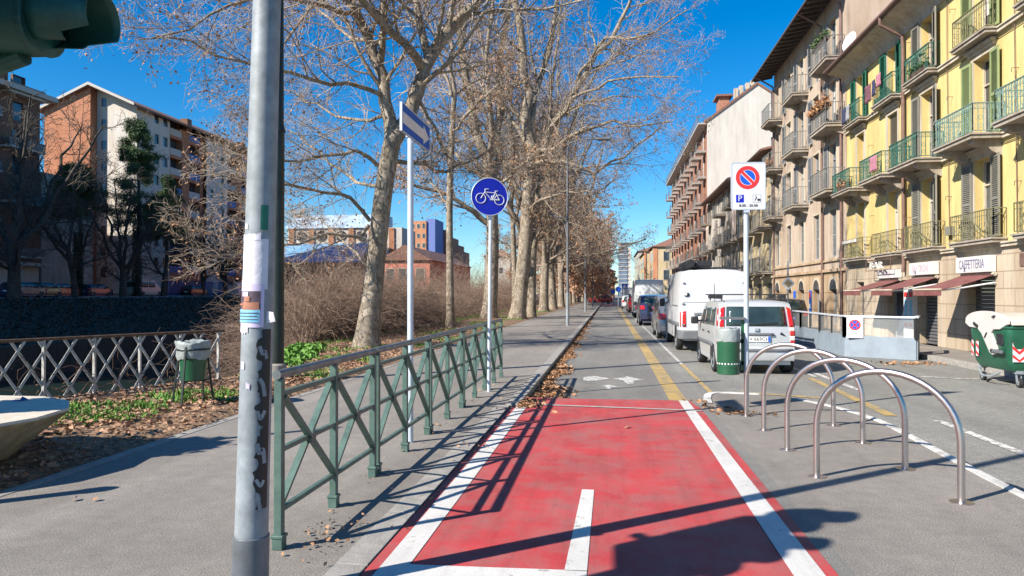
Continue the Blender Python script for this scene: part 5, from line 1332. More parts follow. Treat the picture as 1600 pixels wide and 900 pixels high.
# shop shutters and doors
for (a,b,c,d), kind in zip(gops, ('r','r','g','n','r','r')):
    if kind in 'rn':
        mb = MB(); z = 0
        while z < 2.0:
            mb.prism([(XF+.22,z),(XF+.17,z+.02),(XF+.17,z+.075),(XF+.22,z+.095)], 'y', a, b); z += .1
        mb.build('roller_shutter', M['rollg'], A)
    else:
        w_ = MB().box(XF+.25,a,0,XF+.27,b,2.0).build('shop_door', M['door_b'], A)
        mb = MB()
        for yy in (a,(a+b)/2-.03,b-.06): mb.box(XF+.19,yy,.05,XF+.25,yy+.06,2.0)
        mb.box(XF+.19,a,0,XF+.25,b,.12); mb.box(XF+.19,a,1.6,XF+.25,b,1.66); mb.build('door_frame', M['shblue'], w_)
def shop_sign(y0, y1, z0, z1, txt, size, label, tilt=0, ink='shopink'):
    t = thing('shop_sign', (XF-.2,(y0+y1)/2,z0), label, 'shop sign')
    MB().box(XF-.24,y0,z0,XF-.05,y1,z1).build('sign_box', M['shopw'], t, bevel=.01)
    Mt = Matrix.Translation((XF-.245,(y0+y1)/2,(z0+z1)/2)) @ rotz(R(-90)) @ Matrix.Rotation(R(90),4,'X') @ Matrix.Diagonal((.98,1.5,1,1))
    MB().text(txt, size, Mt, .003).build('lettering', M[ink], t); return t
M['shopfaint'] = plain('faded_sign_letters', (.42,.36,.42), .6, var=.1)
t = shop_sign(19.45,21.15,2.10,2.52,'CAFFETTERIA',.225,'white shop sign reading CAFFETTERIA over the nearest awning')
mb = MB(); mb.box(XF-.252,20.60,2.14,XF-.246,20.68,2.24); mb.box(XF-.252,20.58,2.22,XF-.2465,20.70,2.25); mb.build('cup_emblem', M['shopink'], t)
t = shop_sign(22.6,24.25,2.12,2.50,'BAR TIRONI',.21,'white shop sign with faded lettering over the middle awning', ink='shopfaint')
mb = MB(); mb.box(XF-.252,23.72,2.15,XF-.246,23.80,2.25); mb.build('cup_emblem', M['shopink'], t)
t = shop_sign(25.3,27.0,2.08,2.36,'TABACCHI',.17,'small white shop sign over the farthest awning, below the outlined letters', ink='shopfaint')
t = thing('neon_sign', (XF-.5,26.6,2.3), 'open framed sign with outlined letters hanging over the farthest awning', 'shop sign')
mb = MB()
for a_, b_ in (((27.55,2.36),(27.55,2.72)),((27.55,2.36),(25.25,2.36)),((27.55,2.72),(25.25,2.72)),((25.25,2.36),(25.25,2.72))): mb.bar((XF-.42,*a_),(XF-.42,*b_),.02)
mb.bar((XF-.42,27.5,2.72),(XF,27.5,2.72),.02); mb.bar((XF-.42,25.3,2.72),(XF,25.3,2.72),.02); mb.build('frame', M['pipe'], t)
MB().text('BAR', .34, Matrix.Translation((XF-.44,26.5,2.52)) @ rotz(R(-90)) @ Matrix.Rotation(R(90),4,'X') @ Matrix.Diagonal((2.0,1,1,1)), .02).build('lettering', M['shopw'], t)
def awning(y0, y1, pr, z1, z0, label):
    t = thing('awning', (XF,(y0+y1)/2,z1), label, 'awning', 'burgundy shop awnings')
    mb = MB(); n_ = 8
    for k in range(n_):
        f0, f1 = k/n_, (k+1)/n_; sag = lambda f: -.03*math.sin(math.pi*f)
        mb.prism([(XF-.1-pr*f0, z1+(z0-z1)*f0+sag(f0)),(XF-.1-pr*f1, z1+(z0-z1)*f1+sag(f1)),(XF-.1-pr*f1, z1+(z0-z1)*f1+sag(f1)-.012),(XF-.1-pr*f0, z1+(z0-z1)*f0+sag(f0)-.012)], 'y', y0, y1)
    mb.build('canopy', M['awn'], t)
    mb = MB(); n_ = 14
    for k in range(n_):
        a = y0+(y1-y0)*k/n_; b = y0+(y1-y0)*(k+1)/n_; mb.prism([(a,z0),(b,z0),(b,z0-.15),((a+b)/2,z0-.17),(a,z0-.15)], 'x', XF-.1-pr-.006, XF-.1-pr)
    mb.build('valance', M['awn'], t)
    for yy in (y0+.06, y1-.06): 
        mb = MB(); mb.tube([(XF-.08,yy,z1-.22),(XF-.1-pr*.55,yy,z1-.34),(XF-.1-pr,yy,z0-.03)],.022,8); mb.build('arm', M['signwhite'], t)
    MB().cyl((XF-.1-pr,y0,z0),(XF-.1-pr,y1,z0),.025,n=8).build('front_bar', M['cream'], t)
    MB().cyl((XF-.1,y0,z1),(XF-.1,y1,z1),.05,n=10).build('roller', M['cream'], t)
awning(19.4,21.1,1.25,2.05,1.66,'nearest burgundy awning, under the CAFFETTERIA sign'); awning(22.6,24.3,1.25,2.05,1.66,'middle burgundy awning, under the faded shop sign'); awning(25.3,27.0,1.25,2.02,1.66,'farthest burgundy awning, under the outlined letters')
# poster case on the wall by the door
t = thing('poster_case', (XF-.1,24.6,1.0), 'white case with red and blue posters on the wall between the shop doors', 'poster case')
MB().box(XF-.16,24.1,.0,XF-.04,24.9,1.75).build('case', M['shopw'], t, bevel=.01)
for y in (24.15,24.53):
    MB().box(XF-.168,y,.45,XF-.162,y+.33,1.62).build('poster', M['signwhite'], t); 
    MB().box(XF-.174,y+.03,1.45,XF-.170,y+.3,1.6).build('red_print', M['signred'], t); MB().box(XF-.174,y+.03,.5,XF-.170,y+.3,.62).build('red_print', M['signred'], t)
    mb = MB(); mb.box(XF-.174,y+.05,.7,XF-.170,y+.27,1.35); mb.build('blue_print', M['pblue'], t)
for zc, y, c in ((2.35,18.3,'pipe'),):
    o = MB().box(XF-.06,y-.1,zc-.15,XF-.03,y+.1,zc+.15).build('street_box', M[c], A)
# laundry
M['lau1'] = plain('striped_purple_cloth', (.15,.06,.08), .9, var=.5, scale=6); M['lau2'] = plain('pink_cloth', (.36,.15,.20), .9); M['lau3'] = plain('navy_cloth', (.03,.035,.08), .9); M['lau4'] = plain('grey_cloth', (.25,.25,.28), .9)
cloth('towel','striped dark red and white cloth hung over a top floor balcony of the yellow building',(9.17,27.6,9.0),(9.17,26.9,9.0),.62,M['lau1']); cloth('towel','navy cloth hanging beside the striped one on the top floor balcony',(9.17,26.85,9.02),(9.17,26.5,9.02),.55,M['lau3']); cloth('towel','pink cloth on the top floor balcony by the downpipe',(9.17,26.45,9.1),(9.17,26.0,9.1),.42,M['lau2'])
cloth('towel','dark blue cloth hanging on the farthest top balcony of the yellow building',(9.18,30.2,8.86),(9.18,29.75,8.86),.62,M['lau3']); cloth('towel','grey cloth beside the dark blue one on the farthest top balcony',(9.18,29.7,8.87),(9.18,29.3,8.87),.6,M['lau4'])
cloth('towel','purple patterned cloth over a middle floor green balcony',(8.77,25.95,6.15),(8.77,25.25,6.15),.5,M['lau2']); cloth('sheet','white sheet over the lowest farthest balcony of the yellow building',(9.2,30.4,3.62),(9.2,28.6,3.62),.12,M['curt'])
def pots(label, x, y0, y1, z, n_, seed, mat='weed', s=(.04,.10)):
    t = thing('window_box', (x,(y0+y1)/2,z), label, 'flower box'); MB().box(x-.09,y0,z,x+.09,y1,z+.15).build('box', M['soffit'], t, bevel=.01)
    rg = np.random.default_rng(seed); p = np.stack([x+rg.normal(0,.09,n_), rg.uniform(y0,y1,n_), z+.15+rg.exponential(.10,n_)],-1); v,f = scatter(rg,p,*s,tpl=LEAF); np_mesh('leaves', v, f, M[mat], t)
pots('potted plants on the second balcony of the top floor, yellow building', 9.35,22.8,24.0,8.2,400,91,'pine'); pots('red flowers on the farthest middle balcony of the yellow building', 8.9,28.6,29.6,5.52,250,93,'leafb')

# ---- B: beige building
B_ = thing('beige_building', (XF,37.5,0), 'tall beige plaster building with dark overhanging eaves, next to the yellow one', 'building')
YB0, YB1 = 31.0, 44.0; XB = XF-.01
cols = [32.75,35.3,37.95,40.5,43.2]; ZB = [(3.15,5.2),(5.95,8.05),(8.65,10.75),(11.4,13.4)]
ops = [(y-.5,y+.5,a,b) for y in cols for a,b in ZB]
ag = [(y-.5,y+.5,.25,1.75) for y in cols]
mb = fac(MB(), XB, -1, YB0, YB1, 2.62, 14.3, ops, .2); mb.quad((XB,YB0,10.5),(XB+8,YB0,10.5),(XB+8,YB0,14.3),(XB,YB0,14.3)); mb.quad((XB,YB1,0),(XB+8,YB1,0),(XB+8,YB1,14.3),(XB,YB1,14.3)); mb.build('wall', M['beige'], B_, fixn=False)
mb = fac(MB(), XB-.03, -1, YB0, YB1, 0, 2.5, ag, .3)
for y in cols:    # arched heads
    pts = [(y+.5*math.cos(q), 1.75+.42*math.sin(q)) for q in [math.pi*k/12 for k in range(13)]]
    vs = [(XB-.032,a,b) for a,b in pts]; 
MBB = mb.build('base_wall', M['beige2'], B_, fixn=False)
for y in cols:
    pts = [(y+.5*math.cos(q), 1.74+.45*math.sin(q)) for q in [math.pi*k/14 for k in range(15)]]
    MB().prism(pts, 'x', XB-.036, XB-.031).build('arched_fanlight', M['wglass'], B_)
    mb = MB(); o_ = [(y+.62*math.cos(q), 1.74+.58*math.sin(q)) for q in [math.pi*k/14 for k in range(15)]]
    mb.add([(XB-.045,*p) for p in o_]+[(XB-.045,*p) for p in pts]+[(XB-.03,*p) for p in o_]+[(XB-.03,*p) for p in pts], [(k,k+1,15+k+1,15+k) for k in range(14)]+[(k,k+1,30+k+1,30+k) for k in range(14)]+[(15+k,15+k+1,45+k+1,45+k) for k in range(14)])
    mb.build('arch_moulding', M['cream'], B_)
    window(B_, XB, -1, y-.5, y+.5, .25, 1.75, 'shblue', dp=.22)
mb = MB(); bx(mb,XB,-1,0,.12,YB0,YB1,2.5,2.62); bx(mb,XB,-1,.0,.08,YB0,YB1,2.95,3.03); mb.build('cornice', M['beige2'], B_)
for y in cols:
    for k, (a, b) in enumerate(ZB):
        window(B_, XB, -1, y-.5, y+.5, a, b, 'shblue', dp=.18)
        mb = MB(); bx(mb,XB,-1,0,.03,y-.6,y-.5,a-.05,b+.1); bx(mb,XB,-1,0,.03,y+.5,y+.6,a-.05,b+.1); bx(mb,XB,-1,0,.03,y-.5,y+.5,b,b+.1); mb.build('window_surround', M['cream'], B_)
        if k == 0: louvre(B_, XB, -1, y-.5, y, a, b, M['shblue'], -.14); louvre(B_, XB, -1, y, y+.5, a, b*.999, M['shblue'], -.15)
        else: louvre(B_, XB, -1, y+.52, y+1.0, a, b, M['shblue'], .05, 'a', R(6)); louvre(B_, XB, -1, y-.5, y, a, b, M['shblue'], -.13)
for z in (5.9, 8.6, 11.35):
    for (a, b) in ((31.15,33.6),(36.6,38.8),(41.9,43.9)): balcony(B_, XB, -1, .75, a, b, z, .85, M['slabg'], M['railgrey'], 0, .16, .3)
# eaves with rafters
MB().prism([(XB-1.15,14.22),(XB-1.15,14.3),(XB+8,16.9),(XB+8,16.8)], 'y', YB0-.6, YB1+.8).build('roof', M['soffit'], B_)
mb = MB(); y = YB0-.3
while y < YB1+.6: mb.prism([(XB-1.05,14.12),(XB-1.05,14.22),(XB,14.5),(XB,14.3)], 'y', y, y+.14); y += .62
mb.build('rafters', M['soffit'], B_)
for y in (31.4, 34.1, 43.75): MB().tube([(XB-1.1,y,14.2),(XB-.9,y,14.1),(XB-.12,y,13.6),(XB-.10,y,13.2),(XB-.10,y,.2)], .05, 8).build('downpipe', M['pipe'], B_, smooth='a')
pots('trailing plants on the top floor balcony of the beige building', 8.95,31.4,33.3,12.1,700,94,'pine',(.05,.12)); pots('dry brown trailing plants on the third floor balcony of the beige building', 8.92,31.3,33.4,9.2,1500,95,'leafb',(.06,.16)); pots('orange flowers on the far top balcony row of the beige building', 8.95,42.0,43.6,8.7,500,96,'leafb',(.05,.12))
for y, lab in ((37.0,'blue and white column banner near the second arch'),(34.2,'red and blue column banner beside the nearest arch')):
    t = thing('banner', (XF-.6,y,0), lab, 'banner'); MB().box(XF-.62,y-.15,.1,XF-.56,y+.15,1.7).build('panel', M['arrowblue'], t, bevel=.02)
    mb = MB(); mb.box(XF-.626,y-.12,.9,XF-.623,y+.12,1.1); mb.box(XF-.626,y-.12,.3,XF-.623,y+.12,.45); mb.build('white_band', M['signwhite'], t)
    mb = MB(); mb.box(XF-.626,y-.12,1.35,XF-.623,y+.12,1.62); mb.build('top_print', M['signred' if y < 36 else 'signmid'], t)
# ---- C: low pale building
M['paley'] = plaster('pale_yellow_plaster', (.52,.43,.27), .25); M['palew'] = plaster('white_grey_plaster', (.46,.43,.38), .25)
def strip_building(name, label, y0, y1, h, mat, rows, ncol, shm, railm, xf=XF, cat='building', eave=.7, bal=.6, seed=1, zr0=2.9, pitch=2.65, wh=1.95, slab=None, wfm='signwhite', roofm='tile', proj=.8):
    rr = random.Random(seed); b = thing(name, (xf,(y0+y1)/2,0), label, cat)
    step = (y1-y0)/ncol; ops = []; wins = []
    for r_ in range(rows):
        for c_ in range(ncol):
            y = y0+step*(c_+.5); z = zr0+r_*pitch; ops.append((y-.5,y+.5,z,z+wh)); wins.append((y,z,r_,c_))
    for c_ in range(ncol): y = y0+step*(c_+.5); ops.append((y-.9,y+.9,.1,2.2))
    mb = fac(MB(), xf, -1, y0, y1, 0, h, ops, .18); mb.quad((xf,y0,0),(xf+9,y0,0),(xf+9,y0,h),(xf,y0,h)); mb.quad((xf,y1,0),(xf+9,y1,0),(xf+9,y1,h),(xf,y1,h)); mb.build('wall', mat, b, fixn=False)
    for y,z,r_,c_ in wins:
        w = bx(MB(),xf,-1,-.2,-.16,y-.5,y+.5,z,z+wh).build('window', M['wglass'], b)
        k = rr.random()
        if k < .75:
            if k < .45: lv_ = ((y-.5,y-.02,-.13,-.1),(y+.02,y+.5,-.13,-.1))
            else: lv_ = ((y+.5,y+.95,.02,.06),(y-.95,y-.5,.02,.06))
            for a0_,a1_,d0_,d1_ in lv_: bx(MB(),xf,-1,d0_,d1_,a0_,a1_,z,z+wh).build('shutter', M[shm], b)
        if rr.random() < bal: balcony(b, xf, -1, proj, y-1.15, y+1.15, z-.03, .85, slab or M['slabg'], M[railm], 0, .14, 0, step=.16)
    for c_ in range(ncol):
        y = y0+step*(c_+.5); bx(MB(),xf,-1,-.2,-.16,y-.9,y+.9,.1,2.2).build('shop_shutter', M['rollg'], b)
    MB().prism([(xf-eave,h),(xf-eave,h+.12),(xf+9,h+2.2),(xf+9,h+2.0)], 'y', y0, y1).build('roof', M[roofm], b)
    MB().tube([(xf-eave-.05,y0,h+.02),(xf-eave-.05,y1,h+.02)], .08, 6).build('gutter', M['pipe'], b)
    mb = MB(); bx(mb,xf,-1,0,.1,y0,y1,2.5,2.62); mb.build('cornice', M['cream'], b)
    return b
C1 = strip_building('low_building', 'low white and pale yellow building right behind the no parking sign', 44.05, 56, 10.0, M['paley'], 3, 4, 'shblue', 'railgrey', seed=3, bal=.8)
C2 = strip_building('low_building', 'low building with striped awnings hung from its balconies, before the brick block', 56.05, 72.8, 10.2, M['palew'], 3, 6, 'shbrown', 'railgrey', seed=5, bal=.8)
M['stripe'] = plain('awning_canvas', (.45,.36,.3), .9, var=.3, scale=2)
for y in (52,60.5,66): cloth('sun_blind','canvas sun blind hanging before a balcony of the low building, %s' % {52:'nearest of three',60.5:'middle of three',66:'farthest of three'}[y],(8.75,y,7.6),(8.75,y+1.8,7.6),1.9,M['stripe'],.02)
# ---- D: tall brick block with white gable
M['gable'] = plaster('grey_white_gable', (.56,.535,.485), .12, warm=(.95,.92,.9)); M['brick'] = plaster('orange_brick', (.37,.185,.125), .2, courses=.3); M['whitec'] = plain('white_concrete', (.45,.42,.38), .8, var=.1)
D = thing('brick_block', (XF,93,0), 'tall brick red block with many white balconies and a bare pale gable wall', 'building')
YD0, YD1 = 72.9, 114.0; HD = 18.3
cols = [YD0+2.2+i*3.75 for i in range(11)]; rows = [2.9+i*2.6 for i in range(6)]
ops = [(y-.55,y+.55,z,z+1.95) for y in cols for z in rows]
fac(MB(), XF, -1, YD0+.3, YD1, 0, HD, ops, .2).build('wall', M['brick'], D, fixn=False)
xr = 19.0
MB().prism([(XF-.02,0),(XF-.02,HD+.2),(14.3,22.0),(xr,18.6),(xr,0)], 'y', YD0, YD0+.3).build('gable_wall', M['gable'], D)
MB().prism([(XF-.3,HD+.35),(XF-.02,HD+.45),(14.3,22.2),(xr+.4,18.6),(xr+.4,18.35),(14.3,21.95),(XF-.02,HD+.2),(XF-.3,HD+.1)], 'y', YD0-.12, YD1).build('roof', M['tile'], D)
for k, x in enumerate((12.3,12.8,13.4,13.9)):
    MB().box(x,YD0+.8,20,x+.35,YD0+1.4,21.9+k*.25).build('chimney', M['cream'], D)
MB().box(11.0,YD0+2,19.5,12.0,YD0+4,21.4).build('dormer', M['brick'], D); MB().box(10.7,YD0+1.7,21.4,12.3,YD0+4.3,21.6).build('dormer_roof', M['tile'], D)
n_b = 0
for i, y in enumerate(cols):
    for j, z in enumerate(rows):
        bx(MB(),XF,-1,-.22,-.18,y-.55,y+.55,z,z+1.95).build('window', M['wglass'], D)
        mb = MB(); bx(mb,XF,-1,.0,.05,y+.6,y+1.1,z-.6,z+2.0); 
        if (i+j) % 3: mb.build('white_pilaster', M['whitec'], D)
        balcony(D, XF, -1, (1.0,.75,.9)[(i+j)%3], y-1.05, y+.75, z-.05, .8, M['whitec'], M['railgrey'], 0, .16, 0, step=.22)
MB().box(XF-.9,YD0,HD-.05,XF,YD1,HD+.08).build('top_terrace', M['whitec'], D); railing(D, XF, -1, .9, YD0, YD1, HD+.08, .8, M['railgrey'], 0, .25)
# ---- E etc.
M['yelfar'] = plaster('cream_far_plaster', (.54,.44,.27), .12); M['orgfar'] = plaster('orange_far_plaster', (.52,.24,.13), .12)
def box_building(name, label, x0, x1, y0, y1, z0, h, mat, wins_x=(), wins_y=(), roof=1.6, roofm='tile', side='-y', hip=True, wm='wglass', eave=.5):
    b = thing(name, (x0,y0,z0), label, 'building'); MB().box(x0,y0,z0,x1,y1,h).build('wall', mat, b)
    if roof:
        mb = MB(); e_ = eave; xm = (x0+x1)/2
        mb.add([(x0-e_,y0-e_,h),(x1+e_,y0-e_,h),(x1+e_,y1+e_,h),(x0-e_,y1+e_,h),(xm,y0+min(xm-x0,3),h+roof),(xm,y1-3,h+roof)] if hip else [(x0-e_,y0-e_,h),(x1+e_,y0-e_,h),(x1+e_,y1+e_,h),(x0-e_,y1+e_,h),(xm,y0-e_,h+roof),(xm,y1,h+roof)], [(0,3,2,1),(0,1,4),(1,2,5,4),(2,3,5),(3,0,4,5)])
        mb.build('roof', M[roofm], b)
    for (x, z, w, hh) in wins_y: # windows on the face toward the camera
        f = MB().box(x-w/2-.12,y0-.06,z-.12,x+w/2+.12,y0-.002,z+hh+.12).build('window', M['cream'], b); MB().box(x-w/2,y0-.075,z,x+w/2,y0-.065,z+hh).build('pane', M[wm], f)
    for (y, z, w, hh, sg) in wins_x:
        xx = x0 if sg < 0 else x1
        f = MB().box(xx+sg*.06,y-w/2-.12,z-.12,xx+sg*.002,y+w/2+.12,z+hh+.12).build('window', M['cream'], b); MB().box(xx+sg*.075,y-w/2,z,xx+sg*.065,y+w/2,z+hh).build('pane', M[wm], f)
    return b
E1 = box_building('cream_building', 'cream building with orange corner bands at the far end of the street', 9.6, 24, 160, 176, 0, 11.8, M['yelfar'], [(162.5+i*3, z, 1.3, 2.2, -1) for i in range(4) for z in (1,5,8.7)], [(12.3+i*3.2, z, 1.2, 2.1) for i in range(3) for z in (4.6,8.7)], roof=3.4)
MB().box(9.52,159.9,0,10.4,160.9,11.7).build('corner_band', M['orgfar'], E1); MB().box(9.5,172.5,0,9.7,174.5,11.7).build('corner_band', M['orgfar'], E1)
E2 = box_building('cream_building', 'cream building with green balconies farther down the street, left of the banded one', 9.4, 22, 190, 225, 0, 12.5, M['yelfar'], [(193+i*4, z, 1.6, 2.4, -1) for i in range(8) for z in (1.5,5,8.8)], [], roof=2.5)
MB().box(9.0,189.8,0,9.4,192,12.4).build('corner_band', M['orgfar'], E2)
E3 = box_building('terrace_house', 'narrow pale house with red roof between cream building and tower', 9.2, 20, 232, 270, 0, 15, M['palew'], [(236+i*4, z, 1.6, 2.4, -1) for i in range(8) for z in (3,7,11)], [], roof=2)
tx0, tx1 = W(966.5,400,500)[0], W(986,400,500)[0]
M['towerg'] = plain('tower_glass', (.16,.21,.28), .3, .2, var=.3, scale=.15); T_ = thing('tower', (tx0,500,0), 'distant grey glass tower at the end of the street', 'building')
mb = MB(); mb.box(tx0,500,0,tx1-2.6,512,36); mb.build('slab', M['towerg'], T_); MB().box(tx1-2.5,500.5,0,tx1,512,33).build('core', M['gable'], T_)
mb = MB()
for k in range(12): mb.box(tx0-.2,499.6,3+k*2.8,tx1-2.4,499.98,3.5+k*2.8)
mb.build('floor_bands', M['whitec'], T_); MB().box(tx0-.6,499,36,tx1+.4,513,36.5).build('crown', M['grplas'], T_)
box_building('brick_house', 'brick house closing the view beyond the far crossing', -3, 2.2, 290, 305, 0, 10.5, M['orgfar'], [], [(-1.8+i*1.8, z, .9, 1.6) for i in range(3) for z in (2,5,8)], roof=1.5)
# ---- left bank blocks
M['brickl'] = plaster('orange_brick_gable', (.46,.20,.11), .10, courses=.5); M['whitel'] = plaster('white_block_plaster', (.56,.53,.48), .06); M['brickd'] = plaster('dark_brick', (.22,.12,.08), .15, courses=.4); M['bluep'] = plain('blue_screen', (.02,.08,.30), .5, var=.3, scale=.5)
L2 = thing('apartment_block', (-60,105,1.5), 'long apartment block with orange brick and white gable across the river', 'building')
zb, HE = 1.5, 25.4; XL = -60.0; YL0, YL1 = 85.3, 126.0
pr = [(-72.1,zb),(-72.1,25.4),(-65.4,28.2)]
MB().prism([(-72.1,zb),(-72.1,25.3),(-65.6,28.0),(-65.6,zb)], 'y', YL0-1.2, YL1).build('brick_gable', M['brickl'], L2)
mb = MB(); mb.prism([(-65.58,zb),(-65.58,28.0),(XL,25.6),(XL,zb)], 'y', YL0, YL0+3.2); mb.build('white_gable', M['whitel'], L2)
MB().prism([(-72.9,25.2),(-65.5,28.35),(XL+.8,25.5),(XL+.8,25.2),(-65.5,28.0),(-72.9,24.9)], 'y', YL0-1.7, YL1).build('roof', M['tile'], L2)
mb = MB(); mb.prism([(-73.0,25.25),(-65.5,28.45),(XL+.85,25.6),(XL+.85,25.25),(-65.5,28.1),(-73.0,24.9)], 'y', YL0-1.82, YL0-1.7); mb.build('verge_board', M['whitec'], L2)
for x, y, z in ((-69.5,88,27.8),(-60.8,96,26.2),(-61,112,26.2),(-61,120,26.2)): MB().box(x,y,25,x+1.1,y+1.1,z+.4).build('chimney', M['brickd'], L2)
for k in range(9): MB().box(-64.9,YL0-.05,zb+2.2+k*2.75,-64.3,YL0-.003,zb+3.3+k*2.75).build('window', M['wglass'], L2)
secs = [(88.5,92.3,'w'),(92.3,101.5,'b'),(101.5,107.5,'w'),(107.5,116.5,'b'),(116.5,121,'w'),(121,126,'b')]
for (a, b, k) in secs:
    ops = []; 
    if k == 'w': 
        n_ = 2; step = (b-a)/n_
        for i in range(n_):
            for r_ in range(8): y = a+step*(i+.5); ops.append((y-.5,y+.5,zb+3.6+r_*2.75,zb+4.9+r_*2.75))
        xx = XL; mt = M['whitel']
    else:
        n_ = 2; step = (b-a)/n_
        for i in range(n_):
            for r_ in range(8): y = a+step*(i+.5); ops.append((y-1.4,y+1.4,zb+3.0+r_*2.75,zb+5.3+r_*2.75))
        xx = XL-.5; mt = M['brickl']
    mb = fac(MB(), xx, 1, a, b, zb, 25.3, ops, .9 if k == 'b' else .2); mb.build('wall', mt, L2, fixn=False)
    for o_ in ops:
        y0,y1,z0,z1 = o_
        if k == 'w': bx(MB(),xx,1,-.2,-.18,y0,y1,z0,z1).build('window', M['wglass'], L2)
        else:
            bx(MB(),xx,1,-.9,-.88,y0,y1,z0,z1).build('window', M['wglass'], L2)
            bx(MB(),xx,1,-.1,-.04,y0,y1,z0,z0+.95).build('balcony_front', M['bluep'] if (round(y0)+round(z0)) % 3 else M['whitec'], L2)
MB().box(XL-.7,YL1-.02,zb,XL-.5,YL1,25).build('end_wall', M['brickl'], L2)
# blue railings at its foot
for (a, b, lab) in ((87,98,'blue metal fence at the foot of the long block, left stretch'),(99.5,118,'blue metal fence at the foot of the long block, right stretch')):
    t = thing('blue_fence', (-56.9,(a+b)/2,1.35), lab, 'fence'); mb = MB()
    mb.box(-56.93,a,3.1,-56.87,b,3.2); mb.box(-56.93,a,1.5,-56.87,b,1.6)
    y = a
    while y < b: mb.box(-56.93,y,1.4,-56.87,y+.09,3.3); y += .28
    mb.build('pickets', M['bluep'], t)
L1 = thing('apartment_block', (-60,50,1.5), 'dark brown brick apartment block with balconies at the left edge across the river', 'building')
a, b = 20.0, 69.4; ops = []
nb = 9; step = (b-a)/nb
for i in range(nb):
    for r_ in range(7): y = a+step*(i+.5); ops.append((y-.8,y+.8,zb+4+r_*2.75,zb+5.9+r_*2.75)) 
mb = fac(MB(), -60, 1, a, b, zb+3, 22.0, ops, .25); mb.box(-75,b-.01,zb,-60,b,22); mb.box(-75,a,zb,-60,a+.01,22); mb.build('wall', M['brickd'], L1, fixn=False)
MB().box(-60.3,a,zb,-60.02,b,zb+2.9).build('ground_floor', M['whitel'], L1)
for o_ in ops:
    w = bx(MB(),-60,1,-.27,-.25,*o_).build('window', M['wglass'], L1)
for i in range(nb):
    for r_ in range(7):
        if (i+r_) % 2 == 0: y = a+step*(i+.5); mb = MB(); mb.box(-60,y-2.3,zb+3.7+r_*2.75,-58.9,y+2.3,zb+3.9+r_*2.75); s_ = mb.build('balcony', M['whitec'], L1); MB().box(-59,y-2.3,zb+3.92+r_*2.75,-58.95,y+2.3,zb+4.75+r_*2.75).build('railing', M['railgrey'], s_)
MB().box(-76,a,22,-58.6,b+.9,22.5).build('roof_slab', M['whitec'], L1); MB().box(-75,a,22.5,-61.5,b-2.5,24.6).build('attic', M['brickd'], L1)
MB().box(-60.2,a,zb+2.9,-58.9,b+.6,zb+3.25).build('canopy', M['whitec'], L1)
G1 = box_building('annex', 'low grey annex between the two apartment blocks across the river', -72,-62,72,80,1.5,15,M['palew'],[],[(-63.4,z,1,1.4) for z in (5,8,11)],roof=0)
# market hall / church with blue glass roofs
M['bluep2'] = plain('pale_glass_roof', (.34,.44,.54), .5, .0, var=.3, scale=.6)
M['bluer'] = plain('blue_glass_roof', (.15,.31,.50), .5, .0, var=.3, scale=.4); M['palehall'] = plaster('hall_pale_wall', (.52,.50,.46), .1); M['brickh'] = plaster('hall_brick', (.42,.20,.11), .15, courses=.4)
H_ = thing('market_hall', (-52,140,1.5), 'hall with blue glass roofs, pale arched wall and brick base, behind the nearest tree', 'building')
MB().box(-66,132,1.5,-45,150,7.7).build('brick_base', M['brickh'], H_)
MB().prism([(131.6,7.7),(140,11.7),(140,11.5),(131.6,7.5)], 'x', -66.4, -47).build('lower_roof', M['bluer'], H_)
MB().box(-65,140,7.7,-41,150,14.8).build('upper_wall', M['palehall'], H_)
MB().prism([(139.6,14.8),(144,17.9),(150,17.9),(150,14.8)], 'x', -65.4, -46).build('upper_roof', M['bluep2'], H_)
for i in range(6):
    x = -64.6+i*4.2; MB().box(x,139.7,8,x+1.1,139.99,14.7).build('brick_pilaster', M['brickh'], H_)
    if i < 5: 
        c = x+2.65; pts = [(c+1.1*math.cos(q), 13.2+1.1*math.sin(q)) for q in [math.pi*2*k/16 for k in range(16)]]; MB().prism(pts,'y',139.9,139.97).build('round_window', M['wglass'], H_)
for i in range(7): MB().box(-64.5+i*2.9,131.9,3.0,-62.9+i*2.9,131.98,6.0).build('arched_window', M['wglass'], H_)
t = box_building('red_house', 'salmon red house with gabled roof behind the thicket', -32.4,-25.2,100,130,-1,6.3,M['orgfar'],[],[(-31,3.4,1.1,1.7),(-29.2,3.4,1.1,1.7),(-26.6,3.4,1.1,1.7)],roof=2.2,hip=False,eave=.4)
M['salmon'] = plaster('salmon_plaster', (.62,.22,.16), .1); 
for c in children(t):
    if c.name.startswith('wall'): c.data.materials[0] = M['salmon']
MB().prism([(-32.4,6.3),(-28.8,8.45),(-25.2,6.3)], 'y', 99.98, 100.2).build('gable', M['salmon'], t)
T1_ = box_building('tower_block', 'stepped orange tower block far behind the red house', -62,-56.6,220,232,0,24.3,M['orgfar'],[],[(-60.8+i*1.7,z,.8,1.3) for i in range(3) for z in (10,13,16,19,22)],roof=0)
M['bluet'] = plain('pale_blue_render', (.13,.18,.42), .8, var=.2)
MB().box(-56.6,220.5,0,-53.9,232,25.0).build('blue_stair_tower', M['bluet'], T1_)
for i, (y, h) in enumerate(((232,24),(242,22.2),(252,20.3),(262,18.5))): MB().box(-63,y,0,-53,y+9.8,h-1.5).build('wing', M['brick'], T1_)
box_building('pale_house', 'small pale house with pitched roof far behind the row of trees', -33,-26,190,205,0,11.5,M['palew'],[],[(-31,7,1,1.5),(-28.5,7,1,1.5)],roof=2)

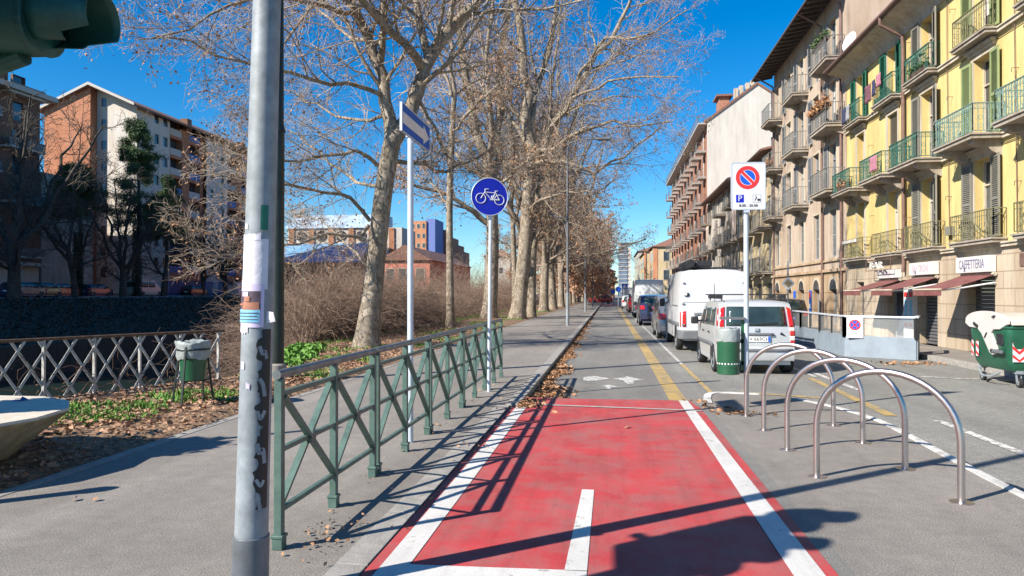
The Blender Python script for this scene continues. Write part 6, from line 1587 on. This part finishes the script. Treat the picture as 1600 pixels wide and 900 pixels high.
# cables and brackets on the yellow facade
for z in (5.28, 7.94): 
    pts = [(XF-.03, y, z-.04*abs(math.sin(y*1.1))) for y in np.arange(YA0+.2, YA1-.1, .5)]; MB().tube(pts, .012, 5).build('cable', M['black'], A)
for y in (18.55, 22.0): MB().tube([(XF-.02,y,2.7),(XF-.04,y,5.3),(XF-.04,y+.05,8.0),(XF-.04,y+.05,10.0)], .011, 5).build('cable', M['pipe'], A)
for y, z in ((18.4,4.2),(21.9,4.3),(24.7,4.0),(27.9,4.4),(18.5,6.9),(21.8,7.1),(28.0,7.0),(24.6,9.6),(21.6,9.5)): MB().tube([(XF,y,z),(XF-.16,y,z),(XF-.16,y,z-.10)], .010, 5).build('hook', M['pipe'], A)
MB().box(XF-.14,21.75,3.2,XF-.01,22.0,3.45).build('meter_box', M['shgrey'], A)
# ---------------------------------------------------------------- vehicles
def lerp_pts(pts, y):
    for (a,za),(b,zb) in zip(pts, pts[1:]):
        if a <= y <= b: return za+(zb-za)*(y-a)/max(b-a,1e-6)
    return pts[-1][1]
def make_car(name, label, cat, loc, yaw, paint, W_, up, zbelt, tumble, wheels, wr=.30, glassq=(), rear=None, lights=None, plate=None, rack=False, bumper=None, mirrors=None, group=None, zl=.24, handles=(), stripe=None, crown=.04, rim='rim', rearbox=0):
    """up: outline (y,z) from rear bottom over the roof to front bottom, rear at y=0"""
    L = max(p[0] for p in up); Hh = max(p[1] for p in up)
    t = thing(name, (0,0,0), label, cat, group)
    def hw(y, z):
        f = abs(y-L/2)/(L/2); p = 1-.085*f**7
        k = 1-.03*max(0,(.55-z)/.4)**2 if z < .55 else 1
        if z > zbelt: k = 1-tumble*(z-zbelt)/(Hh-zbelt)
        return W_/2*p*k
    # refine outline
    U = []
    for (a,za),(b,zb) in zip(up, up[1:]):
        n_ = max(1, int(math.hypot(b-a,zb-za)/.16))
        for k in range(n_): U.append((a+(b-a)*k/n_, za+(zb-za)*k/n_))
    U.append(up[-1]); n_ = len(U); fr = [-1,-.93,-.75,-.4,0,.4,.75,.93,1]; m_ = len(fr); vs = []; fs = []
    def S(i, f):
        y, z = U[i]; w = hw(y,z); bend = .07*f*f; e = math.exp(-y/.35)-math.exp(-(L-y)/.35)
        return (w*f, y+bend*e, z-(crown*f**4 if z > zbelt else .01*f**4))
    for i in range(n_):
        for f in fr: vs.append(S(i,f))
    for i in range(n_-1):
        for j in range(m_-1): a = i*m_+j; fs.append((a,a+1,a+m_+1,a+m_))
    rows_ = [zl+(zbelt-zl)*k/3 for k in range(4)]
    # side walls: columns follow the outline, split at fixed heights
    for sgn in (-1,1):
        ridx = []
        for i in range(n_):
            top = S(i, sgn); zs = [top[2]-(top[2]-zl)*k/7 for k in range(8)]
            if top[2] > zbelt: zs = [top[2],(top[2]*.5+zbelt*.5),zbelt]+[zbelt-(zbelt-zl)*k/5 for k in range(1,6)]
            row = []
            for k, z in enumerate(zs):
                if k == 0: row.append(i*m_+(0 if sgn < 0 else m_-1)); continue
                e = math.exp(-U[i][0]/.35)-math.exp(-(L-U[i][0])/.35)
                vs.append((sgn*hw(U[i][0],z), U[i][0]+.07*e, z)); row.append(len(vs)-1)
            ridx.append(row)
        for i in range(n_-1):
            for k in range(7): fs.append((ridx[i][k],ridx[i+1][k],ridx[i+1][k+1],ridx[i][k+1]))
    mb = MB(); mb.add(vs, fs); mb.box(-W_*.42,.15,zl-.04,W_*.42,L-.2,zl+.06)
    body = mb.build('body', M[paint], t, smooth='a')
    rseg = []
    for p in up:
        rseg.append(p)
        if p[1] >= Hh-.02: break
    def yr(z):
        for (a,za),(b,zb) in zip(rseg, rseg[1:]):
            if min(za,zb) <= z <= max(za,zb) and za != zb: return a+(b-a)*(z-za)/(zb-za)
        return rseg[0][0]
    def rp(nm, c, mat, off=.006, par=None, n1=8, n2=4, sm=True):   # rear patch: 4 corners (f,z) with f in -1..1
        mb = MB(); v2 = []; f2 = []
        for j in range(n2+1):
            for i in range(n1+1):
                u_, v_ = i/n1, j/n2
                f = (c[0][0]*(1-u_)+c[1][0]*u_)*(1-v_)+(c[3][0]*(1-u_)+c[2][0]*u_)*v_; z = (c[0][1]*(1-u_)+c[1][1]*u_)*(1-v_)+(c[3][1]*(1-u_)+c[2][1]*u_)*v_
                y = yr(z); v2.append((f*hw(y,z), y+.07*f*f*math.exp(-y/.35)-off, z))
        for j in range(n2):
            for i in range(n1): a = j*(n1+1)+i; f2.append((a,a+1,a+n1+2,a+n1+1))
        mb.add(v2, f2); o = mb.build(nm, M[mat], par or t, smooth=sm); so = o.modifiers.new('s','SOLIDIFY'); so.thickness = .012; so.offset = 0; return o
    def sp(nm, c, mat, off=.006, sides=(-1,1), par=None):
        for s_ in sides:
            mb = MB(); v2 = []; f2 = []; n1 = 6; n2 = 3
            for j in range(n2+1):
                for i in range(n1+1):
                    u_, v_ = i/n1, j/n2
                    y = (c[0][0]*(1-u_)+c[1][0]*u_)*(1-v_)+(c[3][0]*(1-u_)+c[2][0]*u_)*v_; z = (c[0][1]*(1-u_)+c[1][1]*u_)*(1-v_)+(c[3][1]*(1-u_)+c[2][1]*u_)*v_
                    e = math.exp(-y/.35)-math.exp(-(L-y)/.35)
                    v2.append((s_*(hw(y,z)+off), y+.07*e, z))
            for j in range(n2):
                for i in range(n1): a = j*(n1+1)+i; f2.append((a,a+1,a+n1+2,a+n1+1))
            mb.add(v2, f2); o = mb.build(nm, M[mat], par or t, smooth=True); so = o.modifiers.new('s','SOLIDIFY'); so.thickness = .01; so.offset = 0
    for c in glassq: sp('side_window', c, 'glass')
    if rear: rp('rear_window', rear, 'glass')
    for q in (lights or []):
        c, mat_ = q[0], q[1]
        for s_ in (-1,1): rp('tail_light', [(s_*a,b) for a,b in c], mat_, .012)
        if len(q) > 2: sp('tail_light_side', q[2], mat_, .008)
    if plate:
        zc, txt, off = plate
        y = yr(zc)-.02-off; p = MB().box(-.26,y,zc-.055,.26,y+.015,zc+.055).build('number_plate', M['plate'], t, bevel=.004)
        MB().box(-.26,y-.003,zc-.053,-.215,y-.001,zc+.053).build('blue_band', M['blue'], p); MB().box(.215,y-.003,zc-.053,.26,y-.001,zc+.053).build('blue_band', M['blue'], p)
        if txt: MB().text(txt, .105, Matrix.Translation((0,y-.003,zc)) @ Matrix.Rotation(R(90),4,'X'), .001).build('characters', M['ink'], p)
    if bumper:
        z0,z1,mat_,pr_ = bumper
        mb = MB(); pts = [(-W_/2-.005,.5),(-W_/2-.012,.12),(-W_/2+.10,-pr_+.03),(-W_/2+.4,-pr_),(W_/2-.4,-pr_),(W_/2-.10,-pr_+.03),(W_/2+.012,.12),(W_/2+.005,.5),(W_/2-.1,.5),(-W_/2+.1,.5)]
        mb.prism(pts,'z',z0,z1); mb.build('bumper', M[mat_], t, bevel=.03, smooth='a')
    if stripe:
        for z0,z1,mat_ in stripe: sp('side_strip', [(.55,z0),(L-.5,z0),(L-.5,z1),(.55,z1)], mat_, .012)
    for (y,z) in handles: sp('door_handle', [(y,z),(y+.16,z),(y+.16,z+.035),(y,z+.035)], 'black', .025)
    for yw in wheels:
        sp('wheel_arch', [(yw-wr-.05,zl-.02),(yw+wr+.05,zl-.02),(yw+wr*.72,zl+.36),(yw-wr*.72,zl+.36)], 'black', .002)
        for s_ in (-1,1):
            x = s_*(W_/2-.1)
            w = thing('x',(0,0,0),'x','x'); bpy.data.objects.remove(w)
            mb = MB(); prof = [(wr*.72,-.09),(wr*.95,-.095),(wr,-.07),(wr,.07),(wr*.95,.095),(wr*.72,.09)]
            mb.M = Matrix.Translation((x,yw,wr)) @ Matrix.Rotation(R(90),4,'Y'); mb.lathe(prof, n=28); wo = mb.build('wheel', M['rubber'], t, smooth='a')
            mb = MB(); mb.M = Matrix.Translation((x+s_*.03,yw,wr)) @ Matrix.Rotation(s_*R(90),4,'Y'); mb.lathe([(wr*.7,.0),(wr*.7,.065),(wr*.62,.07),(wr*.55,.045),(wr*.2,.06),(.01,.065)], n=20); mb.build('rim', M[rim], wo, smooth='a')
    if mirrors:
        y, z, mat_ = mirrors[:3]; s2 = mirrors[3] if len(mirrors) > 3 else 1
        for s_ in (-1,1):
            x = s_*(hw(y,z)); mb = MB(); mb.box(x,y-.02,z-.02,x+s_*.08,y+.04,z+.02); mb.build('mirror_arm', M['black'], t)
            MB().box(x+s_*.07,y-.05,z-.07*s2,x+s_*.24,y+.06,z+.10*s2).build('mirror', M[mat_], t, bevel=.025, smooth='a')
    t['_hw'] = 1; del t['_hw']
    fin = lambda: (setattr(t,'location',loc), setattr(t.rotation_euler,'z',yaw))
    return t, hw, yr, rp, sp, fin, Hh
# --- silver small car at the front of the parked row
up = [(.02,.30),(.0,.36),(.0,.52),(.05,.58),(.06,.95),(.12,1.08),(.24,1.42),(.34,1.50),(.6,1.535),(1.4,1.55),(1.9,1.53),(2.2,1.42),(2.65,1.02),(3.1,.90),(3.3,.78),(3.34,.5),(3.3,.3)]
pt, hw, yr, rp, sp, fin, Hh = make_car('silver_car', 'silver small hatchback with roof bars and red upright tail lights, behind the bike racks', 'car', (3.02,15.4,RZ), R(1), 'silver', 1.63, up, .97, .11,
  (.62,2.76), .285, [((.42,1.0),(.95,1.0),(1.0,1.36),(.50,1.38)),((1.02,1.0),(1.72,.99),(1.68,1.38),(1.07,1.37)),((1.80,.99),(2.45,.98),(2.08,1.36),(1.76,1.38))],
  rear=[(-.80,1.0),(.80,1.0),(.80,1.40),(-.80,1.40)],
  lights=[([(.86,.98),(.975,.98),(.96,1.36),(.86,1.40)],'tl',[(.11,1.0),(.20,1.0),(.32,1.36),(.26,1.36)]),([(.86,.90),(.99,.90),(.985,.975),(.86,.975)],'tlw'),([(.885,.62),(1.0,.62),(1.0,.70),(.88,.70)],'tl',[(.05,.62),(.16,.62),(.17,.70),(.06,.70)]),([(.885,.705),(1.0,.705),(1.0,.80),(.88,.80)],'tlw'),([(.88,.805),(.995,.805),(.99,.895),(.87,.895)],'tl',[(.06,.805),(.17,.805),(.19,.895),(.07,.895)])],
  plate=(.735,'DV 669CH',.0), mirrors=(2.3,1.03,'black'), handles=[(.95,.82),(1.75,.82)], stripe=[(.55,.63,'grplas')], rim='galv')
rp('rear_strip', [(-.96,.49),(.96,.49),(.96,.535),(-.96,.535)], 'grplas', .018)
rp('grab_bar', [(-.45,.805),(.45,.805),(.43,.86),(-.43,.86)], 'grplas', .03); rp('badge', [(-.06,.89),(.06,.89),(.06,.96),(-.06,.96)], 'galv', .012); rp('animal_sticker', [(.60,.84),(.74,.80),(.72,.83),(.64,.88)], 'black', .012)
mb = MB(); mb.bar((-.02,yr(1.03)-.03,1.03),(.42,yr(1.07)-.025,1.07),.015,.03); mb.build('rear_wiper', M['black'], pt)
for s_ in (-1,1): MB().tube([(s_*.64,.45,1.53),(s_*.64,.5,1.57),(s_*.645,1.2,1.60),(s_*.64,2.0,1.57),(s_*.64,2.05,1.52)], .016, 8).build('roof_rail', M['black'], pt)
for y in (.75,1.65):
    mb = MB(); mb.box(-.80,y-.03,1.64,.80,y+.03,1.665); mb.build('roof_bar', M['black'], pt)
    for s_ in (-1,1): MB().box(s_*.58,y-.06,1.56,s_*.74,y+.06,1.65).build('roof_bar_foot', M['black'], pt, bevel=.015)
MB().cyl((0,.5,1.5),(0,.42,1.72),.005,n=6).build('aerial', M['black'], pt)
fin()
# --- big white van
up = [(.02,.38),(.0,.5),(.0,1.2),(.03,1.6),(.10,2.26),(.22,2.36),(.6,2.40),(3.6,2.38),(4.1,2.2),(4.65,1.45),(5.25,1.15),(5.42,.85),(5.42,.4)]
vt, hw, yr, rp, sp, fin, Hh = make_car('white_van', 'large white van with a black tube on its roof rack, parked behind the silver car', 'van', (2.97,21.2,RZ), 0, 'white_p', 2.0, up, 1.25, .07, (.95,4.45), .34,
  [((3.55,1.38),(4.45,1.38),(4.1,1.95),(3.6,1.98))], lights=[([(.86,.72),(.97,.72),(.965,1.15),(.87,1.18)],'tl',[(.02,.72),(.10,.72),(.11,1.14),(.03,1.14)])], bumper=(.36,.62,'grplas',.06), mirrors=(4.35,1.35,'black',1.6), zl=.36, crown=.08, rim='rim')
rp('door_seam', [(-.006,.66),(.006,.66),(.006,2.3),(-.006,2.3)], 'black', .003)
rp('grab_strip', [(-.62,1.05),(.3,1.05),(.3,1.13),(-.62,1.13)], 'grplas', .03); rp('light_box', [(-.93,1.60),(-.78,1.60),(-.78,1.70),(-.93,1.70)], 'black', .03); rp('marker_lamp', [(-.93,1.62),(-.84,1.62),(-.84,1.68),(-.93,1.68)], 'tlw', .06)
for z_ in (.75,1.35,1.95):
    for s_ in (-1,1): rp('hinge', [(s_*.90,z_),(s_*.985,z_),(s_*.985,z_+.05),(s_*.90,z_+.05)], 'grplas', .02)
sp('side_strip', [(.3,.72),(5.0,.72),(5.0,.84),(.3,.84)], 'grplas', .012); sp('slide_door_seam', [(2.05,.42),(2.065,.42),(2.065,2.1),(2.05,2.1)], 'black', .002); sp('slide_rail', [(.5,1.3),(2.0,1.3),(2.0,1.335),(.5,1.335)], 'grplas', .006)
rp('door_handle', [(-.14,1.2),(-.05,1.2),(-.05,1.28),(-.14,1.28)], 'black', .03); rp('waist_seam', [(-.97,1.42),(.97,1.42),(.97,1.428),(-.97,1.428)], 'grplas', .003)
rp('rear_plate', [(-.55,.92),(-.05,.92),(-.05,1.02),(-.55,1.02)], 'plate', .02)
mb = MB()
for s_ in (-1,1): mb.bar((s_*.86,.35,2.44),(s_*.86,3.4,2.44),.04)
for y in (.45,1.4,2.4,3.3): mb.bar((-.88,y,2.43),(.88,y,2.43),.035); [mb.bar((s_*.84,y,2.33),(s_*.86,y,2.5),.04) for s_ in (-1,1)]
mb.build('roof_rack', M['black'], vt)
MB().cyl((-.62,.25,2.56),(-.62,2.9,2.56),.11,n=20).build('roof_tube', M['black'], vt, smooth='a'); MB().box(-.48,.4,2.45,.0,2.6,2.64).build('roof_box', M['black'], vt, bevel=.04)
fin()
hatch = [(.02,.30),(.0,.4),(.0,.6),(.06,.95),(.16,1.05),(.42,1.38),(.6,1.45),(1.3,1.49),(2.1,1.46),(2.5,1.33),(3.1,1.0),(3.8,.86),(4.02,.7),(4.05,.4),(4.0,.3)]
def simple_car(name, label, cat, loc, yaw, paint, W_=1.72, up=hatch, zbelt=.95, sc_=1, group=None, zs=1):
    u2 = [(a*sc_, b*zs) for a,b in up]; L = u2[-1][0]; Hh = max(b for a,b in u2); zb = zbelt*zs
    q = make_car(name, label, cat, loc, yaw, paint, W_, u2, zb, .13, (.72*sc_,L-.85), .31, [((.62*sc_,zb+.04),(1.3*sc_,zb+.04),(1.3*sc_,Hh-.12),(.75*sc_,Hh-.13)),((1.36*sc_,zb+.04),(2.9*sc_,zb+.02),(2.3*sc_,Hh-.13),(1.36*sc_,Hh-.12))],
      rear=[(-.78,zb+.08),(.78,zb+.08),(.72,Hh-.12),(-.72,Hh-.12)], lights=[([(.70,zb-.22),(.99,zb-.22),(.98,zb-.0),(.74,zb-.02)],'tl',[(.03,zb-.22),(.30,zb-.2),(.32,zb-.04),(.08,zb-.02)])], plate=(.66*zs,'',.0), mirrors=(2.55*sc_,zb+.06,'black'), stripe=None, group=group)
    q[5](); return q[0]
G_ = 'cars parked along the street'
simple_car('grey_car','grey hatchback ahead of the large white van, mostly hidden by it','car',(2.62,26.9,RZ),0,'greyp',group=G_)
suv = [(.02,.34),(.0,.45),(.0,.75),(.04,1.05),(.10,1.12),(.36,1.50),(.5,1.57),(1.3,1.62),(2.4,1.58),(2.8,1.42),(3.3,1.12),(4.1,1.0),(4.35,.8),(4.38,.45),(4.3,.34)]
simple_car('dark_suv','dark blue car with red side seen ahead of the grey one','car',(2.42,38.3,RZ),0,'navy',1.75,suv,1.06,group=G_)
q = simple_car('grey_car','dark grey car between the grey hatchback and the dark blue car','car',(2.9,32.4,RZ),0,'greyp',1.7,suv,1.06,group=G_)
box = [(.02,.4),(.0,.5),(.0,1.6),(.02,2.55),(.12,2.66),(3.6,2.66),(3.8,2.4),(4.3,2.1),(4.9,1.4),(5.5,1.15),(5.65,.8),(5.65,.4)]
q = make_car('box_van','tall plain white box van down the row, with a branch shadow on its doors','van',(2.72,50.5,RZ),0,'white_p',2.1,box,1.3,.04,(1.0,4.6),.35,lights=[([(.88,.6),(.98,.6),(.98,.85),(.88,.85)],'tl')],bumper=(.35,.5,'grplas',.05),zl=.36,group=G_,mirrors=(4.4,1.5,'black',1.5)); q[3]('door_seam', [(-.006,.66),(.006,.66),(.006,2.6),(-.006,2.6)], 'black', .003); q[5]()
simple_car('red_car','dark red car beyond the white box van','car',(2.5,63.7,RZ),0,'redp',group=G_)
simple_car('silver_car','silver car beyond the dark red one','car',(2.5,70,RZ),0,'silver',group=G_)
simple_car('white_car','small white car at the far end of the parked row','car',(2.25,82,RZ),0,'white_p',group=G_)
q = make_car('white_van','distant white van at the end of the parked row','van',(2.6,91,RZ),0,'white_p',2.0,[(a,b*.92) for a,b in box],1.25,.06,(1.0,4.6),.34,lights=[([(.88,.6),(.98,.6),(.98,1.1),(.88,1.1)],'tl')],zl=.36,group=G_); q[5]()
q = make_car('white_van','farthest white van, right of the other distant one','van',(4.6,95,RZ),0,'white_p',2.0,[(a,b*.92) for a,b in box],1.25,.06,(1.0,4.6),.34,lights=[([(.88,.6),(.98,.6),(.98,1.1),(.88,1.1)],'tl')],zl=.36,group=G_); q[5]()
simple_car('red_car','tiny red car beyond the far crossing','car',(.6,121,RZ),R(90),'redp',group=G_)
simple_car('black_car','black car parked behind the terrace barrier','car',(7.35,31.2,RZ),0,'blackp',group=G_)
# far bank, parked along the far road
GL = 'cars parked across the river'
z = 1.16
for i, (px, Y, kind, p, lab) in enumerate([(8,57,'c','navy','dark blue car at the left edge across the river'),(40,60,'c','blackp','black car second from the left across the river'),(68,64,'c','redp','dark red car across the river, before the brown block'),(100,70,'c','navy','dark blue car before the orange brick gable'),(146,78,'v','sage','pale sage green van before the white gable across the river'),(245,89,'c','blackp','black car in front of the blue fence'),(283,101,'w','white_p','small white van in sunlight across the river')]):
    x = W(px,450,Y)[0]; x = max(-55.5,x)
    if kind == 'c': simple_car('parked_car', lab, 'car', (x,Y,z), 0, p, group=GL)
    else:
        b2 = [(a*.85,b*.80) for a,b in box]
        q = make_car('parked_van', lab, 'van', (x,Y,z), 0, p, 1.85, b2, 1.1, .08, (.9,4.0), .32, [((.5,1.15),(1.8,1.15),(1.8,1.75),(.5,1.75)),((1.95,1.15),(3.2,1.15),(3.1,1.75),(1.95,1.75))], rear=[(-.75,1.2),(.75,1.2),(.75,1.8),(-.75,1.8)] if kind == 'v' else None, lights=[([(.88,.6),(.98,.6),(.98,.9),(.88,.9)],'tl')], plate=(.75,'',0), group=GL, zl=.3); q[5]()
# ---------------------------------------------------------------- light and camera
w = bpy.data.worlds.new('World'); scene.world = w; w.use_nodes = True
nt = w.node_tree; bg = nt.nodes['Background']
sky = nt.nodes.new('ShaderNodeTexSky'); sky.sky_type = 'NISHITA'; sky.sun_disc = False
EL, AZX, AZY = R(35), -.783, -.622
sky.sun_elevation = EL; sky.sun_rotation = math.atan2(AZX, AZY) % (2*math.pi)
sky.air_density = 1.0; sky.dust_density = .15; sky.ozone_density = 2.2; sky.altitude = 250
hs = nt.nodes.new('ShaderNodeHueSaturation'); hs.inputs['Saturation'].default_value = SAT; hs.inputs['Value'].default_value = 1.0
tint = nt.nodes.new('ShaderNodeMix'); tint.data_type = 'RGBA'; tint.blend_type = 'MULTIPLY'; tint.inputs[0].default_value = 1; tint.inputs[7].default_value = (.80,.97,1.12,1)
nt.links.new(sky.outputs[0], tint.inputs[6]); nt.links.new(tint.outputs[2], hs.inputs['Color']); nt.links.new(hs.outputs[0], bg.inputs['Color']); bg.inputs['Strength'].default_value = SKYS
ld = bpy.data.lights.new('sun', 'SUN'); ld.energy = SUNE; ld.angle = R(.53); ld.color = (1,.925,.82)
lo = bpy.data.objects.new('sun', ld); COL.objects.link(lo)
dv = Vector((-AZX*math.cos(EL), -AZY*math.cos(EL), -math.sin(EL))); lo.rotation_euler = dv.to_track_quat('-Z','Y').to_euler(); lo.location = (-30,-20,40)
cam = bpy.data.cameras.new('camera'); co = bpy.data.objects.new('camera', cam); COL.objects.link(co); scene.camera = co
cam.sensor_width = 36; cam.lens = 36*1130/1600; cam.clip_start = .1; cam.clip_end = 4000
co.location = (0,0,1.55); co.rotation_euler = (R(90)+math.atan(9/1130), 0, math.atan(152/1130))
vs_ = scene.view_settings; vs_.view_transform = 'Standard'; vs_.look = 'None'; vs_.gamma = 1; vs_.use_curve_mapping = False; vs_.exposure = EXPO
scene.render.film_transparent = False
scene.cycles.max_bounces = 6; scene.cycles.transparent_max_bounces = 8
